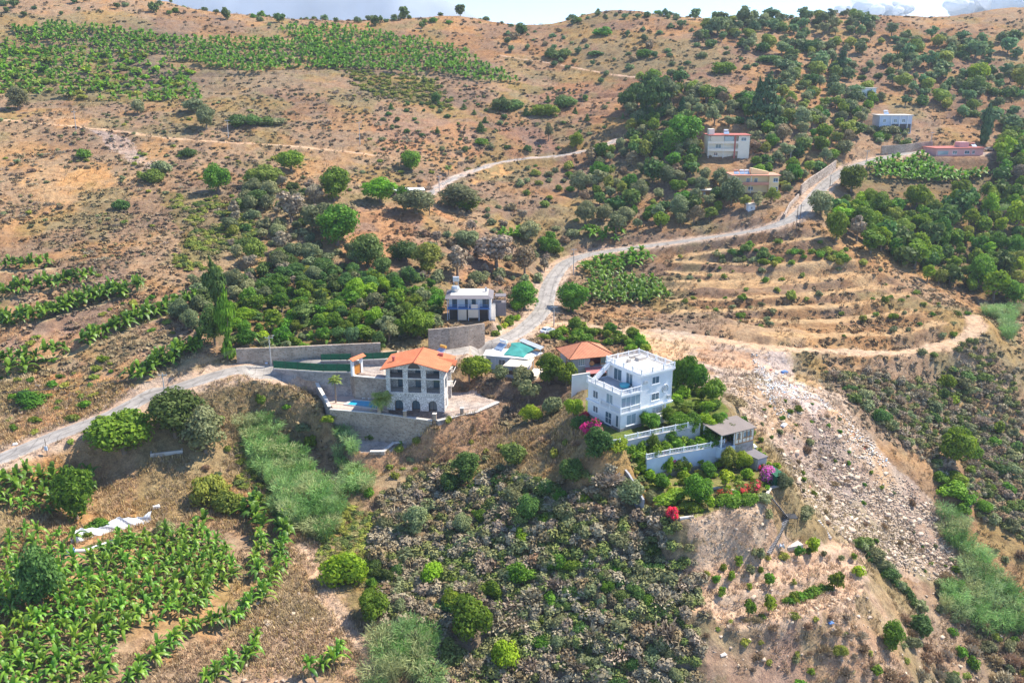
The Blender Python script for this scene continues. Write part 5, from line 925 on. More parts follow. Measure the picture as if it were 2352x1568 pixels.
def cistern():
    q = [G(*c4(x, y))[0] for x, y in ((1010, 1560), (1105, 1535), (1110, 1570))]; z = max(p[2] for p in q)+.4; p0 = G(*c7(1010, 60))[0]; r = thing('cistern', 'small open concrete cistern right of the round fig tree', 'cistern', (p0[0], p0[1], p0[2])); m = MB(); m.wall(0, 6, -.8, .9, 0, .3, []); m.wall(0, 6, -.8, .9, 3.7, 4, []); m.box(0, .3, -.8, .3, 3.7, .9); m.box(5.7, .3, -.8, 6, 3.7, .9); m.build('wall', M['conc'], r); m = MB(); m.box(.3, .3, -.5, 5.7, 3.7, .2); m.build('weedy_floor', M['grass'], r); r.rotation_euler = (0, 0, R_(18))
cistern()
def stairs():
    a = P(*cD(2000, 1050), Z_G3+.2); b = G(*c9(740, 480))[0]+np.array([0, 0, .6]); c = G(*c9(615, 700))[0]; r = thing('metal_stair', 'dark metal stair descending the rock face from the lowest garden', 'stair', tuple(b))
    def flight(p, q, w_=1.5):
        m = MB(); p = Vector(p-b); q = Vector(q-b); n = max(6, int((p-q).length/.34)); d = (q-p); s = Vector((-d.y, d.x, 0)).normalized()*w_/2
        for k in range(n): t = p+d*(k+.5)/n; u_ = Vector((d.x, d.y, 0)).normalized()*.15; m.add([tuple(t-s-u_), tuple(t+s-u_), tuple(t+s+u_), tuple(t-s+u_), *[tuple(x+Vector((0, 0, .05))) for x in (t-s-u_, t+s-u_, t+s+u_, t-s+u_)]], [(3, 2, 1, 0), (4, 5, 6, 7), (0, 1, 5, 4), (1, 2, 6, 5), (2, 3, 7, 6), (3, 0, 4, 7)])
        m.build('steps', M['greyp'], r); m = MB()
        for sg in (-1, 1):
            m.tube(p+s*sg, q+s*sg, .11, 4); m.tube(p+s*sg+Vector((0, 0, .95)), q+s*sg+Vector((0, 0, .95)), .035, 4)
            for k in range(0, n+1, 2): t = p+d*k/n+s*sg; m.tube(t, t+Vector((0, 0, .95)), .025, 4)
        m.build('handrail', M['dark'], r)
    b2 = b+np.array([0, 0, .4]); flight(a, b2); flight(b2, c+np.array([0, 0, .2])); m = MB(); m.box(-.9, -.9, .25, 1.9, .9, .38); [m.tube((x, y, -2.5), (x, y, 1.4), .05, 5) for x in (-.85, 1.85) for y in (-.85, .85)]; m.build('landing', M['dark'], r)
    p = G(*c9(790, 650))[0]; r2 = thing('concrete_slab', 'broken concrete slab at the foot of the metal stair', 'slab', tuple(p), R_(20)); m = MB(); m.box(-1.6, -.8, -.4, 1.6, .9, .45); m.build('slab', M['conc'], r2)
    p = G(*c9(700, 660))[0]; r3 = thing('crumpled_sheet', 'crumpled pale blue plastic sheet at the foot of the metal stair', 'plastic sheet', tuple(p)); m = MB(); V = [(x*.35-.9, y*.35-.5, .35+.3*math.sin(x*2.1+y)+.25*math.cos(y*2.7)) for y in range(5) for x in range(6)]; m.add(V, [(y*6+x, y*6+x+1, (y+1)*6+x+1, (y+1)*6+x) for y in range(4) for x in range(5)]); m.build('sheet', M['bluew'], r3)
    q = G(*c9(990, 530))[0]; r4 = thing('garden_steps', 'pale concrete steps beside the path above the orchard', 'steps', tuple(q)); m = MB(); s0, s1 = G(*c9(955, 480))[0]-q, G(*c9(1030, 590))[0]-q
    for k in range(9): t = s0+(s1-s0)*k/8; m.box(t[0]-.55, t[1]-.14, t[2]-.3, t[0]+.55, t[1]+.14, t[2]+.12)
    m.build('steps', M['cap'], r4)
stairs()
g_ = G(*c4(1060, 1205))[0]; r_ = thing('litter_bin', 'pair of small grey bins on the outer edge of the lower road', 'bin', (g_[0], g_[1], g_[2])); m = MB(); m.box(-.5, -.35, 0, .1, .35, .95); m.box(.25, -.3, 0, .8, .3, 1.1); m.build('bin_body', M['metal'], r_)
# ---------------- vegetation: prototypes ----------------
def leafmat(name, c0, c1, trans=.25, rough=.65, vary=.22, hue=.03, spec=.25):
    m, n, l, b, o = newmat(name); at = n.new('ShaderNodeAttribute'); at.attribute_name = 'shade'; s = n.new('ShaderNodeSeparateColor'); l.new(at.outputs['Color'], s.inputs[0])
    oi = n.new('ShaderNodeObjectInfo'); c = ramp_(n, l, s.outputs[0], [(0., c0), (1., c1)])
    hs = n.new('ShaderNodeHueSaturation'); l.new(c, hs.inputs['Color'])
    def mr(src, a, bb): q = n.new('ShaderNodeMapRange'); l.new(src, q.inputs[0]); q.inputs[3].default_value = a; q.inputs[4].default_value = bb; return q.outputs[0]
    l.new(mr(oi.outputs['Random'], 1-vary, 1+vary), hs.inputs['Value']); md = n.new('ShaderNodeMath'); md.operation = 'FRACT'; mu = n.new('ShaderNodeMath'); mu.operation = 'MULTIPLY'; mu.inputs[1].default_value = 7.13
    l.new(oi.outputs['Random'], mu.inputs[0]); l.new(mu.outputs[0], md.inputs[0]); l.new(mr(md.outputs[0], .5-hue, .5+hue), hs.inputs['Hue'])
    l.new(hs.outputs[0], b.inputs['Base Color']); b.inputs['Roughness'].default_value = rough; b.inputs['Specular IOR Level'].default_value = spec
    if trans:
        t = n.new('ShaderNodeBsdfTranslucent'); l.new(hs.outputs[0], t.inputs['Color']); mx = n.new('ShaderNodeMixShader'); mx.inputs[0].default_value = trans; l.new(b.outputs[0], mx.inputs[1]); l.new(t.outputs[0], mx.inputs[2]); l.new(mx.outputs[0], o.inputs[0])
    return m
LM = {'green': leafmat('leaf_green', (.065, .15, .012), (.25, .39, .03), .4, vary=.28, hue=.035), 'dark': leafmat('leaf_dark_green', (.06, .125, .025), (.18, .28, .06), .35, vary=.3),
      'bright': leafmat('leaf_bright', (.15, .29, .01), (.38, .54, .03), .35), 'olive': leafmat('leaf_olive', (.15, .18, .07), (.36, .38, .18), .35, vary=.3),
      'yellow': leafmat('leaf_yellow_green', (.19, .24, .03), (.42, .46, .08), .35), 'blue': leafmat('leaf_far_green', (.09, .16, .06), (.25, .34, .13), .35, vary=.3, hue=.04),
      'grey': leafmat('twig_grey', (.24, .19, .13), (.44, .36, .25), .15, .9, .2, .02, .1), 'brown': leafmat('twig_brown', (.24, .16, .09), (.42, .31, .18), .15, .9, .2, .02, .1),
      'pink': leafmat('petal_magenta', (.60, .01, .10), (.90, .04, .22), .35), 'redf': leafmat('petal_red', (.10, .20, .03), (.85, .07, .07), .35), 'violet': leafmat('petal_violet', (.60, .06, .35), (.80, .18, .50), .35),
      'reed': leafmat('reed_leaf', (.12, .19, .05), (.60, .68, .33), .35), 'banana': leafmat('banana_leaf', (.035, .12, .015), (.27, .45, .04), .3, .42, .18, .02, .4),
      'bananaf': leafmat('banana_leaf_far', (.05, .18, .015), (.25, .48, .035), .35, .5, .15), 'palm': leafmat('palm_frond', (.16, .24, .03), (.45, .48, .12), .3), 'cyp': leafmat('cypress_leaf', (.03, .08, .03), (.09, .16, .05), .15)}
for k_, q_ in (('pink', (.30, .42)), ('redf', (.50, .62)), ('violet', (.32, .45))):
    e_ = [x for x in LM[k_].node_tree.nodes if x.type == 'VALTORGB'][0].color_ramp.elements; e_[0].position, e_[1].position = q_; e_[0].color = (.10, .20, .03, 1)
for k_ in ('banana', 'bananaf'):
    cr_ = [x for x in LM[k_].node_tree.nodes if x.type == 'VALTORGB'][0].color_ramp; c_ = tuple(cr_.elements[0].color); cr_.elements[0].color = (.34, .24, .10, 1); x_ = cr_.elements.new(.06); x_.color = c_
LM['bark'] = simple('bark', (.22, .17, .13), .95, .25, 2., .5); LM['bstem'] = simple('banana_stem', (.28, .25, .12), .8, .3, 2.)
gmat_, gn, gl, gb, go = newmat('dry_grass_blades'); ga = gn.new('ShaderNodeAttribute'); ga.attribute_name = 'shade'; gl.new(ga.outputs['Color'], gb.inputs['Base Color']); gb.inputs['Roughness'].default_value = 1; gb.inputs['Specular IOR Level'].default_value = .05; LM['vcol'] = gmat_
def unit(n_, r): a = r.normal(size=(n_, 3)); return a/np.linalg.norm(a, axis=1)[:, None]
def quads(C, N, s, asp, r, bend=.15):
    n_ = len(C); t = np.cross(N, unit(n_, r)); t /= np.linalg.norm(t, axis=1)[:, None]+1e-9; b = np.cross(N, t); s = np.reshape(s*np.ones(n_), (-1, 1))
    h = s*asp; V = np.stack([C-t*s*.5-b*h*.5, C+t*s*.5-b*h*.5+N*s*bend, C+t*s*.35+b*h*.5, C-t*s*.4+b*h*.45+N*s*bend], 1).reshape(-1, 3)
    return V, np.arange(n_*4).reshape(-1, 4)
def crown(seed, nl, n_, s, asp=1.3, flat=0., lr=(.2, .34), shape='round', inner=.25, low=-.25):
    r = np.random.default_rng(seed); C = []; Nn = []; sh = []
    if shape == 'round': L = unit(nl, r)*(r.random((nl, 1))**.5)*[.33, .33, .3]; L[:, 2] = np.maximum(L[:, 2], low*1.); L += [0, 0, .5]; R = r.uniform(*lr, nl)
    elif shape == 'dome': L = unit(nl, r)*(r.random((nl, 1))**.5)*[.36, .36, .34]; L[:, 2] = np.abs(L[:, 2])*1.1+.12; R = r.uniform(*lr, nl)
    elif shape == 'cone': z = (np.arange(nl)+.5)/nl; R = np.clip(.30*(1-z)**.8+.02, 0, 1)*r.uniform(.7, 1.2, nl); a = r.random(nl)*6.28; L = np.c_[np.cos(a)*R*.9, np.sin(a)*R*.9, z*.9+.03]
    elif shape == 'cypress': z = (np.arange(nl)+.5)/nl; w_ = np.sin(np.clip(z*.93+.07, 0, 1)**.7*math.pi)**.7*.38+.06; a = r.random(nl)*6.28; R = w_*.8; L = np.c_[np.cos(a)*w_*.3, np.sin(a)*w_*.3, z*.94+.02]
    elif shape == 'column': z = (np.arange(nl)+.5)/nl; w_ = (.28+.14*np.sin(z*9+seed))*np.clip((1-z)*4+.3, 0, 1); a = r.random(nl)*6.28; R = w_*.75; L = np.c_[np.cos(a)*w_*.6, np.sin(a)*w_*.6, z*.93+.04]
    wt = R**2; k = r.choice(nl, n_, p=wt/wt.sum()); d = unit(n_, r); d[:, 2] = np.where(r.random(n_) < .6, np.abs(d[:, 2]), d[:, 2])
    rad = R[k][:, None]*np.where(r.random((n_, 1)) < inner, r.uniform(.3, .85, (n_, 1)), r.uniform(.85, 1.12, (n_, 1)))
    zs = {'round': 1, 'dome': 1, 'cone': .16, 'cypress': .22, 'column': .16}[shape]; C = L[k]+d*rad*[1, 1, zs if zs < 1 else .9]
    if shape in ('cypress', 'cone', 'column'): Nn = d*[1, 1, .5]+[0, 0, .3]+r.normal(size=(n_, 3))*.35
    else: Nn = d+r.normal(size=(n_, 3))*.45
    if shape == 'dome': ok = C[:, 2] > -.02; C, Nn, k = C[ok], Nn[ok], k[ok]
    Nn /= np.linalg.norm(Nn, axis=1)[:, None]; nn = len(C); lsh = r.random(nl)
    sz = s*r.uniform(.65, 1.35, nn); V, F_ = quads(C, Nn, sz, asp, r); shd = np.clip(lsh[k]*.45+r.random(nn)*.55, 0, 1)
    if zs < 1: V[:, 2] = V[:, 2]
    return V, F_, np.repeat(shd, 4)
def twigs(seed, n_, L=.5, wd=.035, up=.2):
    r = np.random.default_rng(seed); nl = 9; base = np.c_[r.uniform(-.3, .3, (nl, 2)), np.zeros(nl)]; k = r.integers(0, nl, n_); d = unit(n_, r); d[:, 2] = np.abs(d[:, 2])+up; d /= np.linalg.norm(d, axis=1)[:, None]
    rad = r.uniform(.15, .5, (n_, 1)); C = base[k]*.8+d*rad*[1, 1, 1.15]; side = np.cross(d, unit(n_, r)); side /= np.linalg.norm(side, axis=1)[:, None]; l = L*r.uniform(.25, .6, (n_, 1))*.6; w_ = wd*r.uniform(.6, 1.6, (n_, 1))
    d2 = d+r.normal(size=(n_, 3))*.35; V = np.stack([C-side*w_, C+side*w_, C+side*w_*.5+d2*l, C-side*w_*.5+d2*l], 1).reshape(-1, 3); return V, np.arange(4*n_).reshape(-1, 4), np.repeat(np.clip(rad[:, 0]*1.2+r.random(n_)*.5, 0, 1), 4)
def blades(seed, n_, h=1., spread=.5, w_=.03, arch=.5, segs=3, base=.3):
    r = np.random.default_rng(seed); V = []; F_ = []; S = []; a = r.random(n_)*6.28; rb = base*np.sqrt(r.random(n_)); ab = r.random(n_)*6.28; B = np.c_[np.cos(ab)*rb, np.sin(ab)*rb, np.zeros(n_)]
    o = np.c_[np.cos(a), np.sin(a), np.zeros(n_)]; side = np.c_[-np.sin(a), np.cos(a), np.zeros(n_)]; hh = h*r.uniform(.55, 1.05, (n_, 1)); sp = spread*r.uniform(.2, 1., (n_, 1)); P_ = []
    for i in range(segs+1):
        t = i/segs; q = B+o*sp*(t**1.6)*hh+np.c_[0*a, 0*a, (hh[:, 0]*(t-arch*t*t*sp[:, 0]))]; ww = w_*(1-t*.85)*(.6+t*.8 if i else .6); P_ += [q-side*ww, q+side*ww]
    P_ = np.stack(P_, 1); K = P_.shape[1]; ids = np.arange(n_*K).reshape(n_, K)
    for i in range(segs): F_.append(ids[:, [2*i, 2*i+1, 2*i+3, 2*i+2]])
    return P_.reshape(-1, 3), np.concatenate(F_), np.repeat(r.random(n_), K)
def banana(seed, nleaf=18):
    r = np.random.default_rng(seed); fat = 1.7 if seed >= 270 else 1.3 if nleaf < 18 else 1.; V = []; F_ = []; S = []
    for k in range(nleaf):
        a = k*2.4+r.uniform(-.7, .7); dz0 = r.uniform(-.45, .25); out = r.uniform(.8, 2.1) if k > 3 else r.uniform(.35, .9); rise = r.uniform(.3, 1.4) if k > 3 else r.uniform(1.2, 1.9); w_ = r.uniform(.12, .21)*fat; o = np.array([math.cos(a), math.sin(a), 0]); s = np.array([-math.sin(a), math.cos(a), 0]); sh = r.uniform(.15, 1.)**.8; segs = 5; b = len(V)
        if k > 4 and r.random() < .2: sh = 0.; rise *= .2; dz0 -= .5; out *= .6
        tw = r.uniform(-.5, .5); r0 = r.uniform(.5, 1.3)
        for i in range(segs+1):
            t = i/segs; p = o*out*t+np.array([0, 0, 1.7+dz0+rise*math.sin(min(1, t*1.25)*math.pi/2)-.75*t**2.4*out*(1.1 if k > 3 else .2)*r0]); ww = w_*(.25+.95*math.sin(math.pi*min(1, t*.93+.1))**.7)*(1 if t < .97 else .2); dz = np.array([0, 0, -ww*.45]); sd = s+np.array([0, 0, tw*t])
            V += [p-sd*ww+dz, p, p+sd*ww+dz]; S += [sh*.8, sh*1.0, sh*.8]
        for i in range(segs):
            for j in (0, 1): q = b+3*i+j; F_.append((q, q+1, q+4, q+3))
    return np.array(V), np.array(F_), np.array(S)
def tubemesh(paths, n=6):
    V = []; F_ = []
    for p in paths:
        b = len(V)
        for i, (x, y, z, r) in enumerate(p):
            for k in range(n): a = 2*math.pi*k/n; V.append((x+r*math.cos(a), y+r*math.sin(a), z))
        for i in range(len(p)-1):
            for k in range(n): F_.append((b+i*n+k, b+i*n+(k+1) % n, b+(i+1)*n+(k+1) % n, b+(i+1)*n+k))
    return np.array(V), np.array(F_), np.zeros(len(V))
def trunkp(seed, h0=.0, h1=.55):
    r = np.random.default_rng(seed); j = r.uniform(-.03, .03, 2); ps = [[(0, 0, -.06, .05), (j[0], j[1], h1*.4, .032), (j[0]*2, j[1], h1, .02)]]
    for k in range(4): a = k*1.6+r.random(); ps.append([(j[0], j[1], h1*.38, .022), (.12*math.cos(a), .12*math.sin(a), h1*.75, .014), (.24*math.cos(a), .24*math.sin(a), h1*1.15, .006)])
    return tubemesh(ps, 5)
PR = {}
def reg(k, gens): PR[k] = gens
reg('round', [crown(100+i, 34, 2100, .062, lr=(.13, .24)) for i in range(4)]); reg('open', [crown(120+i, 22, 1300, .055, lr=(.10, .20), inner=.3) for i in range(3)])
reg('roundhi', [crown(105+i, 40, 5600, .036, lr=(.08, .21), inner=.35) for i in range(4)]); reg('bushhi', [crown(145+i, 24, 3000, .045, lr=(.13, .24), shape='dome') for i in range(3)]); reg('bush', [crown(140+i, 20, 900, .08, lr=(.14, .26), shape='dome') for i in range(4)]); reg('bushlo', [crown(150+i, 12, 260, .15, lr=(.18, .30), shape='dome') for i in range(3)])
reg('treelo', [crown(160+i, 20, 420, .12, lr=(.14, .26)) for i in range(3)])
reg('cone', [crown(170+i, 46, 2200, .05, shape='cone') for i in range(2)]); reg('cypress', [crown(180+i, 40, 1500, .07, shape='cypress') for i in range(2)]); reg('column', [crown(190+i, 40, 2400, .06, shape='column') for i in range(2)])
reg('scrub', [crown(280+i, 9, 330, .075, asp=1.8, lr=(.17, .30), shape='dome') for i in range(4)]); reg('twig', [twigs(200+i, 620, .55, .042) for i in range(4)]); reg('twiglo', [twigs(210+i, 160, .6, .07) for i in range(3)])
def reedp(seed):
    a = blades(seed, 40, 1., .5, .014, .5, 4, .34); r = np.random.default_rng(seed); n_ = 460; z = r.random(n_)**.6; ang = r.random(n_)*6.28; rad = r.random(n_)**.5*(.16+.34*z); C = np.c_[np.cos(ang)*rad, np.sin(ang)*rad, z*(.98-.25*rad)]
    up = np.c_[np.cos(ang)*.55, np.sin(ang)*.55, r.uniform(-.35, .9, n_)]+r.normal(size=(n_, 3))*.25; up /= np.linalg.norm(up, axis=1)[:, None]; sd = np.cross(up, unit(n_, r)); sd /= np.linalg.norm(sd, axis=1)[:, None]; L = r.uniform(.10, .22, (n_, 1)); w_ = r.uniform(.012, .024, (n_, 1))
    V = np.stack([C-sd*w_*.6, C+sd*w_*.6, C+sd*w_*.5+up*L, C-sd*w_*.1+up*L*1.2], 1).reshape(-1, 3); return np.vstack([a[0], V]), np.vstack([a[1], np.arange(4*n_).reshape(-1, 4)+len(a[0])]), np.r_[a[2]*.6, np.repeat(np.clip(z*.5+r.random(n_)*.5, 0, 1), 4)]  # leaf tone rises with height: highlights on the tops put into the colour
reg('reed', [reedp(220+i) for i in range(4)]); reg('banana', [banana(230+i) for i in range(5)]); reg('bananalo', [banana(240+i, 12) for i in range(4)])
reg('bananafar', [banana(270+i, 10) for i in range(4)]); reg('trunk', [trunkp(250+i) for i in range(3)]); reg('bstem', [tubemesh([[(0, 0, -.2, .17), (.02, 0, 1., .13), (0, 0, 2.1, .07)]], 7)])
reg('sapling', [crown(260+i, 12, 420, .10, lr=(.14, .24)) for i in range(3)])
MESH = {}
def pm(kind, i, mat):
    k = (kind, i, mat)
    if k not in MESH: V, F_, S = PR[kind][i]; MESH[k] = mesh_np(kind+'_'+mat, V, F_, LM[mat], kind in ('trunk', 'bstem'), S)
    return MESH[k]
def dist(p): return float(p[1]*cp-(p[2]-HC)*sp)
NOBJ = 0
def plant(kind, mat, x, y, w_, h, label, cat, group=None, name=None, rz=None, trunk=None, z=None, tilt=0.):
    """one plant: crown kinds get a trunk; low ones are a single mesh"""
    global NOBJ; NOBJ += 1
    if kind in ('round', 'bush') and w_*FPX/math.hypot(x, y) > 42: kind += 'hi'
    i = random.randrange(len(PR[kind])); rz = random.uniform(0, 6.28) if rz is None else rz; z = float(H(x, y)) if z is None else z
    if trunk is None: trunk = kind in ('round', 'roundhi', 'open', 'treelo', 'cone', 'cypress', 'column', 'sapling')
    if kind in ('banana', 'bananalo'):
        r = link('banana_plant', None, label=label, cat=cat, group=group, loc=(x, y, z), rz=rz, sc=(w_, w_, h)); link('leaves', pm(kind, i, mat), r); link('stem', pm('bstem', 0, 'bstem'), r); return r
    if trunk:
        a_ = random.uniform(.84, 1.2); r = link(name or 'tree', None, label=label, cat=cat, group=group, loc=(x, y, z-.1), rz=rz, sc=(w_*a_, w_/a_, h)); r.rotation_euler[0] = tilt+random.uniform(-.07, .07)*(kind[:3] != 'cyp')
        c = link('crown', pm(kind, i, mat), r); lift = {'round': -.03, 'roundhi': -.03, 'open': .08, 'treelo': -.03, 'sapling': .05}.get(kind, 0.); c.location.z = lift; c.scale.z = 1-lift
        link('trunk', pm('trunk', i % 3, 'bark'), r); return r
    a_ = random.uniform(.78, 1.28); return link(name or 'bush', pm(kind, i, mat), None, None, label, cat, group, (x, y, z-.08), rz, (w_*a_, w_/a_, h))
def merge(kind, P_, SX, SZ, rng_, shade=None):       # many copies as one mesh
    out = []; nv = 0; Fs = []; Ss = []; which = rng_.integers(0, len(PR[kind]), len(P_))
    for i in range(len(PR[kind])):
        m = which == i
        if not m.any(): continue
        V, F_, S = PR[kind][i]; p = P_[m]; a = rng_.random(len(p))*6.283; c, s = np.cos(a)[:, None], np.sin(a)[:, None]; sx = SX[m][:, None]; sz = SZ[m][:, None]
        X = p[:, :1]+(V[:, 0]*c-V[:, 1]*s)*sx; Y = p[:, 1:2]+(V[:, 0]*s+V[:, 1]*c)*sx; Z = p[:, 2:3]+V[:, 2][None]*sz
        out.append(np.stack([X, Y, Z], -1).reshape(-1, 3)); Fs.append((F_[None]+(np.arange(len(p))*len(V))[:, None, None]+nv).reshape(-1, F_.shape[1])); nv += len(p)*len(V)
        if shade is None: Ss.append(np.clip(S[None]*.75+rng_.uniform(-.08, .33, (len(p), 1)), 0, 1).reshape(-1))
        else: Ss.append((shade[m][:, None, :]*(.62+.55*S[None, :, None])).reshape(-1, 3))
    return np.concatenate(out), np.concatenate(Fs), np.concatenate(Ss)
# ---------------- where things may stand ----------------
OCC = []                                             # (x, y, r) taken by buildings and big trees
for u, v, z, r in [(955, 940, Z_POOL, 8.5), (1450, 975, Z_WH, 8), (1340, 850, Z_HIP, 8), (1180, 850, Z_TARP, 7), (1085, 735, Z_MH, 8), (1735, 440, Z_YEL, 11), (1668, 372, Z_RED, 10), (2053, 300, Z_GRY, 9), (2205, 362, Z_PNK, 13), (945, 455, float(G(945, 456)[0, 2]), 7), (1985, 222, float(G(1985, 224)[0, 2]), 7), (1690, 975, Z_G2, 5)]:
    c = P(u, v, z); OCC.append((c[0], c[1]+3, r))
LINES = [(road_c, 4.6), (tr[0], 2.6), (tr[1], 2.), (tr[2], 3.), (tr[3], 1.6), (tr[4], 1.4)]
def free(x, y, rad=0., pads=True):
    ok = np.ones(len(x), bool)
    for p, w_ in LINES:
        for a in resample(p, 2.): ok &= (x-a[0])**2+(y-a[1])**2 > (w_*.8+rad)**2
    for a, b, r in OCC: ok &= (x-a)**2+(y-b)**2 > (r+rad)**2
    if pads:
        for q, _ in EXACT: ok &= ~inpoly(x, y, q)
    return ok
JIT = 16.
def scatter(polys, n_, md, seed, pads=True, rad=0., holes=(), clump=0., cs=16):
    r = np.random.default_rng(seed); W2 = [Gp(p) for p in polys]; HL = [Gp(p) for p in holes]; xs = np.concatenate([w[:, 0] for w in W2]); ys = np.concatenate([w[:, 1] for w in W2]); N_ = n_*14
    x = r.uniform(xs.min(), xs.max(), N_); y = r.uniform(ys.min(), ys.max(), N_); m = np.zeros(N_, bool); jx = x+(fbm(x, y, 13, seed+7, 3)-.5)*JIT; jy = y+(fbm(x, y, 13, seed+8, 3)-.5)*JIT
    for w in W2: m |= inpoly(jx, jy, w)
    for w in HL: m &= ~inpoly(x, y, w)
    if clump: m &= fbm(x, y, cs, seed+900, 3)+vnoise(x, y, cs*.3, seed+901)*.25 > clump
    x, y = x[m], y[m]; m = free(x, y, rad, pads); x, y = x[m], y[m]; cell = {}; out = []
    for a, b in zip(x, y):
        i, j = int(a//md), int(b//md)
        if any((a-c[0])**2+(b-c[1])**2 < md*md for di in (-1, 0, 1) for dj in (-1, 0, 1) for c in cell.get((i+di, j+dj), ())): continue
        cell.setdefault((i, j), []).append((a, b)); out.append((a, b))
        if len(out) >= n_: break
    o = np.array(out).reshape(-1, 2); return np.c_[o, H(o[:, 0], o[:, 1])]
def inview(p, pad_=60):
    f = p[:, 1]*cp-(p[:, 2]-HC)*sp; u = 1176+FPX*p[:, 0]/f; v = 784-FPX*((p[:, 2]-HC)*cp+p[:, 1]*sp)/f; return (u > -pad_) & (u < 2352+pad_) & (v > -pad_) & (v < 1568+pad_), u, v
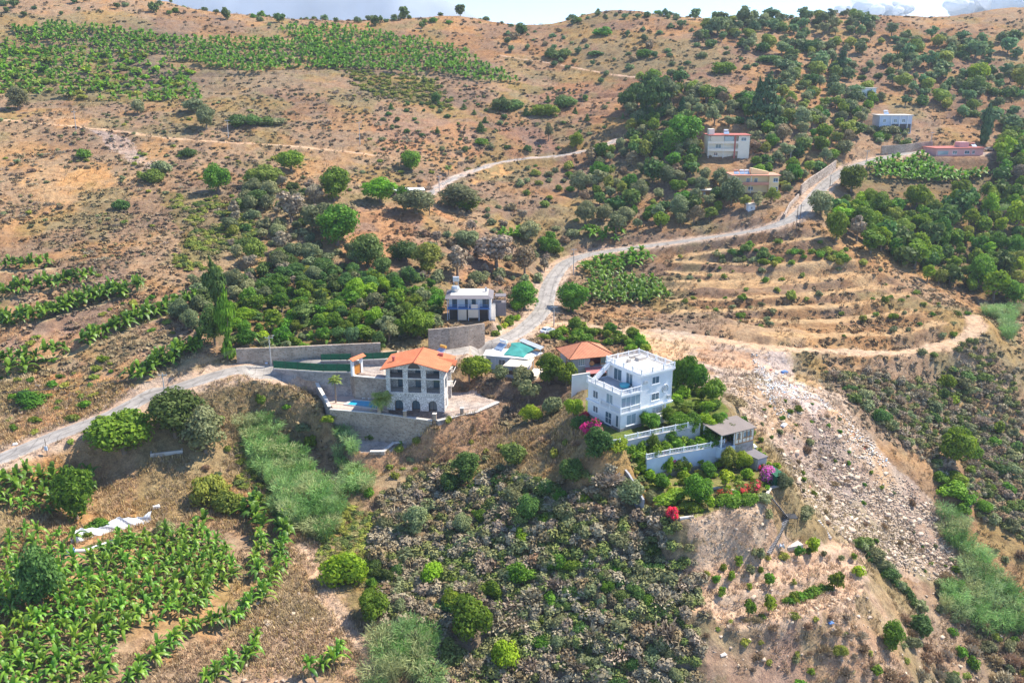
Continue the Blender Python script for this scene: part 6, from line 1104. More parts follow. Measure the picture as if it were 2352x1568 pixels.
# ---------------- named trees and bushes ----------------
# kind, material, u, v of the foot, width px, height px, label, category
EXPL = [
 ('round', 'green', 272, 1090, 140, 108, 'large dense round fig tree below the lower road', 'tree'), ('round', 'dark', 395, 1035, 105, 105, 'dark olive-green tree just right of the round fig tree', 'tree'), ('round', 'olive', 465, 1062, 95, 100, 'broad grey-green tree on the dry bank right of the road bend', 'tree'),
 ('round', 'green', 163, 1203, 92, 118, 'tall blue-green tree in the upper banana rows at left', 'tree'), ('round', 'dark', 82, 1420, 95, 130, 'dark olive tree standing inside the big banana field', 'tree'), ('bush', 'yellow', 470, 1165, 80, 85, 'yellow-green bush on the bare earth left of the reeds', 'bush'), ('bush', 'yellow', 515, 1180, 70, 70, 'smaller yellow-green bush adjoining the one left of the reeds', 'bush'),
 ('bush', 'green', 218, 1225, 44, 42, 'small bright bush above the plastic lined basin', 'bush'), ('bush', 'green', 182, 1238, 34, 28, 'small round bush left of the plastic lined basin', 'bush'), ('bush', 'green', 282, 1262, 42, 42, 'feathery green bush inside the lined basin', 'bush'), ('bush', 'olive', 372, 1232, 46, 40, 'olive bush right of the plastic lined basin', 'bush'),
 ('column', 'dark', 502, 740, 38, 140, 'left and taller poplar above the road', 'tree'), ('column', 'green', 520, 835, 40, 158, 'right and lower poplar beside the road', 'tree'), ('round', 'dark', 488, 800, 60, 95, 'dark tree against the foot of the poplars', 'tree'), ('bush', 'dark', 467, 705, 55, 50, 'dark bush left of the poplars', 'bush'),
 ('round', 'dark', 842, 620, 80, 72, 'dense dark carob on the bare slope above the orchard, left one', 'tree'), ('round', 'dark', 930, 610, 68, 50, 'dense dark carob on the bare slope above the orchard, right one', 'tree'), ('round', 'yellow', 985, 636, 66, 70, 'yellow-green tree right of the two dark carobs', 'tree'), ('round', 'olive', 1068, 578, 56, 50, 'grey-green tree above the flat roofed house', 'tree'),
 ('open', 'grey', 1050, 640, 70, 70, 'bare grey tree above the flat roofed house', 'tree'), ('open', 'grey', 1140, 625, 90, 80, 'wide bare grey-brown bush left of the upper road bend', 'tree'), ('open', 'brown', 1205, 640, 55, 75, 'brown half-dry tree on the bank left of the road', 'tree'), ('round', 'olive', 1215, 560, 55, 45, 'grey-green tree right of the small banana patch', 'tree'), ('round', 'green', 1256, 590, 46, 45, 'green tree at the bank left of the upper road', 'tree'), ('bush', 'olive', 1093, 652, 42, 42, 'olive bush behind the flat roofed house', 'bush'),
 ('round', 'green', 770, 575, 100, 92, 'large bright green tree in the middle of the slope', 'tree'), ('round', 'olive', 735, 545, 80, 70, 'olive tree behind the large bright green tree', 'tree'), ('open', 'grey', 665, 520, 62, 75, 'bare grey tree left of the olive tree on the slope', 'tree'), ('round', 'green', 765, 468, 76, 78, 'bright green tree with pointed top on the upper slope', 'tree'), ('round', 'bright', 870, 472, 74, 58, 'bright yellow-green tree left of the small white shack', 'tree'), ('round', 'olive', 955, 502, 80, 56, 'grey olive trees below the small white shack', 'tree'), ('round', 'green', 925, 485, 32, 56, 'narrow green tree in front of the small white shack', 'tree'),
 ('round', 'olive', 1050, 490, 84, 58, 'grey olive on the bank under the upper dirt road', 'tree'), ('round', 'green', 1075, 492, 60, 45, 'green bush right of the olive under the upper dirt road', 'tree'), ('round', 'green', 943, 396, 52, 46, 'round green tree on the bare slope above the upper dirt road', 'tree'),
 ('round', 'green', 497, 450, 56, 68, 'bright dark-green tree at the left of the slope thicket', 'tree'), ('round', 'yellow', 600, 440, 70, 56, 'yellow-green olive tree on the slope', 'tree'), ('round', 'dark', 590, 480, 54, 38, 'dark bush under the yellow-green olive', 'bush'), ('round', 'green', 665, 398, 58, 54, 'round dark-green tree on the slope below the dirt track', 'tree'), ('round', 'olive', 620, 470, 46, 50, 'grey olive right of the dark bush on the slope', 'tree'),
 ('bush', 'yellow', 342, 423, 48, 46, 'round yellow-green bush on the bare slope', 'bush'), ('bush', 'olive', 369, 402, 36, 46, 'grey-green olive bush behind the round yellow-green bush', 'bush'), ('bush', 'green', 187, 366, 34, 28, 'small round green bush left on the bare slope', 'bush'), ('bush', 'dark', 429, 363, 38, 28, 'small dark round bush right on the bare slope', 'bush'), ('bush', 'dark', 275, 485, 32, 34, 'small dark bush low on the bare slope', 'bush'),
 ('round', 'olive', 35, 256, 46, 50, 'large olive at the left edge below the far banana plots', 'tree'), ('round', 'olive', 314, 265, 26, 34, 'small olive below the far banana plots', 'tree'), ('round', 'olive', 443, 265, 52, 38, 'grey olive right of the far banana plots', 'tree'), ('round', 'olive', 470, 302, 46, 56, 'taller grey olive by the upper dirt track', 'tree'),
 ('bush', 'dark', 545, 296, 46, 42, 'dark bush of the row above the dirt track, leftmost', 'bush'), ('bush', 'dark', 578, 292, 46, 36, 'dark bush of the row above the dirt track, second', 'bush'), ('bush', 'dark', 606, 292, 40, 32, 'dark bush of the row above the dirt track, third', 'bush'), ('bush', 'olive', 636, 290, 34, 24, 'grey-green bush at the right end of the row above the dirt track', 'bush'),
 ('round', 'dark', 1002, 240, 23, 26, 'small dark tree right of the olive-green grass patch', 'tree'), ('bush', 'dark', 1150, 258, 44, 40, 'dark double bush in the middle of the upper slope, left half', 'bush'), ('bush', 'dark', 1182, 256, 40, 36, 'dark double bush in the middle of the upper slope, right half', 'bush'), ('bush', 'green', 1248, 271, 50, 38, 'green bush right of the dark double bush', 'bush'), ('bush', 'dark', 1298, 252, 46, 40, 'dark bush beside the little terraces on the upper slope', 'bush'), ('round', 'green', 1322, 348, 36, 38, 'round green tree above the upper dirt road', 'tree'), ('bush', 'green', 1104, 336, 28, 20, 'low bright bush on the slope above the upper dirt road', 'bush'), ('open', 'olive', 1260, 330, 28, 44, 'thin pale tree on the slope above the upper dirt road', 'tree'),
 ('column', 'dark', 1487, 285, 64, 102, 'tall dark eucalyptus at the edge of the wood', 'tree'), ('column', 'blue', 1530, 270, 46, 80, 'tall blue-green tree right of the eucalyptus', 'tree'), ('round', 'dark', 1440, 262, 40, 50, 'dark tree left of the eucalyptus', 'tree'), ('round', 'green', 1572, 350, 78, 86, 'large round deep-green pine left of the cream house', 'tree'), ('round', 'green', 1540, 365, 50, 60, 'green tree left of the large round pine', 'tree'),
 ('cone', 'cyp', 1762, 288, 60, 116, 'tall dark conifer above the cream house', 'tree'), ('cypress', 'cyp', 1741, 275, 22, 90, 'slim cypress touching the tall dark conifer', 'tree'), ('cypress', 'cyp', 2264, 335, 24, 88, 'slim dark cypress right of the pink house', 'tree'), ('cypress', 'cyp', 1567, 274, 20, 48, 'small cypress above the large round pine', 'tree'), ('cone', 'cyp', 1934, 172, 30, 60, 'dark conifer on the upper right slope', 'tree'),
 ('bush', 'dark', 1270, 137, 40, 34, 'dark bush pair under the ridge, left one', 'bush'), ('bush', 'dark', 1298, 137, 38, 30, 'dark bush pair under the ridge, right one', 'bush'), ('bush', 'dark', 1366, 131, 32, 16, 'low dark bush right of the bush pair under the ridge', 'bush'), ('bush', 'green', 1385, 85, 34, 28, 'green bush near the ridge top', 'bush'), ('bush', 'green', 1480, 134, 30, 28, 'green bush under the middle of the ridge', 'bush'), ('bush', 'green', 1661, 173, 46, 38, 'round green bush on the open brown slope', 'bush'), ('bush', 'dark', 1768, 148, 44, 24, 'dark flat bush on the open brown slope', 'bush'), ('bush', 'dark', 1197, 80, 26, 34, 'dark bush just below the dip of the ridge', 'bush'),
 ('round', 'bright', 2250, 205, 50, 50, 'bright yellow-green tree in the upper right wood', 'tree'), ('round', 'green', 1093, 875, 62, 58, 'green tree between the orange roofed house and the low house', 'tree'), ('open', 'green', 1078, 890, 48, 62, 'leaning green tree right of the orange roofed house', 'tree'),
 ('round', 'green', 1262, 897, 58, 68, 'dense green tree in front of the hip roofed house, left one', 'tree'), ('round', 'green', 1302, 895, 56, 62, 'dense green tree in front of the hip roofed house, right one', 'tree'), ('round', 'olive', 1196, 912, 56, 60, 'silvery olive tree below the low house', 'tree'), ('open', 'olive', 1215, 935, 52, 58, 'weeping pale tree below the silvery olive', 'tree'), ('round', 'bright', 1221, 975, 44, 40, 'round bright green tree alone on the dry grass', 'tree'), ('round', 'olive', 1149, 880, 30, 36, 'small brownish tree below the low house', 'tree'),
 ('round', 'bright', 1318, 960, 44, 46, 'bright yellow-green tree left of the white villa', 'tree'), ('bush', 'dark', 1335, 985, 34, 40, 'dark bush beside the left wall of the white villa', 'bush'), ('bush', 'pink', 1361, 1006, 44, 46, 'bright magenta bougainvillea at the corner of the white villa', 'bougainvillea'), ('bush', 'pink', 1347, 958, 22, 18, 'small red-pink flowers against the left wall of the white villa', 'bougainvillea'), ('bush', 'olive', 1272, 955, 46, 60, 'brownish overgrown bush on the bank left of the white wall', 'bush'),
 ('round', 'green', 1492, 990, 52, 42, 'orange tree in front of the porch of the white villa', 'tree'), ('round', 'green', 1538, 978, 34, 40, 'dense citrus tree right of the villa porch', 'tree'), ('round', 'green', 1600, 905, 50, 76, 'tall citrus behind the right side of the white villa', 'tree'), ('round', 'green', 1570, 900, 60, 80, 'dark citrus touching the right wall of the white villa', 'tree'), ('round', 'green', 1640, 930, 52, 56, 'round citrus near the top of the villa garden', 'tree'), ('round', 'bright', 1625, 952, 30, 30, 'small yellow-green tree in the upper villa garden', 'tree'),
 ('round', 'green', 1560, 1010, 46, 46, 'orange tree in the middle garden bed, leftmost', 'tree'), ('round', 'green', 1590, 1012, 44, 50, 'orange tree in the middle garden bed, second', 'tree'), ('round', 'bright', 1622, 1010, 46, 44, 'yellowing orange tree in the middle garden bed', 'tree'), ('round', 'green', 1648, 1002, 34, 42, 'orange tree close to the garden house', 'tree'), ('round', 'green', 1500, 1042, 34, 44, 'slender tree at the left of the middle garden bed', 'tree'), ('round', 'green', 1535, 1030, 40, 40, 'orange tree below the long balustrade', 'tree'),
 ('bush', 'redf', 1520, 1050, 28, 14, 'low red flowering bush above the white garden wall, left one', 'bush'), ('bush', 'redf', 1600, 1034, 24, 16, 'red flowering bush above the white garden wall, right one', 'bush'), ('bush', 'pink', 1476, 1056, 16, 16, 'small magenta bush at the left end of the white garden wall', 'bush'),
 ('bush', 'bright', 1425, 1040, 46, 36, 'bright vine spilling over the left garden wall, upper part', 'vine'), ('bush', 'bright', 1455, 1065, 50, 44, 'bright vine spilling over the left garden wall, lower part', 'vine'), ('sapling', 'bright', 1538, 1096, 22, 44, 'slim yellow-green sapling by the white garden wall', 'tree'), ('round', 'yellow', 1673, 1084, 38, 56, 'tall yellow-brown tree at the right end of the white garden wall', 'tree'), ('round', 'bright', 1708, 1082, 40, 42, 'bright citrus tree below the garden house', 'tree'), ('sapling', 'bright', 1607, 1080, 24, 22, 'small citrus sapling by the path in the lower garden', 'tree'), ('sapling', 'bright', 1568, 1088, 20, 16, 'smallest sapling by the path in the lower garden', 'tree'),
 ('round', 'green', 1520, 1125, 40, 36, 'citrus tree at the left of the lowest lawn', 'tree'), ('round', 'green', 1625, 1100, 38, 34, 'shrubby tree in the middle of the lowest lawn', 'tree'), ('sapling', 'bright', 1588, 1115, 26, 22, 'little tree on the lowest lawn', 'tree'), ('sapling', 'bright', 1668, 1124, 36, 40, 'bright slender tree beside the red bougainvillea', 'tree'), ('round', 'green', 1610, 1168, 70, 66, 'pale-leaved fig tree at the front of the lowest garden', 'tree'), ('bush', 'bright', 1550, 1160, 70, 34, 'bright green hedge bush at the front left of the lowest garden', 'bush'), ('bush', 'green', 1585, 1178, 50, 30, 'green bush under the pale-leaved fig', 'bush'),
 ('bush', 'redf', 1672, 1150, 44, 30, 'red bougainvillea on the garden edge, left one', 'bougainvillea'), ('bush', 'redf', 1708, 1140, 42, 32, 'red bougainvillea on the garden edge, middle one', 'bougainvillea'), ('bush', 'redf', 1738, 1128, 36, 28, 'red bougainvillea on the garden edge, right one', 'bougainvillea'), ('bush', 'green', 1680, 1166, 54, 34, 'green skirt of bush under the red bougainvillea', 'bush'), ('bush', 'green', 1722, 1160, 44, 34, 'green bush under the right red bougainvillea', 'bush'), ('bush', 'violet', 1765, 1110, 36, 40, 'violet-pink bougainvillea by the dark net shelter', 'bougainvillea'), ('bush', 'pink', 1546, 1192, 28, 26, 'magenta bougainvillea at the front wall of the lowest garden', 'bougainvillea'), ('bush', 'redf', 1752, 1082, 22, 20, 'orange-red flowers behind the violet bougainvillea', 'bougainvillea'), ('bush', 'brown', 1690, 935, 42, 26, 'reddish dry flowering bush above the garden house', 'bush'),
 ('round', 'olive', 1800, 1140, 40, 40, 'grey olive right of the metal stair', 'tree'), ('bush', 'olive', 1755, 1160, 30, 26, 'olive bush left of the metal stair', 'bush'), ('bush', 'olive', 1850, 1205, 46, 34, 'grey-green bush below the stair wall', 'bush'), ('bush', 'olive', 1765, 1195, 26, 24, 'round bush beside the foot of the metal stair', 'bush'),
 ('round', 'olive', 957, 1238, 54, 62, 'round grey-green tree casting a shadow on the dry slope', 'tree'), ('round', 'dark', 1075, 1120, 62, 68, 'dark green tree on the slope below the villas', 'tree'), ('round', 'dark', 1030, 1140, 50, 50, 'dark bush left of the dark green tree on the slope', 'tree'), ('round', 'dark', 1180, 1080, 64, 52, 'dark tree below the dry grass spur, left one', 'tree'), ('round', 'dark', 1317, 1125, 56, 64, 'dark tree below the dry grass spur, middle one', 'tree'), ('round', 'dark', 1375, 1080, 66, 72, 'dark tree under the garden wall of the villa', 'tree'), ('round', 'olive', 1450, 1180, 74, 66, 'big soft green tree under the garden corner', 'tree'), ('round', 'olive', 1062, 1235, 46, 44, 'yellowish olive on the lower slope', 'tree'), ('round', 'dark', 1215, 1210, 50, 60, 'two-toned dark tree in the grey scrub', 'tree'), ('bush', 'bright', 1198, 1245, 36, 34, 'bright yellow bush in the grey scrub', 'bush'),
 ('bush', 'bright', 990, 1345, 52, 60, 'bright yellow-green bush at the left of the grey scrub', 'bush'), ('bush', 'green', 1195, 1345, 60, 56, 'green bush in the centre of the grey scrub', 'bush'), ('bush', 'green', 1035, 1400, 44, 48, 'green bush low in the grey scrub, left one', 'bush'), ('bush', 'green', 1125, 1380, 44, 52, 'green bush low in the grey scrub, right one', 'bush'), ('round', 'green', 1080, 1495, 100, 90, 'large green thicket at the bottom of the grey scrub', 'tree'), ('bush', 'bright', 1160, 1540, 60, 76, 'yellow-green bush at the bottom of the grey scrub', 'bush'), ('bush', 'bright', 790, 1350, 80, 90, 'very bright green bush beside the dirt path', 'bush'), ('round', 'green', 850, 1440, 76, 70, 'green tree behind the bottom reed clump', 'tree'),
 ('round', 'green', 2050, 1510, 54, 60, 'round green bush on the gravel at the lower right', 'tree'), ('bush', 'dark', 2110, 1470, 60, 60, 'dark bush above the round green bush at the lower right', 'bush'), ('bush', 'bright', 2190, 1160, 66, 50, 'yellow-green bush at the right foot of the rubble slope', 'bush'), ('round', 'green', 2200, 1085, 76, 96, 'large soft pine at the right above the rubble slope', 'tree'), ('bush', 'dark', 1990, 1270, 44, 36, 'dark bush starting the hedge line above the orchard', 'bush'),
 ('bush', 'bright', 1976, 1330, 28, 30, 'yellow-green bush at the right end of the orchard terrace', 'bush'), ('sapling', 'green', 1920, 1360, 34, 44, 'tallest shrub of the orchard terrace row', 'tree'), ('sapling', 'green', 1768, 1418, 30, 46, 'upright dark shrub at the lower orchard terrace', 'tree'), ('sapling', 'green', 1720, 1422, 24, 40, 'upright shrub at the lower left orchard terrace', 'tree'), ('sapling', 'bright', 1864, 1282, 34, 38, 'bright green young tree at the top of the orchard', 'tree'), ('sapling', 'olive', 1748, 1305, 28, 36, 'thin pale sapling at the foot of the rock face', 'tree'),
 ('bush', 'green', 60, 935, 66, 40, 'bright spreading bush on the eroded bank above the lower road', 'bush'), ('round', 'green', 1315, 720, 72, 66, 'dense green bush tree right of the junction road', 'tree'), ('round', 'green', 1205, 715, 58, 62, 'green tree left of the junction road', 'tree'), ('bush', 'bright', 1185, 712, 34, 32, 'bright yellow-green bush beside the tree left of the road', 'bush'), ('round', 'dark', 870, 808, 34, 44, 'dark green tree on top of the roadside wall', 'tree'), ('round', 'green', 960, 790, 76, 68, 'large green tree above the orange roof', 'tree'), ('round', 'blue', 808, 800, 34, 50, 'blue-green tree on top of the roadside wall', 'tree'),
 ('round', 'olive', 1890, 505, 56, 60, 'yellow-green tree at the outer side of the road bend', 'tree'), ('round', 'green', 1960, 450, 60, 64, 'green tree right of the climbing road', 'tree'), ('round', 'green', 1925, 560, 50, 70, 'green tree at the edge of the valley wood', 'tree'), ('open', 'grey', 1972, 560, 46, 60, 'bare grey tree at the edge of the valley wood', 'tree'), ('open', 'grey', 2075, 570, 34, 46, 'bare violet-grey tree inside the valley wood', 'tree')]
SEEN = []
for k, mt, u, v, wp, hp, lab, cat in EXPL:
    p = G(u, v)[0]; dd = dist(p); w_ = wp*dd/FPX*1.24; h = 1.08*hp*dd/FPX/max(.75, math.cos(math.atan2(HC-p[2], p[1])))*1.0
    y = p[1]+w_*.25
    if mt in ('pink', 'violet') and hp > 24: h *= 1.35; w_ *= 1.1
    nm = 'bougainvillea' if cat == 'bougainvillea' else 'vine' if cat == 'vine' else 'bush' if k == 'bush' else 'tree'
    if k in ('cone', 'cypress'): w_ *= {'cone': 1.0, 'cypress': .95}[k]; nm = 'cypress'
    plant(k, mt, p[0], y, w_, h, lab, cat, None, nm, z=min(float(H(p[0], y)), p[2]+w_*.2)); OCC.append((p[0], y, w_*.38))
NE = len(EXPL); print('EXPL', NE)
# ---------------- scattered plants ----------------
CL = {31: .58, 34: .62, 39: .5, 41: .58, 42: .6, 45: .55, 46: .6, 49: .58, 51: .6, 59: .6, 60: .52, 64: .66, 58: .55, 54: .55, 61: .55, 62: .55}   # how strongly each set clusters
def spread(polys, n_, md, seed, kinds, size, label, group, name, cat, cap=300, pads=True, hr=(.8, 1.1), stuffname=None, stufflabel=None, holes=(), lo=None, rad=0., stuffmat=None, pts=None, clump=0., cs=16):
    """individuals for the ones that show largest; whatever exceeds the cap becomes one mass"""
    clump = CL.get(seed, 0.); p = scatter(polys, n_, md, seed, pads, rad, holes, clump, cs) if pts is None else pts; r = np.random.default_rng(seed+5)
    v, u_, v_ = inview(p); p = p[v]; d = p[:, 1]*cp-(p[:, 2]-HC)*sp; s = r.uniform(size[0], size[1], len(p))*r.choice([1, 1, 1.25, .8], len(p)); o = np.argsort(-s/d); p, s, d = p[o], s[o], d[o]
    kk = [k for k, _ in kinds]; wt = np.array([w for _, w in kinds], float); wt /= wt.sum(); ch = r.choice(len(kk), len(p), p=wt)
    for i in range(min(cap, len(p))):
        k, mt = kk[ch[i]]; h = s[i]*r.uniform(*hr)*(1.9 if k == 'cypress' else 1.3 if k == 'cone' else 1)
        plant(k, mt, p[i, 0], p[i, 1], s[i], h, label, cat, group, name, z=p[i, 2])
    rest = slice(cap, None)
    if len(p) > cap:
        q = p[rest]; sz = s[rest]; k, mt = kk[0]; k = lo or k; 
        pal = np.array([(.37, .32, .22), (.33, .27, .175), (.25, .26, .09), (.30, .23, .13), (.20, .24, .07), (.36, .31, .21), (.28, .28, .12), (.17, .22, .06)] if k == 'scrub' else [(.34, .25, .16), (.27, .24, .11), (.30, .22, .15), (.20, .21, .08)]); bl = fbm(q[:, 0], q[:, 1], 14, 600+seed); ci = np.clip((sstep(.3, .7, bl)*.75+r.random(len(q))*.5)*len(pal)/1.25, 0, len(pal)-1).astype(int); cc = pal[ci]*r.uniform(.75, 1.3, (len(q), 1))
        V, F_, S = merge(k, q-[0, 0, .05], sz, sz*r.uniform(*hr, len(q)), r, cc); link(stuffname, mesh_np(stuffname, V, F_, LM['vcol'], False, S), kind='stuff', label=stufflabel)
    print(name, group, len(p)); return p

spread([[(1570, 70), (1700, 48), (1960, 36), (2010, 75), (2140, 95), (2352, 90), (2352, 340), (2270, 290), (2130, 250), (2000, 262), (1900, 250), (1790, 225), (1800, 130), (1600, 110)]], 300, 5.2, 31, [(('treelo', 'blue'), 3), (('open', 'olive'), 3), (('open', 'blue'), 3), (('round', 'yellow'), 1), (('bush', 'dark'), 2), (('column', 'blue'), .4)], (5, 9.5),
       'tree of the mixed green wood covering the upper right slope', 'trees of the upper right wood', 'mixed_tree', 'mixed tree', 300, hr=(.75, 1.05))  # no set species: mixed tree and bush crowns, kind name made up
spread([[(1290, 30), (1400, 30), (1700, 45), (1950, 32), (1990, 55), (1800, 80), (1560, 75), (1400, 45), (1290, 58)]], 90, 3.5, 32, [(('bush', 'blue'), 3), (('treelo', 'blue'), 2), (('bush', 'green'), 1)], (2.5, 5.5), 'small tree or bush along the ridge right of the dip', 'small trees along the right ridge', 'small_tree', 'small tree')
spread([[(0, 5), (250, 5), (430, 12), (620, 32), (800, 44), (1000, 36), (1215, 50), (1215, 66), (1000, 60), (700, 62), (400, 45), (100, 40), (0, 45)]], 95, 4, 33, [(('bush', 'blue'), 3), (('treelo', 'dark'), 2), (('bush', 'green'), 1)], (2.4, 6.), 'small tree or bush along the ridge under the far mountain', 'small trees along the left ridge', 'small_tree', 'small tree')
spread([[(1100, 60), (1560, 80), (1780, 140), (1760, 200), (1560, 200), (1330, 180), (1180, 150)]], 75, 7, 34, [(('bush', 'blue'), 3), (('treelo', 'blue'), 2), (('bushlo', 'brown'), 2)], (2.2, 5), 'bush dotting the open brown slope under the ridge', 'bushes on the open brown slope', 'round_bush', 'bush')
spread([[(1480, 190), (1700, 228), (1990, 275), (1990, 350), (1900, 385), (1840, 430), (1780, 480), (1660, 500), (1500, 535), (1340, 540), (1330, 440), (1380, 350), (1450, 320)]], 270, 4.6, 35, [(('round', 'olive'), 3), (('open', 'olive'), 2), (('open', 'yellow'), 2), (('treelo', 'dark'), 2), (('round', 'green'), 2), (('open', 'brown'), 1), (('bush', 'dark'), 1)], (4.2, 8),
       'tree of the olive and pine wood around the valley houses', 'trees around the valley houses', 'olive_tree', 'valley tree', 300, hr=(.8, 1.15), rad=-2., holes=[[(1670, 430), (1800, 430), (1800, 470), (1670, 470)], [(1605, 355), (1730, 355), (1730, 396), (1605, 396)], [(1990, 296), (2100, 296), (2100, 335), (1990, 335)]])  # one made-up kind for the assorted crowns of this wood
spread([[(1935, 500), (1990, 475), (2100, 470), (2352, 462), (2352, 700), (2270, 690), (2150, 650), (2010, 600), (1930, 520)], [(2290, 320), (2352, 300), (2352, 430), (2280, 420)]], 300, 4.3, 36, [(('round', 'green'), 3), (('open', 'green'), 2), (('open', 'bright'), 2), (('treelo', 'dark'), 2), (('round', 'yellow'), 1), (('open', 'grey'), .2)], (5, 8.5),
       'tree of the dense bright wood filling the right-hand valley', 'trees of the right-hand valley wood', 'broadleaf_tree', 'broadleaf tree', 300, hr=(.85, 1.2))
spread([[(540, 700), (640, 675), (1000, 665), (1010, 735), (980, 785), (880, 806), (560, 812), (535, 760)]], 120, 3.2, 37, [(('round', 'green'), 3), (('open', 'green'), 3), (('round', 'bright'), 2), (('open', 'dark'), 2), (('bush', 'green'), 2), (('open', 'olive'), 1), (('column', 'dark'), .5)], (3.2, 5.8), 'fruit tree of the dense orchard behind the road wall', 'orchard trees behind the road wall', 'fruit_tree', 'fruit tree', hr=(.8, 1.15))
spread([[(430, 640), (480, 640), (500, 790), (440, 790), (430, 700)], [(540, 640), (620, 650), (620, 700), (545, 700)]], 26, 3., 38, [(('bush', 'olive'), 2), (('round', 'olive'), 2), (('bush', 'dark'), 2)], (2.5, 5), 'grey-green bush around the foot of the poplars', 'bushes around the poplars', 'bush', 'bush')
spread([[(540, 480), (640, 430), (720, 450), (800, 560), (820, 650), (620, 660), (550, 640)]], 75, 3.8, 39, [(('round', 'olive'), 2), (('open', 'grey'), 3), (('bush', 'dark'), 2), (('round', 'yellow'), 1), (('bush', 'olive'), 2)], (3, 6), 'tree of the tangled grey and green thicket in mid slope', 'trees of the mid-slope thicket', 'slope_tree', 'slope tree')  # tangle of assorted, partly bare crowns; the tree kind is invented
spread([[(600, 610), (700, 600), (830, 630), (900, 650), (1000, 640), (1000, 668), (640, 676)]], 40, 3.4, 40, [(('round', 'dark'), 3), (('bush', 'dark'), 2), (('round', 'olive'), 1)], (4, 6.5), 'dark evergreen above the orchard', 'dark evergreens above the orchard', 'slope_tree', 'slope tree')
spread([[(960, 520), (1120, 470), (1320, 540), (1270, 600), (1170, 680), (1100, 660), (960, 650)]], 60, 4., 41, [(('bush', 'olive'), 3), (('open', 'grey'), 2), (('bush', 'brown'), 2), (('bush', 'green'), 1)], (2.2, 4.8), 'bush of the half-dry thicket left of the upper road bend', 'bushes left of the upper road bend', 'bush', 'bush')
spread([[(1190, 380), (1340, 370), (1340, 540), (1200, 440)]], 50, 4.2, 42, [(('bush', 'olive'), 3), (('bush', 'green'), 2), (('bush', 'yellow'), 1)], (1.8, 4.2), 'bush on the terraces under the upper dirt road', 'bushes under the upper dirt road', 'bush', 'bush')
spread([[(1245, 762), (1300, 748), (1390, 760), (1480, 795), (1490, 812), (1400, 818), (1300, 790), (1250, 785)]], 34, 2.4, 43, [(('bush', 'green'), 3), (('round', 'green'), 2), (('bush', 'bright'), 1)], (2.6, 4.2), 'garden bush in the dense hedge behind the hip roofed house', 'garden hedge behind the hip roofed house', 'hedge_bush', 'hedge bush')
spread([[(1050, 800), (1110, 792), (1115, 815), (1060, 835)], [(1110, 740), (1230, 720), (1190, 760), (1130, 785)]], 16, 2.4, 44, [(('bush', 'green'), 3), (('bush', 'bright'), 1)], (2., 3.6), 'green bush at the roadside between the wall and the low house', 'roadside bushes by the low house', 'hedge_bush', 'hedge bush')
spread([[(2000, 300), (2100, 310), (2110, 335), (2000, 335)], [(1965, 226), (2035, 226), (2035, 244), (1965, 244)]], 34, 2.8, 65, [(('bush', 'olive'), 2), (('bush', 'green'), 2)], (3.6, 5.4), 'bush below the grey house on the upper right terraces', 'bushes below the grey house', 'garden_bush', 'garden bush')
spread([[(820, 240), (1010, 230), (1450, 200), (1450, 320), (1240, 350), (880, 350)]], 60, 6., 45, [(('bush', 'dark'), 3), (('cone', 'dark'), 2), (('bush', 'olive'), 2)], (1.6, 3.4), 'young dark pine or bush on the upper middle slope', 'young pines on the middle slope', 'young_pine', 'young pine')
spread([[(1540, 570), (1900, 555), (2190, 700), (2230, 770), (1900, 790), (1560, 720)]], 90, 4., 46, [(('bush', 'green'), 2), (('bushlo', 'olive'), 3), (('bushlo', 'yellow'), 2)], (1., 2.8), 'bush on the dry terraced spur', 'bushes on the terraced spur', 'bush', 'bush')
spread([[(1630, 592), (1780, 600), (1780, 616), (1630, 612)]], 26, 1.8, 47, [(('bush', 'dark'), 3), (('bush', 'olive'), 1)], (2.4, 3.4), 'dark bush of the hedge row on the second terrace of the spur', 'dark hedge on the terraced spur', 'hedge_bush', 'hedge bush')
spread([[(1780, 588), (1940, 590), (1940, 606), (1790, 610)]], 24, 1.8, 48, [(('bush', 'yellow'), 3), (('bush', 'green'), 1)], (2.4, 3.4), 'yellow-green vine bush hanging on the second terrace of the spur', 'vine hedge on the terraced spur', 'vine_bush', 'vine')
SCR = [(880, 1120), (1000, 1075), (1180, 1095), (1370, 1105), (1450, 1180), (1560, 1190), (1560, 1290), (1620, 1400), (1600, 1600), (950, 1600), (900, 1440), (870, 1250)]
spread([SCR], 290, 2.1, 49, [(('bush', 'dark'), 4), (('bush', 'green'), 3), (('bush', 'olive'), 3)], (1.8, 3.8), 'green bush among the grey scrub below the villas', 'green bushes in the grey scrub', 'evergreen_bush', 'evergreen bush', hr=(.75, 1.1))
spread([SCR], 2300, 1.0, 50, [(('scrub', 'grey'), 5), (('scrub', 'brown'), 2), (('twig', 'grey'), 2), (('scrub', 'olive'), 2)], (2.0, 3.5), 'leafless grey scrub bush on the slope below the villas', 'grey scrub below the villas', 'scrub_bush', 'scrub bush', 150, stuffname='grey_scrub', stufflabel='mass of leafless grey scrub on the slope below the villas', hr=(.6, .95))
RSC = [(1870, 840), (2050, 830), (2240, 812), (2352, 840), (2400, 1250), (2200, 1160), (2060, 1000), (1910, 880)]
spread([RSC], 190, 2.6, 51, [(('bush', 'dark'), 3), (('bush', 'olive'), 3), (('bush', 'green'), 2)], (2.2, 4.6), 'green bush in the scrub right of the rubble slope', 'green bushes right of the rubble slope', 'scrubland_bush', 'scrubland bush')  # bush species invented; leaf colours vary over green and olive
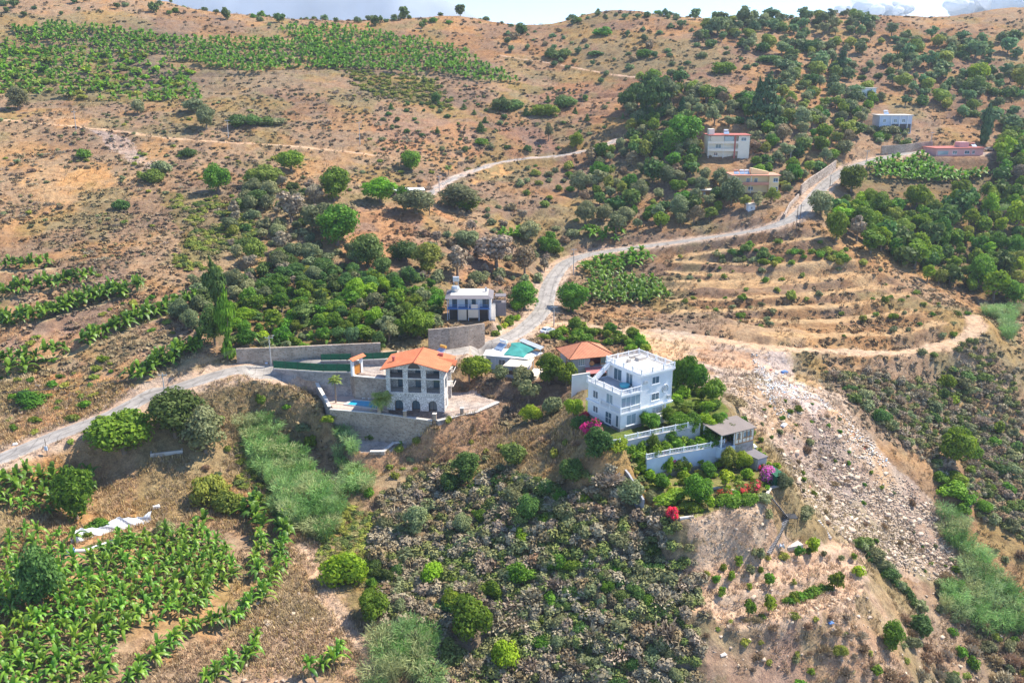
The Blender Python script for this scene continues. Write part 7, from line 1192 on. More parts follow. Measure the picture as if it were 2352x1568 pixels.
spread([RSC], 2000, 1.3, 52, [(('scrub', 'grey'), 4), (('scrub', 'brown'), 3), (('twig', 'grey'), 1), (('scrub', 'olive'), 2)], (1.8, 3.2), 'leafless grey bush in the scrub right of the rubble slope', 'grey scrub right of the rubble slope', 'scrub_bush', 'scrub bush', 150, stuffname='grey_scrub', stufflabel='mass of grey and brown scrub right of the rubble slope', hr=(.55, .9))
spread([[(2250, 1440), (2352, 1400), (2400, 1600), (2120, 1600), (2090, 1500), (2200, 1480)], [(2000, 1480), (2100, 1420), (2110, 1560), (2010, 1600), (1800, 1600), (1830, 1540)]], 90, 1.9, 53, [(('bush', 'green'), 2), (('bush', 'olive'), 3), (('bush', 'yellow'), 2), (('twig', 'brown'), 4), (('twig', 'grey'), 4)], (1.4, 3.), 'mixed bush in the lower right corner', 'bushes in the lower right corner', 'dry_bush', 'dry bush')
spread([[(1600, 1440), (1850, 1420), (2000, 1470), (1980, 1600), (1600, 1600)]], 120, 1.5, 54, [(('twig', 'brown'), 3), (('twig', 'grey'), 3), (('bushlo', 'yellow'), 2)], (.8, 1.8), 'low dry bush on the stony bank under the orchard', 'dry bushes under the orchard', 'dry_bush', 'dry bush')
def along(px, step, jit=.5, seed=1, width=0.):
    r = np.random.default_rng(seed); p = resample(Gp(px), step); d = np.gradient(p[:, :2], axis=0); d /= np.linalg.norm(d, axis=1)[:, None]+1e-9; n = np.c_[-d[:, 1], d[:, 0]]; p = p.copy(); p[:, :2] += d*r.uniform(-jit, jit, (len(p), 1))+n*r.uniform(-width/2, width/2, (len(p), 1)); p[:, 2] = H(p[:, 0], p[:, 1]); return p
hp = np.vstack([along([(1975, 1262), (2010, 1290), (2050, 1330), (2080, 1365), (2105, 1400)], .9, .3, 3, 2.2)]); spread(None, 0, 0, 55, [(('bush', 'dark'), 2), (('bush', 'olive'), 2)], (2.4, 3.4), 'bush of the dark diagonal hedge above the gully', 'diagonal hedge above the gully', 'hedge_bush', 'hedge bush', pts=hp)
hp = np.vstack([along([(1640, 1345), (1700, 1330), (1750, 1318)], 3.2, .5, 4), along([(1620, 1320), (1700, 1300), (1790, 1285), (1880, 1275), (1960, 1285)], 3.4, .5, 5), along([(1660, 1370), (1740, 1350), (1820, 1340)], 4., .5, 8)]); spread(None, 0, 0, 56, [(('sapling', 'green'), 3), (('sapling', 'olive'), 1), (('bush', 'yellow'), 1)], (1.2, 1.9), 'small young tree planted on the orchard terraces', 'young trees on the orchard terraces', 'young_tree', 'young tree', pts=hp, hr=(1., 1.3))
hp = np.vstack([along([(1805, 1385), (1850, 1370), (1905, 1352)], .8, .2, 6, .6)]); spread(None, 0, 0, 57, [(('bush', 'green'), 1)], (1.5, 2.1), 'shrub of the continuous green row on the orchard terrace', 'green row on the orchard terrace', 'hedge_bush', 'hedge bush', pts=hp)
spread([[(1640, 900), (1800, 900), (2150, 1200), (2220, 1330), (2000, 1250), (1800, 1100)], [(1560, 1170), (1760, 1180), (1780, 1250), (1570, 1290)]], 60, 2.5, 58, [(('bushlo', 'green'), 3), (('bushlo', 'olive'), 2), (('twig', 'brown'), 3)], (.7, 1.6), 'small weed bush growing between the stones', 'weeds on the stony slopes', 'weed_clump', 'weed', hr=(.8, 1.3))
spread([[(0, 640), (320, 690), (460, 720), (460, 900), (300, 920), (180, 1010), (0, 1030)]], 110, 2.4, 59, [(('bushlo', 'yellow'), 4), (('bushlo', 'green'), 2), (('twig', 'brown'), 2)], (1., 2.6), 'low yellow-green bush between the banana terraces', 'low bushes between the banana terraces', 'low_bush', 'low bush', hr=(.5, .8))
spread([[(0, 95), (120, 115), (300, 120), (430, 170), (470, 235), (180, 225), (0, 215)]], 110, 4.2, 60, [(('bushlo', 'yellow'), 4), (('bushlo', 'bright'), 2)], (3., 6.), 'yellow-green dome bush among the far banana plots', 'dome bushes among the far banana plots', 'dome_bush', 'dome bush', hr=(.45, .65))
spread([[(520, 960), (600, 1020), (600, 1160), (520, 1080), (450, 1090), (430, 960)], [(640, 880), (720, 940), (700, 1000), (620, 960)], [(700, 1200), (760, 1200), (760, 1300)]], 50, 2.4, 61, [(('bushlo', 'olive'), 2), (('bushlo', 'yellow'), 3), (('twig', 'brown'), 2)], (1., 2.2), 'low bush on the bank left of the pool terrace', 'low bushes left of the pool terrace', 'low_bush', 'low bush')
spread([[(880, 1010), (1080, 960), (1350, 1000), (1380, 1050), (1200, 1070), (900, 1090)]], 60, 2.2, 62, [(('bushlo', 'yellow'), 2), (('bushlo', 'olive'), 2), (('twig', 'brown'), 3)], (.9, 2.), 'low bush on the dry spur between the villas', 'low bushes on the dry spur', 'low_bush', 'low bush')
hp = np.vstack([along([(800, 1000), (850, 1008), (905, 1012), (960, 1018)], 4., 1., 7)]); spread(None, 0, 0, 63, [(('bush', 'yellow'), 1), (('bush', 'green'), 1)], (1.2, 2.2), 'weed bush at the foot of the tall terrace wall', 'weeds under the terrace wall', 'weed_clump', 'weed', pts=hp)
hp = P(0, 0, 0)
def inpad(poly, n_, md, seed, off=0.):
    r = np.random.default_rng(seed); q = np.array([p[:2] for p in poly]); x = r.uniform(q[:, 0].min(), q[:, 0].max(), n_*30); y = r.uniform(q[:, 1].min(), q[:, 1].max(), n_*30); m = inpoly(x, y, q); x, y = x[m], y[m]; out = []
    for a, b in zip(x, y):
        if all((a-c)**2+(b-d)**2 > md*md for c, d in out) and all((a-c)**2+(b-d)**2 > rr**2 for c, d, rr in OCC[:12]): out.append((a, b))
        if len(out) >= n_: break
    o = np.array(out); return np.c_[o, H(o[:, 0], o[:, 1])]
spread(None, 0, 0, 90, [(('bush', 'green'), 4), (('bush', 'bright'), 2), (('round', 'green'), 2), (('bush', 'redf'), .3)], (1.8, 3.2), 'bush in the middle garden bed between the white balustrades', 'bushes of the middle garden bed', 'garden_bush', 'garden bush', pts=inpad(PW['g2'], 60, 1.15, 90), hr=(.9, 1.4))
spread(None, 0, 0, 91, [(('bush', 'green'), 3), (('bush', 'bright'), 3), (('sapling', 'bright'), 2), (('bush', 'yellow'), 1)], (.9, 2.2), 'bush in the lowest garden under the white wall', 'bushes of the lowest garden', 'garden_bush', 'garden bush', pts=inpad(PW['g3'], 58, 1.5, 91), hr=(.7, 1.2))
spread(None, 0, 0, 92, [(('bush', 'green'), 3), (('round', 'green'), 3), (('bush', 'bright'), 1)], (1.4, 3.2), 'tree or bush in the upper garden right of the white villa', 'bushes of the upper garden', 'garden_bush', 'garden bush', pts=inpad(PP(cD, [(700, 60), (1100, 180), (1250, 250), (1480, 205), (1540, 90), (1380, -60), (1000, -200), (900, -60)], Z_WH), 20, 2.6, 92), hr=(.8, 1.2))
# low shrubs all over the dry hillside
HILL = [(0, 250), (480, 240), (900, 190), (1330, 200), (1400, 330), (1190, 360), (1000, 420), (980, 470), (800, 440), (560, 430), (420, 640), (250, 650), (0, 590)]
spread([HILL], 1500, 2.2, 64, [(('bushlo', 'olive'), 2), (('bushlo', 'brown'), 4), (('twiglo', 'grey'), 3), (('bushlo', 'yellow'), 1)], (.8, 2.3), 'low shrub scattered on the dry hillside', 'low shrubs on the dry hillside', 'shrub', 'shrub', 300, stuffname='low_scrub', stufflabel='low brown scrub covering the dry hillside', hr=(.45, .8), lo='bushlo', stuffmat='brown')
# brambles
def grow(q, k): q = np.array(q, float); c = q.mean(0); return [tuple(c+(p-c)*k) for p in q]
r9 = np.random.default_rng(99)
for poly, n_, mt, lab, s_ in (([(420, 455), (520, 460), (565, 500), (560, 560), (470, 610), (400, 590), (420, 520)], 230, 'yellow', 'low olive-green bramble thicket on the bare slope', 2.6), ([(715, 1195), (800, 1150), (860, 1190), (900, 1330), (860, 1430), (790, 1380), (735, 1290)], 260, 'yellow', 'yellow-green bramble thicket right of the dirt path', 1.9),
        ([(770, 160), (1000, 180), (1020, 250), (900, 235), (830, 195)], 260, 'yellow', 'olive-green thorn patch on the upper slope', 2.6), ([(520, 1000), (590, 1020), (620, 1180), (540, 1130)], 110, 'yellow', 'green bramble on the bank left of the reeds', 1.7), ([(1350, 1020), (1480, 1100), (1500, 1150), (1430, 1130), (1370, 1060)], 60, 'green', 'green tangle under the left garden wall', 1.8)):
    p = scatter([grow(poly, 1.15)], n_, s_*.38, int(r9.integers(1e6)), True, clump=.5, cs=13); pal = np.array([(.30, .31, .06), (.20, .25, .05), (.34, .30, .12), (.36, .38, .08), (.15, .20, .06)]); cc = pal[r9.integers(0, 5, len(p))]*r9.uniform(.75, 1.15, (len(p), 1)); V, F_, S = merge('bush', p-[0, 0, .1], r9.uniform(.6, 1.4, len(p))*s_, r9.uniform(.3, .8, len(p))*s_, r9, cc); link('bramble', mesh_np('bramble', V, F_, LM['vcol'], False, S), kind='stuff', label=lab)
# reeds
def reedv():
    m, n, l, b, o = newmat('reed_blades'); a = n.new('ShaderNodeAttribute'); a.attribute_name = 'shade'; l.new(a.outputs['Color'], b.inputs['Base Color']); b.inputs['Roughness'].default_value = .6; t = n.new('ShaderNodeBsdfTranslucent'); l.new(a.outputs['Color'], t.inputs[0]); mx = n.new('ShaderNodeMixShader'); mx.inputs[0].default_value = .35; l.new(b.outputs[0], mx.inputs[1]); l.new(t.outputs[0], mx.inputs[2]); l.new(mx.outputs[0], o.inputs[0]); return m
LM['reedv'] = reedv()
def grow(q, k): q = np.array(q, float); c = q.mean(0); return [tuple(c+(p-c)*k) for p in q]
for poly, lab, hh in (([(572, 950), (640, 925), (655, 1000), (590, 1020)], 'small stand of pale blue-green giant reed below the road', 4.2), ([(575, 1020), (640, 1000), (720, 1090), (770, 1170), (735, 1230), (640, 1190), (585, 1120)], 'big stand of pale blue-green giant reed on the lower slope', 4.6), ([(728, 978), (762, 985), (785, 1050), (850, 1085), (850, 1125), (780, 1115), (732, 1050)], 'green giant reed stand beside the pale yard', 3.4),
        ([(855, 1475), (930, 1465), (990, 1540), (1010, 1600), (870, 1600)], 'bright green reed clump at the bottom edge', 4.), ([(2222, 1215), (2262, 1225), (2312, 1330), (2350, 1405), (2300, 1450), (2180, 1430), (2205, 1370), (2240, 1300)], 'pale reed stand at the foot of the rubble slope', 4.2), ([(2285, 720), (2352, 730), (2352, 800), (2310, 780)], 'blue-green reeds at the right edge by the valley wood', 4.5), ([(2290, 450), (2352, 440), (2352, 500), (2300, 500)], 'pale reeds inside the valley wood', 4.5), ([(1620, 1560), (1640, 1555), (1640, 1566)], 'tiny reed tuft', 2.)):
    if 'tiny' in lab: continue
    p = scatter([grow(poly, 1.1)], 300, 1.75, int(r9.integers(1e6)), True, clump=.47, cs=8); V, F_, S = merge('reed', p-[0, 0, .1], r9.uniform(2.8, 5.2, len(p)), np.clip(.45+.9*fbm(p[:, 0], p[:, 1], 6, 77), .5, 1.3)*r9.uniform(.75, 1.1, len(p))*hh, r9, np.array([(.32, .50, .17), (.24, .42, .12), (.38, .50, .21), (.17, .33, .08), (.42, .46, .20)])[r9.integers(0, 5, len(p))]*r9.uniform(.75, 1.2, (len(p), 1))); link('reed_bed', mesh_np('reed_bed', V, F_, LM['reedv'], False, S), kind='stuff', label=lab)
spread([[(575, 960), (650, 930), (720, 1000), (860, 1070), (850, 1130), (770, 1180), (735, 1230), (640, 1190), (560, 1100)]], 34, 2.2, 93, [(('bush', 'green'), 2), (('bush', 'olive'), 2), (('bush', 'yellow'), 1)], (1.8, 3.4), 'bush growing in the gaps of the giant reed', 'bushes among the reeds', 'evergreen_bush', 'evergreen bush', hr=(.8, 1.2))
spread([[(860, 1460), (1010, 1470), (1020, 1600), (860, 1600)], [(2150, 1260), (2352, 1250), (2352, 1450), (2150, 1460)]], 26, 2.2, 94, [(('bush', 'green'), 2), (('bush', 'olive'), 2), (('twig', 'brown'), 1)], (1.4, 2.8), 'bush at the ragged edge of a reed stand', 'bushes by the lower reed stands', 'evergreen_bush', 'evergreen bush', hr=(.8, 1.2))
# bananas
BA = []
JIT = 5.
def field(polys, sp_, seed, n_=900): BA.append(scatter(polys, n_, sp_, seed, True, 0., clump={75: .5, 76: .38, 71: .28, 74: .2}.get(seed, 0.), cs=9))
field([[(0, 1335), (60, 1300), (180, 1300), (260, 1250), (400, 1240), (480, 1215), (545, 1275), (560, 1330), (500, 1380), (440, 1410), (330, 1450), (270, 1500), (220, 1610), (-60, 1610), (-60, 1350)]], 1.62, 71, 800)
field([[(0, 1120), (130, 1095), (225, 1110), (215, 1140), (120, 1180), (0, 1170)]], 1.9, 72); field([[(0, 1255), (60, 1230), (170, 1255), (120, 1290), (0, 1300)]], 2.6, 73)
field([[(30, 72), (130, 60), (300, 76), (400, 92), (560, 100), (640, 100), (800, 115), (810, 158), (620, 168), (560, 172), (430, 145), (300, 115), (30, 92)]], 2.4, 74, 1500)
field([[(0, 95), (120, 115), (300, 120), (430, 170), (470, 235), (330, 235), (180, 225), (0, 215)]], 3.3, 75, 700); field([[(640, 72), (767, 68), (828, 72), (938, 92), (1058, 120), (1130, 154), (1195, 190), (1109, 192), (1006, 171), (886, 168), (767, 160)]], 2.6, 76, 1300)
field([[(1992, 380), (2132, 370), (2262, 375), (2270, 411), (2200, 424), (2064, 418), (1992, 408)]], 1.9, 77, 400); field([[(1335, 625), (1400, 596), (1480, 585), (1500, 600), (1440, 625), (1370, 650)], [(1350, 665), (1440, 640), (1500, 645), (1535, 690), (1480, 700), (1366, 700)]], 2.3, 78); field([[(1143, 545), (1208, 542), (1208, 556), (1143, 558)], [(1345, 540), (1434, 538), (1434, 556), (1345, 560)]], 2.2, 79)
for k, (q, st_, w_) in enumerate([([(-20, 622), (110, 616)], 1.1, 3.), ([(-20, 690), (86, 668), (144, 661), (209, 646)], 1.0, 3.), ([(-20, 750), (89, 737), (144, 722), (192, 702), (240, 690), (291, 679), (322, 664)], .62, 4.8), ([(195, 797), (240, 775), (284, 757), (322, 744), (363, 727), (404, 713), (455, 695)], .8, 2.8), ([(-10, 836), (68, 833), (75, 833), (120, 824), (150, 815)], 2., 1.), ([(-10, 872), (20, 868), (60, 862)], 2.4, 1.),
        ([(313, 880), (342, 860), (376, 843), (411, 826), (462, 802)], .6, 3.6), ([(585, 1165), (598, 1210), (600, 1265), (592, 1330)], 1.5, 1.6), ([(655, 1200), (652, 1270), (640, 1320), (610, 1375), (560, 1410), (480, 1445), (400, 1485), (330, 1545), (300, 1580)], 1.25, 2.2), ([(600, 1490), (560, 1520), (520, 1545), (480, 1580)], 1.3, 2.), ([(790, 1508), (760, 1530), (725, 1560)], 1.4, 2.), ([(600, 1170), (560, 1185)], 1.5, 1.), ([(575, 795), (600, 800), (700, 795), (760, 793)], 4, 1.5)]):
    BA.append(along(q, st_, .3, 80+k, w_))
bp = np.vstack(BA); k_ = ((bp[:, 2]+(fbm(bp[:, 0], bp[:, 1], 40, 5)-.5)*2.2)/3.2) % 1; bp = bp[~((bp[:, 1] > 330) & (k_ > .74))]; v, _, _ = inview(bp, 40); bp = bp[v]; d = bp[:, 1]*cp-(bp[:, 2]-HC)*sp; o = np.argsort(d); bp, d = bp[o], d[o]; r8 = np.random.default_rng(8); print('bananas', len(bp))
for i in range(300):
    s = r8.uniform(.8, 1.12); plant('banana', 'banana', bp[i, 0], bp[i, 1], s*1.12, s*r8.uniform(.85, 1.1), 'banana plant in the terraced rows on the left slope', 'banana plant', 'banana plants on the left terraces', z=bp[i, 2])
q = bp[300:]; s = r8.uniform(.85, 1.25, len(q)); fr = q[:, 1] > 280; A_m = merge('bananalo', q[~fr], s[~fr]*1.4, s[~fr]*1.1, r8); B_m = merge('bananafar', q[fr], s[fr]*1.4, s[fr]*1.05, r8)
V = np.vstack([A_m[0], B_m[0]]); F_ = np.vstack([A_m[1], B_m[1]+len(A_m[0])]); S = np.r_[A_m[2], B_m[2]]; link('banana_grove', mesh_np('banana_grove', V, F_, [LM['banana'], LM['bananaf']], False, S, midx=np.r_[np.zeros(len(A_m[1]), int), np.ones(len(B_m[1]), int)]), kind='stuff', label='banana plants massed on the farther terraces')
JIT = 8.
# palms
def palm(c, x, y, z, h, R, nf, lab, mat='palm', tr=.16):
    p = P(*c(x, y), z); r = link('palm_tree', None, label=lab, cat='palm', loc=(p[0], p[1], z)); V, F_, S = tubemesh([[(0, 0, -.3, tr*1.5), (0, 0, .3, tr), (.05, 0, h*.5, tr*.85), (0, 0, h, tr*.9)]], 8); link('trunk', mesh_np('palm_trunk', V, F_, LM['bark'], True, S), r)
    V = []; F_ = []; S = []; rr_ = np.random.default_rng(nf)
    for k in range(nf):
        a = k*2.4; el = rr_.uniform(-.15, 1.25); L = R*rr_.uniform(.85, 1.1); pts = []
        for i in range(9): t = i/8; pts.append(np.array([math.cos(a)*L*t*math.cos(el*.7), math.sin(a)*L*t*math.cos(el*.7), h+L*t*math.sin(el)-L*.55*t*t]))
        s_ = np.array([-math.sin(a), math.cos(a), 0])
        for i in range(8):
            for sg in (-1, 1):
                for j in (0, .5):
                    q = pts[i]+(pts[i+1]-pts[i])*j; ll = R*.28*math.sin(math.pi*min(.95, (i+j)/8+.12))+.05; dv = (pts[i+1]-pts[i]); dv /= np.linalg.norm(dv); e_ = q+s_*sg*ll+dv*ll*.6-np.array([0, 0, ll*.35]); b = len(V); V += [q, q+dv*.14, e_+dv*.04, e_]; F_.append((b, b+1, b+2, b+3)); sh = rr_.random(); S += [sh]*4
    link('fronds', mesh_np('palm_fronds', np.array(V), np.array(F_), LM[mat], False, np.array(S)), r)
palm(cA, 668, 700, Z_POOL, 5.4, 1.7, 34, 'tall fan palm at the left end of the pool'); palm(cA, 1112, 790, Z_POOL, 3.2, 3., 40, 'bushy date palm between the pool and the stone house'); palm(cD, 1076, 130, Z_WH, 1.3, 2.2, 30, 'short green palm in the lawn right of the white villa', 'green', .32); palm(c2, 770, 1180, float(G(*c2(770, 1180))[0, 2]), 3.2, 1.8, 24, 'lone palm beside the upper dirt road')
# ---------------- ground cover ----------------
def fan(n_, seed, y0=72, y1=560, pw=1.):
    r = np.random.default_rng(seed); y = 1/(1/y0-(1/y0-1/y1)*r.random(n_)**pw); x = y*r.uniform(-.78, .78, n_); m = free(x, y, -.6); x, y = x[m], y[m]; return np.c_[x, y, H(x, y)], r
PR['tuft'] = [blades(300+i, 8, 1., .7, .07, .3, 2, .35) for i in range(3)]; PR['mound'] = [crown(310+i, 4, 16, .42, lr=(.22, .34), shape='dome') for i in range(4)]
p, r = fan(125000, 301); c = tint_at(p[:, 0], p[:, 1]); dens = fbm(p[:, 0], p[:, 1], 9, 305); m = (dens > .44) & (c.mean(1) > .17); p, c = p[m], c[m]; warm = r.random((len(p), 1)); c = c*(1-.5*warm)+np.array([.52, .36, .17])*warm*.5; c *= r.uniform(.95, 1.5, (len(p), 1)); s = r.uniform(.3, .8, len(p))*(1+p[:, 1]/400)
V, F_, S = merge('tuft', p, s*1.2, s*.8, r, c); link('dry_grass', mesh_np('dry_grass', V, F_, LM['vcol'], False, S), kind='stuff', label='tufts of dry straw-coloured grass over the hillside')
p, r = fan(100000, 302); c = tint_at(p[:, 0], p[:, 1]); dens = fbm(p[:, 0], p[:, 1], 16, 306)+fbm(p[:, 0], p[:, 1], 5, 307)*.5; m = (dens > .68+.5*(p[:, 1] < 170)) & (c[:, 0] < .43); NOM = [Gp(q) for q in ([(1600, 1290), (1800, 1235), (1960, 1235), (2000, 1300), (1960, 1390), (1780, 1450), (1640, 1450), (1590, 1370)], [(1560, 860), (1760, 850), (1900, 900), (2020, 1040), (2200, 1190), (2255, 1330), (2150, 1330), (1960, 1250), (1850, 1150), (1700, 1000)])]
for q in NOM: m &= ~inpoly(p[:, 0], p[:, 1], q)
p, c = p[m], c[m]; g_ = r.random((len(p), 1)); c = c*1.05*(1-.35*g_)+np.array([.15, .15, .07])*.35*g_; s = r.uniform(.4, 1.15, len(p))*(1+p[:, 1]/450)
V, F_, S = merge('mound', p-[0, 0, .1], s, s*.55, r, c); link('dry_scrub', mesh_np('dry_scrub', V, F_, LM['vcol'], False, S), kind='stuff', label='knee-high purple-brown dry scrub over the hillside')
tg = np.vstack([scatter([pl], n_, .45, 410+i, clump=.5, cs=5) for i, (pl, n_) in enumerate([([(420, 960), (540, 865), (720, 890), (740, 960), (640, 1000), (520, 1080)], 1500), ([(0, 1075), (350, 960), (600, 1080), (640, 1250), (480, 1200), (0, 1270)], 2600), ([(860, 1010), (1120, 950), (1360, 960), (1380, 1010), (1250, 1080), (1000, 1050), (880, 1100)], 1900), ([(560, 1300), (700, 1240), (780, 1400), (860, 1568), (520, 1568)], 1200), ([(0, 880), (320, 870), (300, 960), (120, 1000), (0, 1030)], 1200)])])
r = np.random.default_rng(415); c = np.array([.50, .36, .17])*r.uniform(.75, 1.25, (len(tg), 1)); c[:, 2] *= r.uniform(.8, 1.4, len(tg)); s = r.uniform(.5, 1.1, len(tg)); V, F_, S = merge('tuft', tg, s*1.1, s, r, c); link('tall_dry_grass', mesh_np('tall_dry_grass', V, F_, LM['vcol'], False, S), kind='stuff', label='knee-high golden dry grass on the banks below the road')
# stones
def rockp(seed):
    r = np.random.default_rng(seed); v = np.array([(x, y, z) for z in (-.3, .3) for y in (-.5, .5) for x in (-.5, .5)])*[1, .75, .7]; v += r.uniform(-.16, .16, v.shape); t = r.uniform(-.5, .5, 2); v[:, 2] += v[:, 0]*t[0]+v[:, 1]*t[1]
    return v, np.array([(0, 2, 3, 1), (4, 5, 7, 6), (0, 1, 5, 4), (1, 3, 7, 5), (3, 2, 6, 7), (2, 0, 4, 6)]), np.repeat(r.uniform(.45, 1.), 8)
PR['rock'] = [rockp(i) for i in range(6)]; LM['rock'] = leafmat('stone_pale', (.38, .285, .205), (.60, .48, .37), 0, .95, .2, .01, .1)
RUB = [[(1620, 870), (1760, 850), (1900, 900), (2020, 1040), (2200, 1190), (2255, 1330), (2150, 1330), (1960, 1250), (1850, 1150), (1760, 1000), (1690, 930)]]
RUB2 = [[(1840, 1120), (2000, 1070), (2200, 1190), (2255, 1330), (2150, 1330), (1960, 1250)]]
rk = np.vstack([scatter(RUB2, 4600, .36, 401, rad=-1), scatter(RUB, 4200, .5, 402, rad=-1), scatter([[(1570, 1195), (1760, 1180), (1770, 1250), (1580, 1290)]], 260, .7, 403, rad=-1), scatter([[(200, 300), (280, 315), (370, 380), (330, 395), (260, 350)]], 260, .9, 404), scatter([[(1600, 1420), (2050, 1400), (2060, 1568), (1650, 1568)], [(2150, 1340), (2352, 1330), (2352, 1568), (2100, 1568)]], 420, 1., 405), scatter([[(0, 880), (330, 880), (340, 930), (100, 1010), (0, 1030)], [(560, 1340), (700, 1300), (780, 1568), (560, 1568)]], 420, 1., 406)])
v, _, _ = inview(rk, 10); rk = rk[v]; r7 = np.random.default_rng(77); s = np.exp(r7.normal(-.95, .42, len(rk))); s = np.clip(s, .2, 1.5); o = np.argsort(-s/(rk[:, 1])); rk, s = rk[o], s[o]; RM = [mesh_np('rock', *PR['rock'][i][:2], LM['rock'], False, PR['rock'][i][2]) for i in range(6)]
for i in range(300):
    e = link('rock', RM[i % 6], None, None, 'pale angular rock lying on the rubble slope or stony bank', 'rock', 'rocks on the rubble slope', tuple(rk[i]+[0, 0, .05]), r7.uniform(0, 6.28), (s[i], s[i], s[i]*r7.uniform(.6, 1.)))
V, F_, S = merge('rock', rk[300:], s[300:], s[300:]*.8, r7); link('rubble', mesh_np('rubble', V, F_, LM['rock'], False, S), kind='stuff', label='pale broken stone covering the dumped rubble slope')
p = scatter([[(1720, 815), (1790, 810), (1870, 900), (1960, 980), (2060, 1080), (2020, 1090), (1900, 1020), (1800, 960), (1730, 880)]], 700, .4, 407, rad=-1, clump=.62, cs=7); c = np.full((len(p), 3), .70)*r7.uniform(.6, 1., (len(p), 1)); k = r7.random(len(p)); c[k > .94] = (.25, .42, .60); c[k > .985] = (.62, .12, .12); c[k < .45] = (.55, .48, .42)
PR['rag'] = [(np.array([(-.5, -.3, 0), (.4, -.35, .25), (.5, .3, .1), (-.4, .35, .3)]), np.array([(0, 1, 2, 3)]), np.ones(4)), (np.array([(-.3, -.5, .2), (.4, -.35, 0), (.2, .45, .35), (-.5, .2, .1)]), np.array([(0, 1, 2, 3)]), np.ones(4))]
s = r7.uniform(.25, .7, len(p)); V, F_, S = merge('rag', p+[0, 0, .12], s, s, r7, c); o = link('litter', mesh_np('litter', V, F_, LM['vcol'], False, S), kind='stuff', label='white and blue plastic litter spilling down the rubble slope'); md = o.modifiers.new('t', 'SOLIDIFY'); md.thickness = .05
for u, v_, lab, sx, sy, mt, cat in ((2188, 1050, 'white sheet', 0, 0, None, ''),):
    pass
def junk(u, v_, sx, sy, sz, mat, lab, cat, rz=.4):
    g = G(u, v_)[0]; r = thing(cat.replace(' ', '_'), lab, cat, tuple(g), rz); m = MB(); m.add([(-sx, -sy, .05), (sx, -sy, .1), (sx*.9, sy, .0), (-sx, sy*.9, .12), (-sx*.8, -sy*.8, sz), (sx*.85, -sy*.8, sz*.8), (sx*.7, sy*.8, sz*1.1), (-sx*.9, sy*.7, sz*.9)], [(3, 2, 1, 0), (4, 5, 6, 7), (0, 1, 5, 4), (1, 2, 6, 5), (2, 3, 7, 6), (3, 0, 4, 7)]); m.build('crumpled_body', mat, r)
junk(1801, 856, .9, .5, .5, M['blue'], 'blue crumpled sheet on the upper rubble slope', 'discarded sheet'); junk(1770, 851, .35, .3, .35, M['red'], 'red rag on the upper rubble slope', 'rag'); junk(1800, 977, 1.0, .45, .35, M['whiter'], 'long white discarded board on the rubble slope', 'discarded board', .9); junk(1908, 1430, .5, .35, .2, M['blue'], 'blue bag on the stony bank under the orchard', 'bag'); junk(1660, 1503, .6, .4, .25, M['cap'], 'white block on the bank at the edge of the scrub', 'block'); junk(1858, 1119, .4, .3, .3, M['oran'], 'orange scrap at the edge of the rubble', 'scrap'); junk(35, 1021, .45, .3, .35, M['whiter'], 'white bags of litter beside the lower road', 'litter bags'); junk(951, 1238, .3, .7, .2, M['cap'], 'pale slab lying left of the lone olive on the slope', 'slab'); junk(612, 835, .3, .3, .3, M['bluew'], 'pale scrap at the foot of the roadside pole', 'scrap'); junk(360, 1166, .7, .4, .5, M['whiter'], 'white bag heap on the bare earth above the basin', 'bags'); junk(211, 735+15, .3, .2, .3, M['blue'], 'blue scrap among the upper banana rows', 'scrap') ; junk(965, 745, .9, .4, .9, M['blue'], 'blue tarpaulin heap inside the orchard', 'tarpaulin')
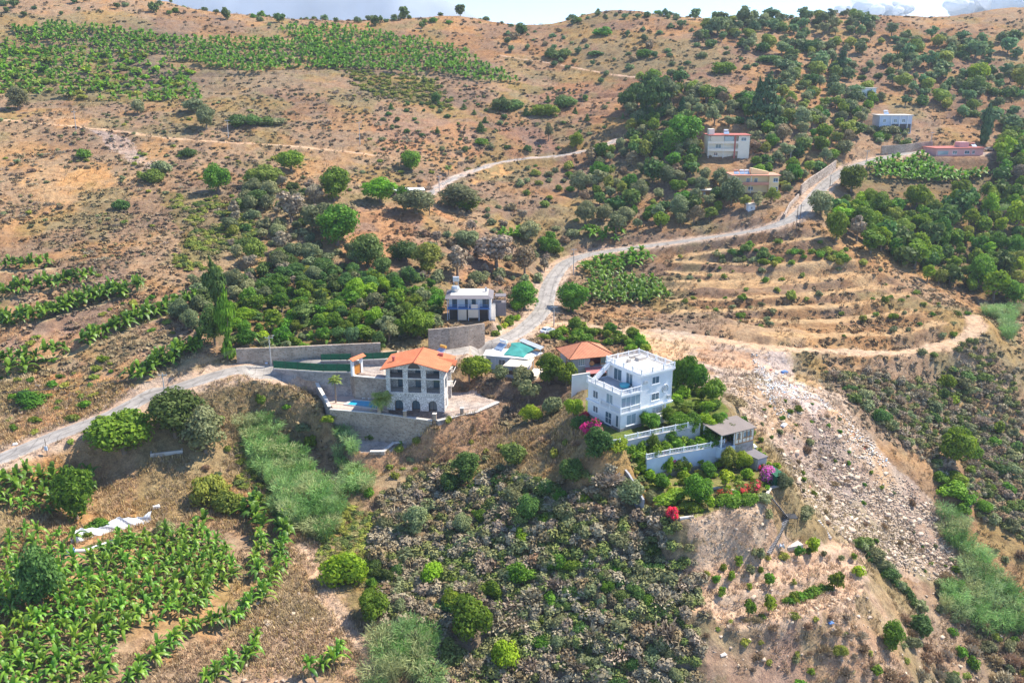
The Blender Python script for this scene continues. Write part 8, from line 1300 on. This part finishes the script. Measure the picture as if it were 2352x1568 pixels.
# clouds, well beyond the ridge
def clouds():
    m, n, l, b, o = newmat('cloud'); b.inputs['Base Color'].default_value = (.95, .95, .96, 1); b.inputs['Roughness'].default_value = 1; t = n.new('ShaderNodeBsdfTranslucent'); t.inputs[0].default_value = (1, 1, 1, 1); mx = n.new('ShaderNodeMixShader'); mx.inputs[0].default_value = .55; l.new(b.outputs[0], mx.inputs[1]); l.new(t.outputs[0], mx.inputs[2]); l.new(mx.outputs[0], o.inputs[0])
    for nm, u, v_, Y, wd, ht, lab in (('cloud', 2010, 16, 9000, 520, 260, 'small white cumulus cloud above the right ridge'), ('cloud', 2290, 2, 9500, 900, 240, 'wider white cloud at the top right corner')):
        c = PY(u, v_, Y); r = np.random.default_rng(int(u)); bm = bmesh.new()
        for k in range(26):
            a = r.normal(size=3)*[.36, .2, .22]; rad = r.uniform(.10, .22); mm = Matrix.Translation((a[0]*wd, a[1]*wd, abs(a[2])*ht-ht*.3)) @ Matrix.Diagonal((rad*wd, rad*wd, rad*wd*.6, 1)); bmesh.ops.create_icosphere(bm, subdivisions=4, radius=1, matrix=mm)
        vs = np.array([v.co for v in bm.verts]); nz = (fbm(vs[:, 0]+vs[:, 1]*.3+9e3, vs[:, 2]+vs[:, 1]*.5+9e3, 60, 9, 4)-.5)*60
        for v, q in zip(bm.verts, nz): v.co += v.normal*q
        me = bpy.data.meshes.new('cloud'); bm.to_mesh(me); bm.free(); me.materials.append(m); me.polygons.foreach_set('use_smooth', np.ones(len(me.polygons), bool)); link(nm, me, kind='structure', loc=tuple(c))
clouds()
# ---------------- air ----------------
def haze():
    m = MB(); m.box(-4200, -150, -60, 1600, 6600, 520); o = m.build('haze', bpy.data.materials.new('haze_air')); o['kind'] = 'stuff'; ma = o.data.materials[0]; ma.use_nodes = True; n = ma.node_tree.nodes; n.clear(); out = n.new('ShaderNodeOutputMaterial'); v = n.new('ShaderNodeVolumePrincipled'); v.inputs['Color'].default_value = (.72, .84, 1, 1); v.inputs['Density'].default_value = HAZE; v.inputs['Anisotropy'].default_value = .2; ma.node_tree.links.new(v.outputs[0], out.inputs['Volume'])
HAZE = 1.2e-4
haze()
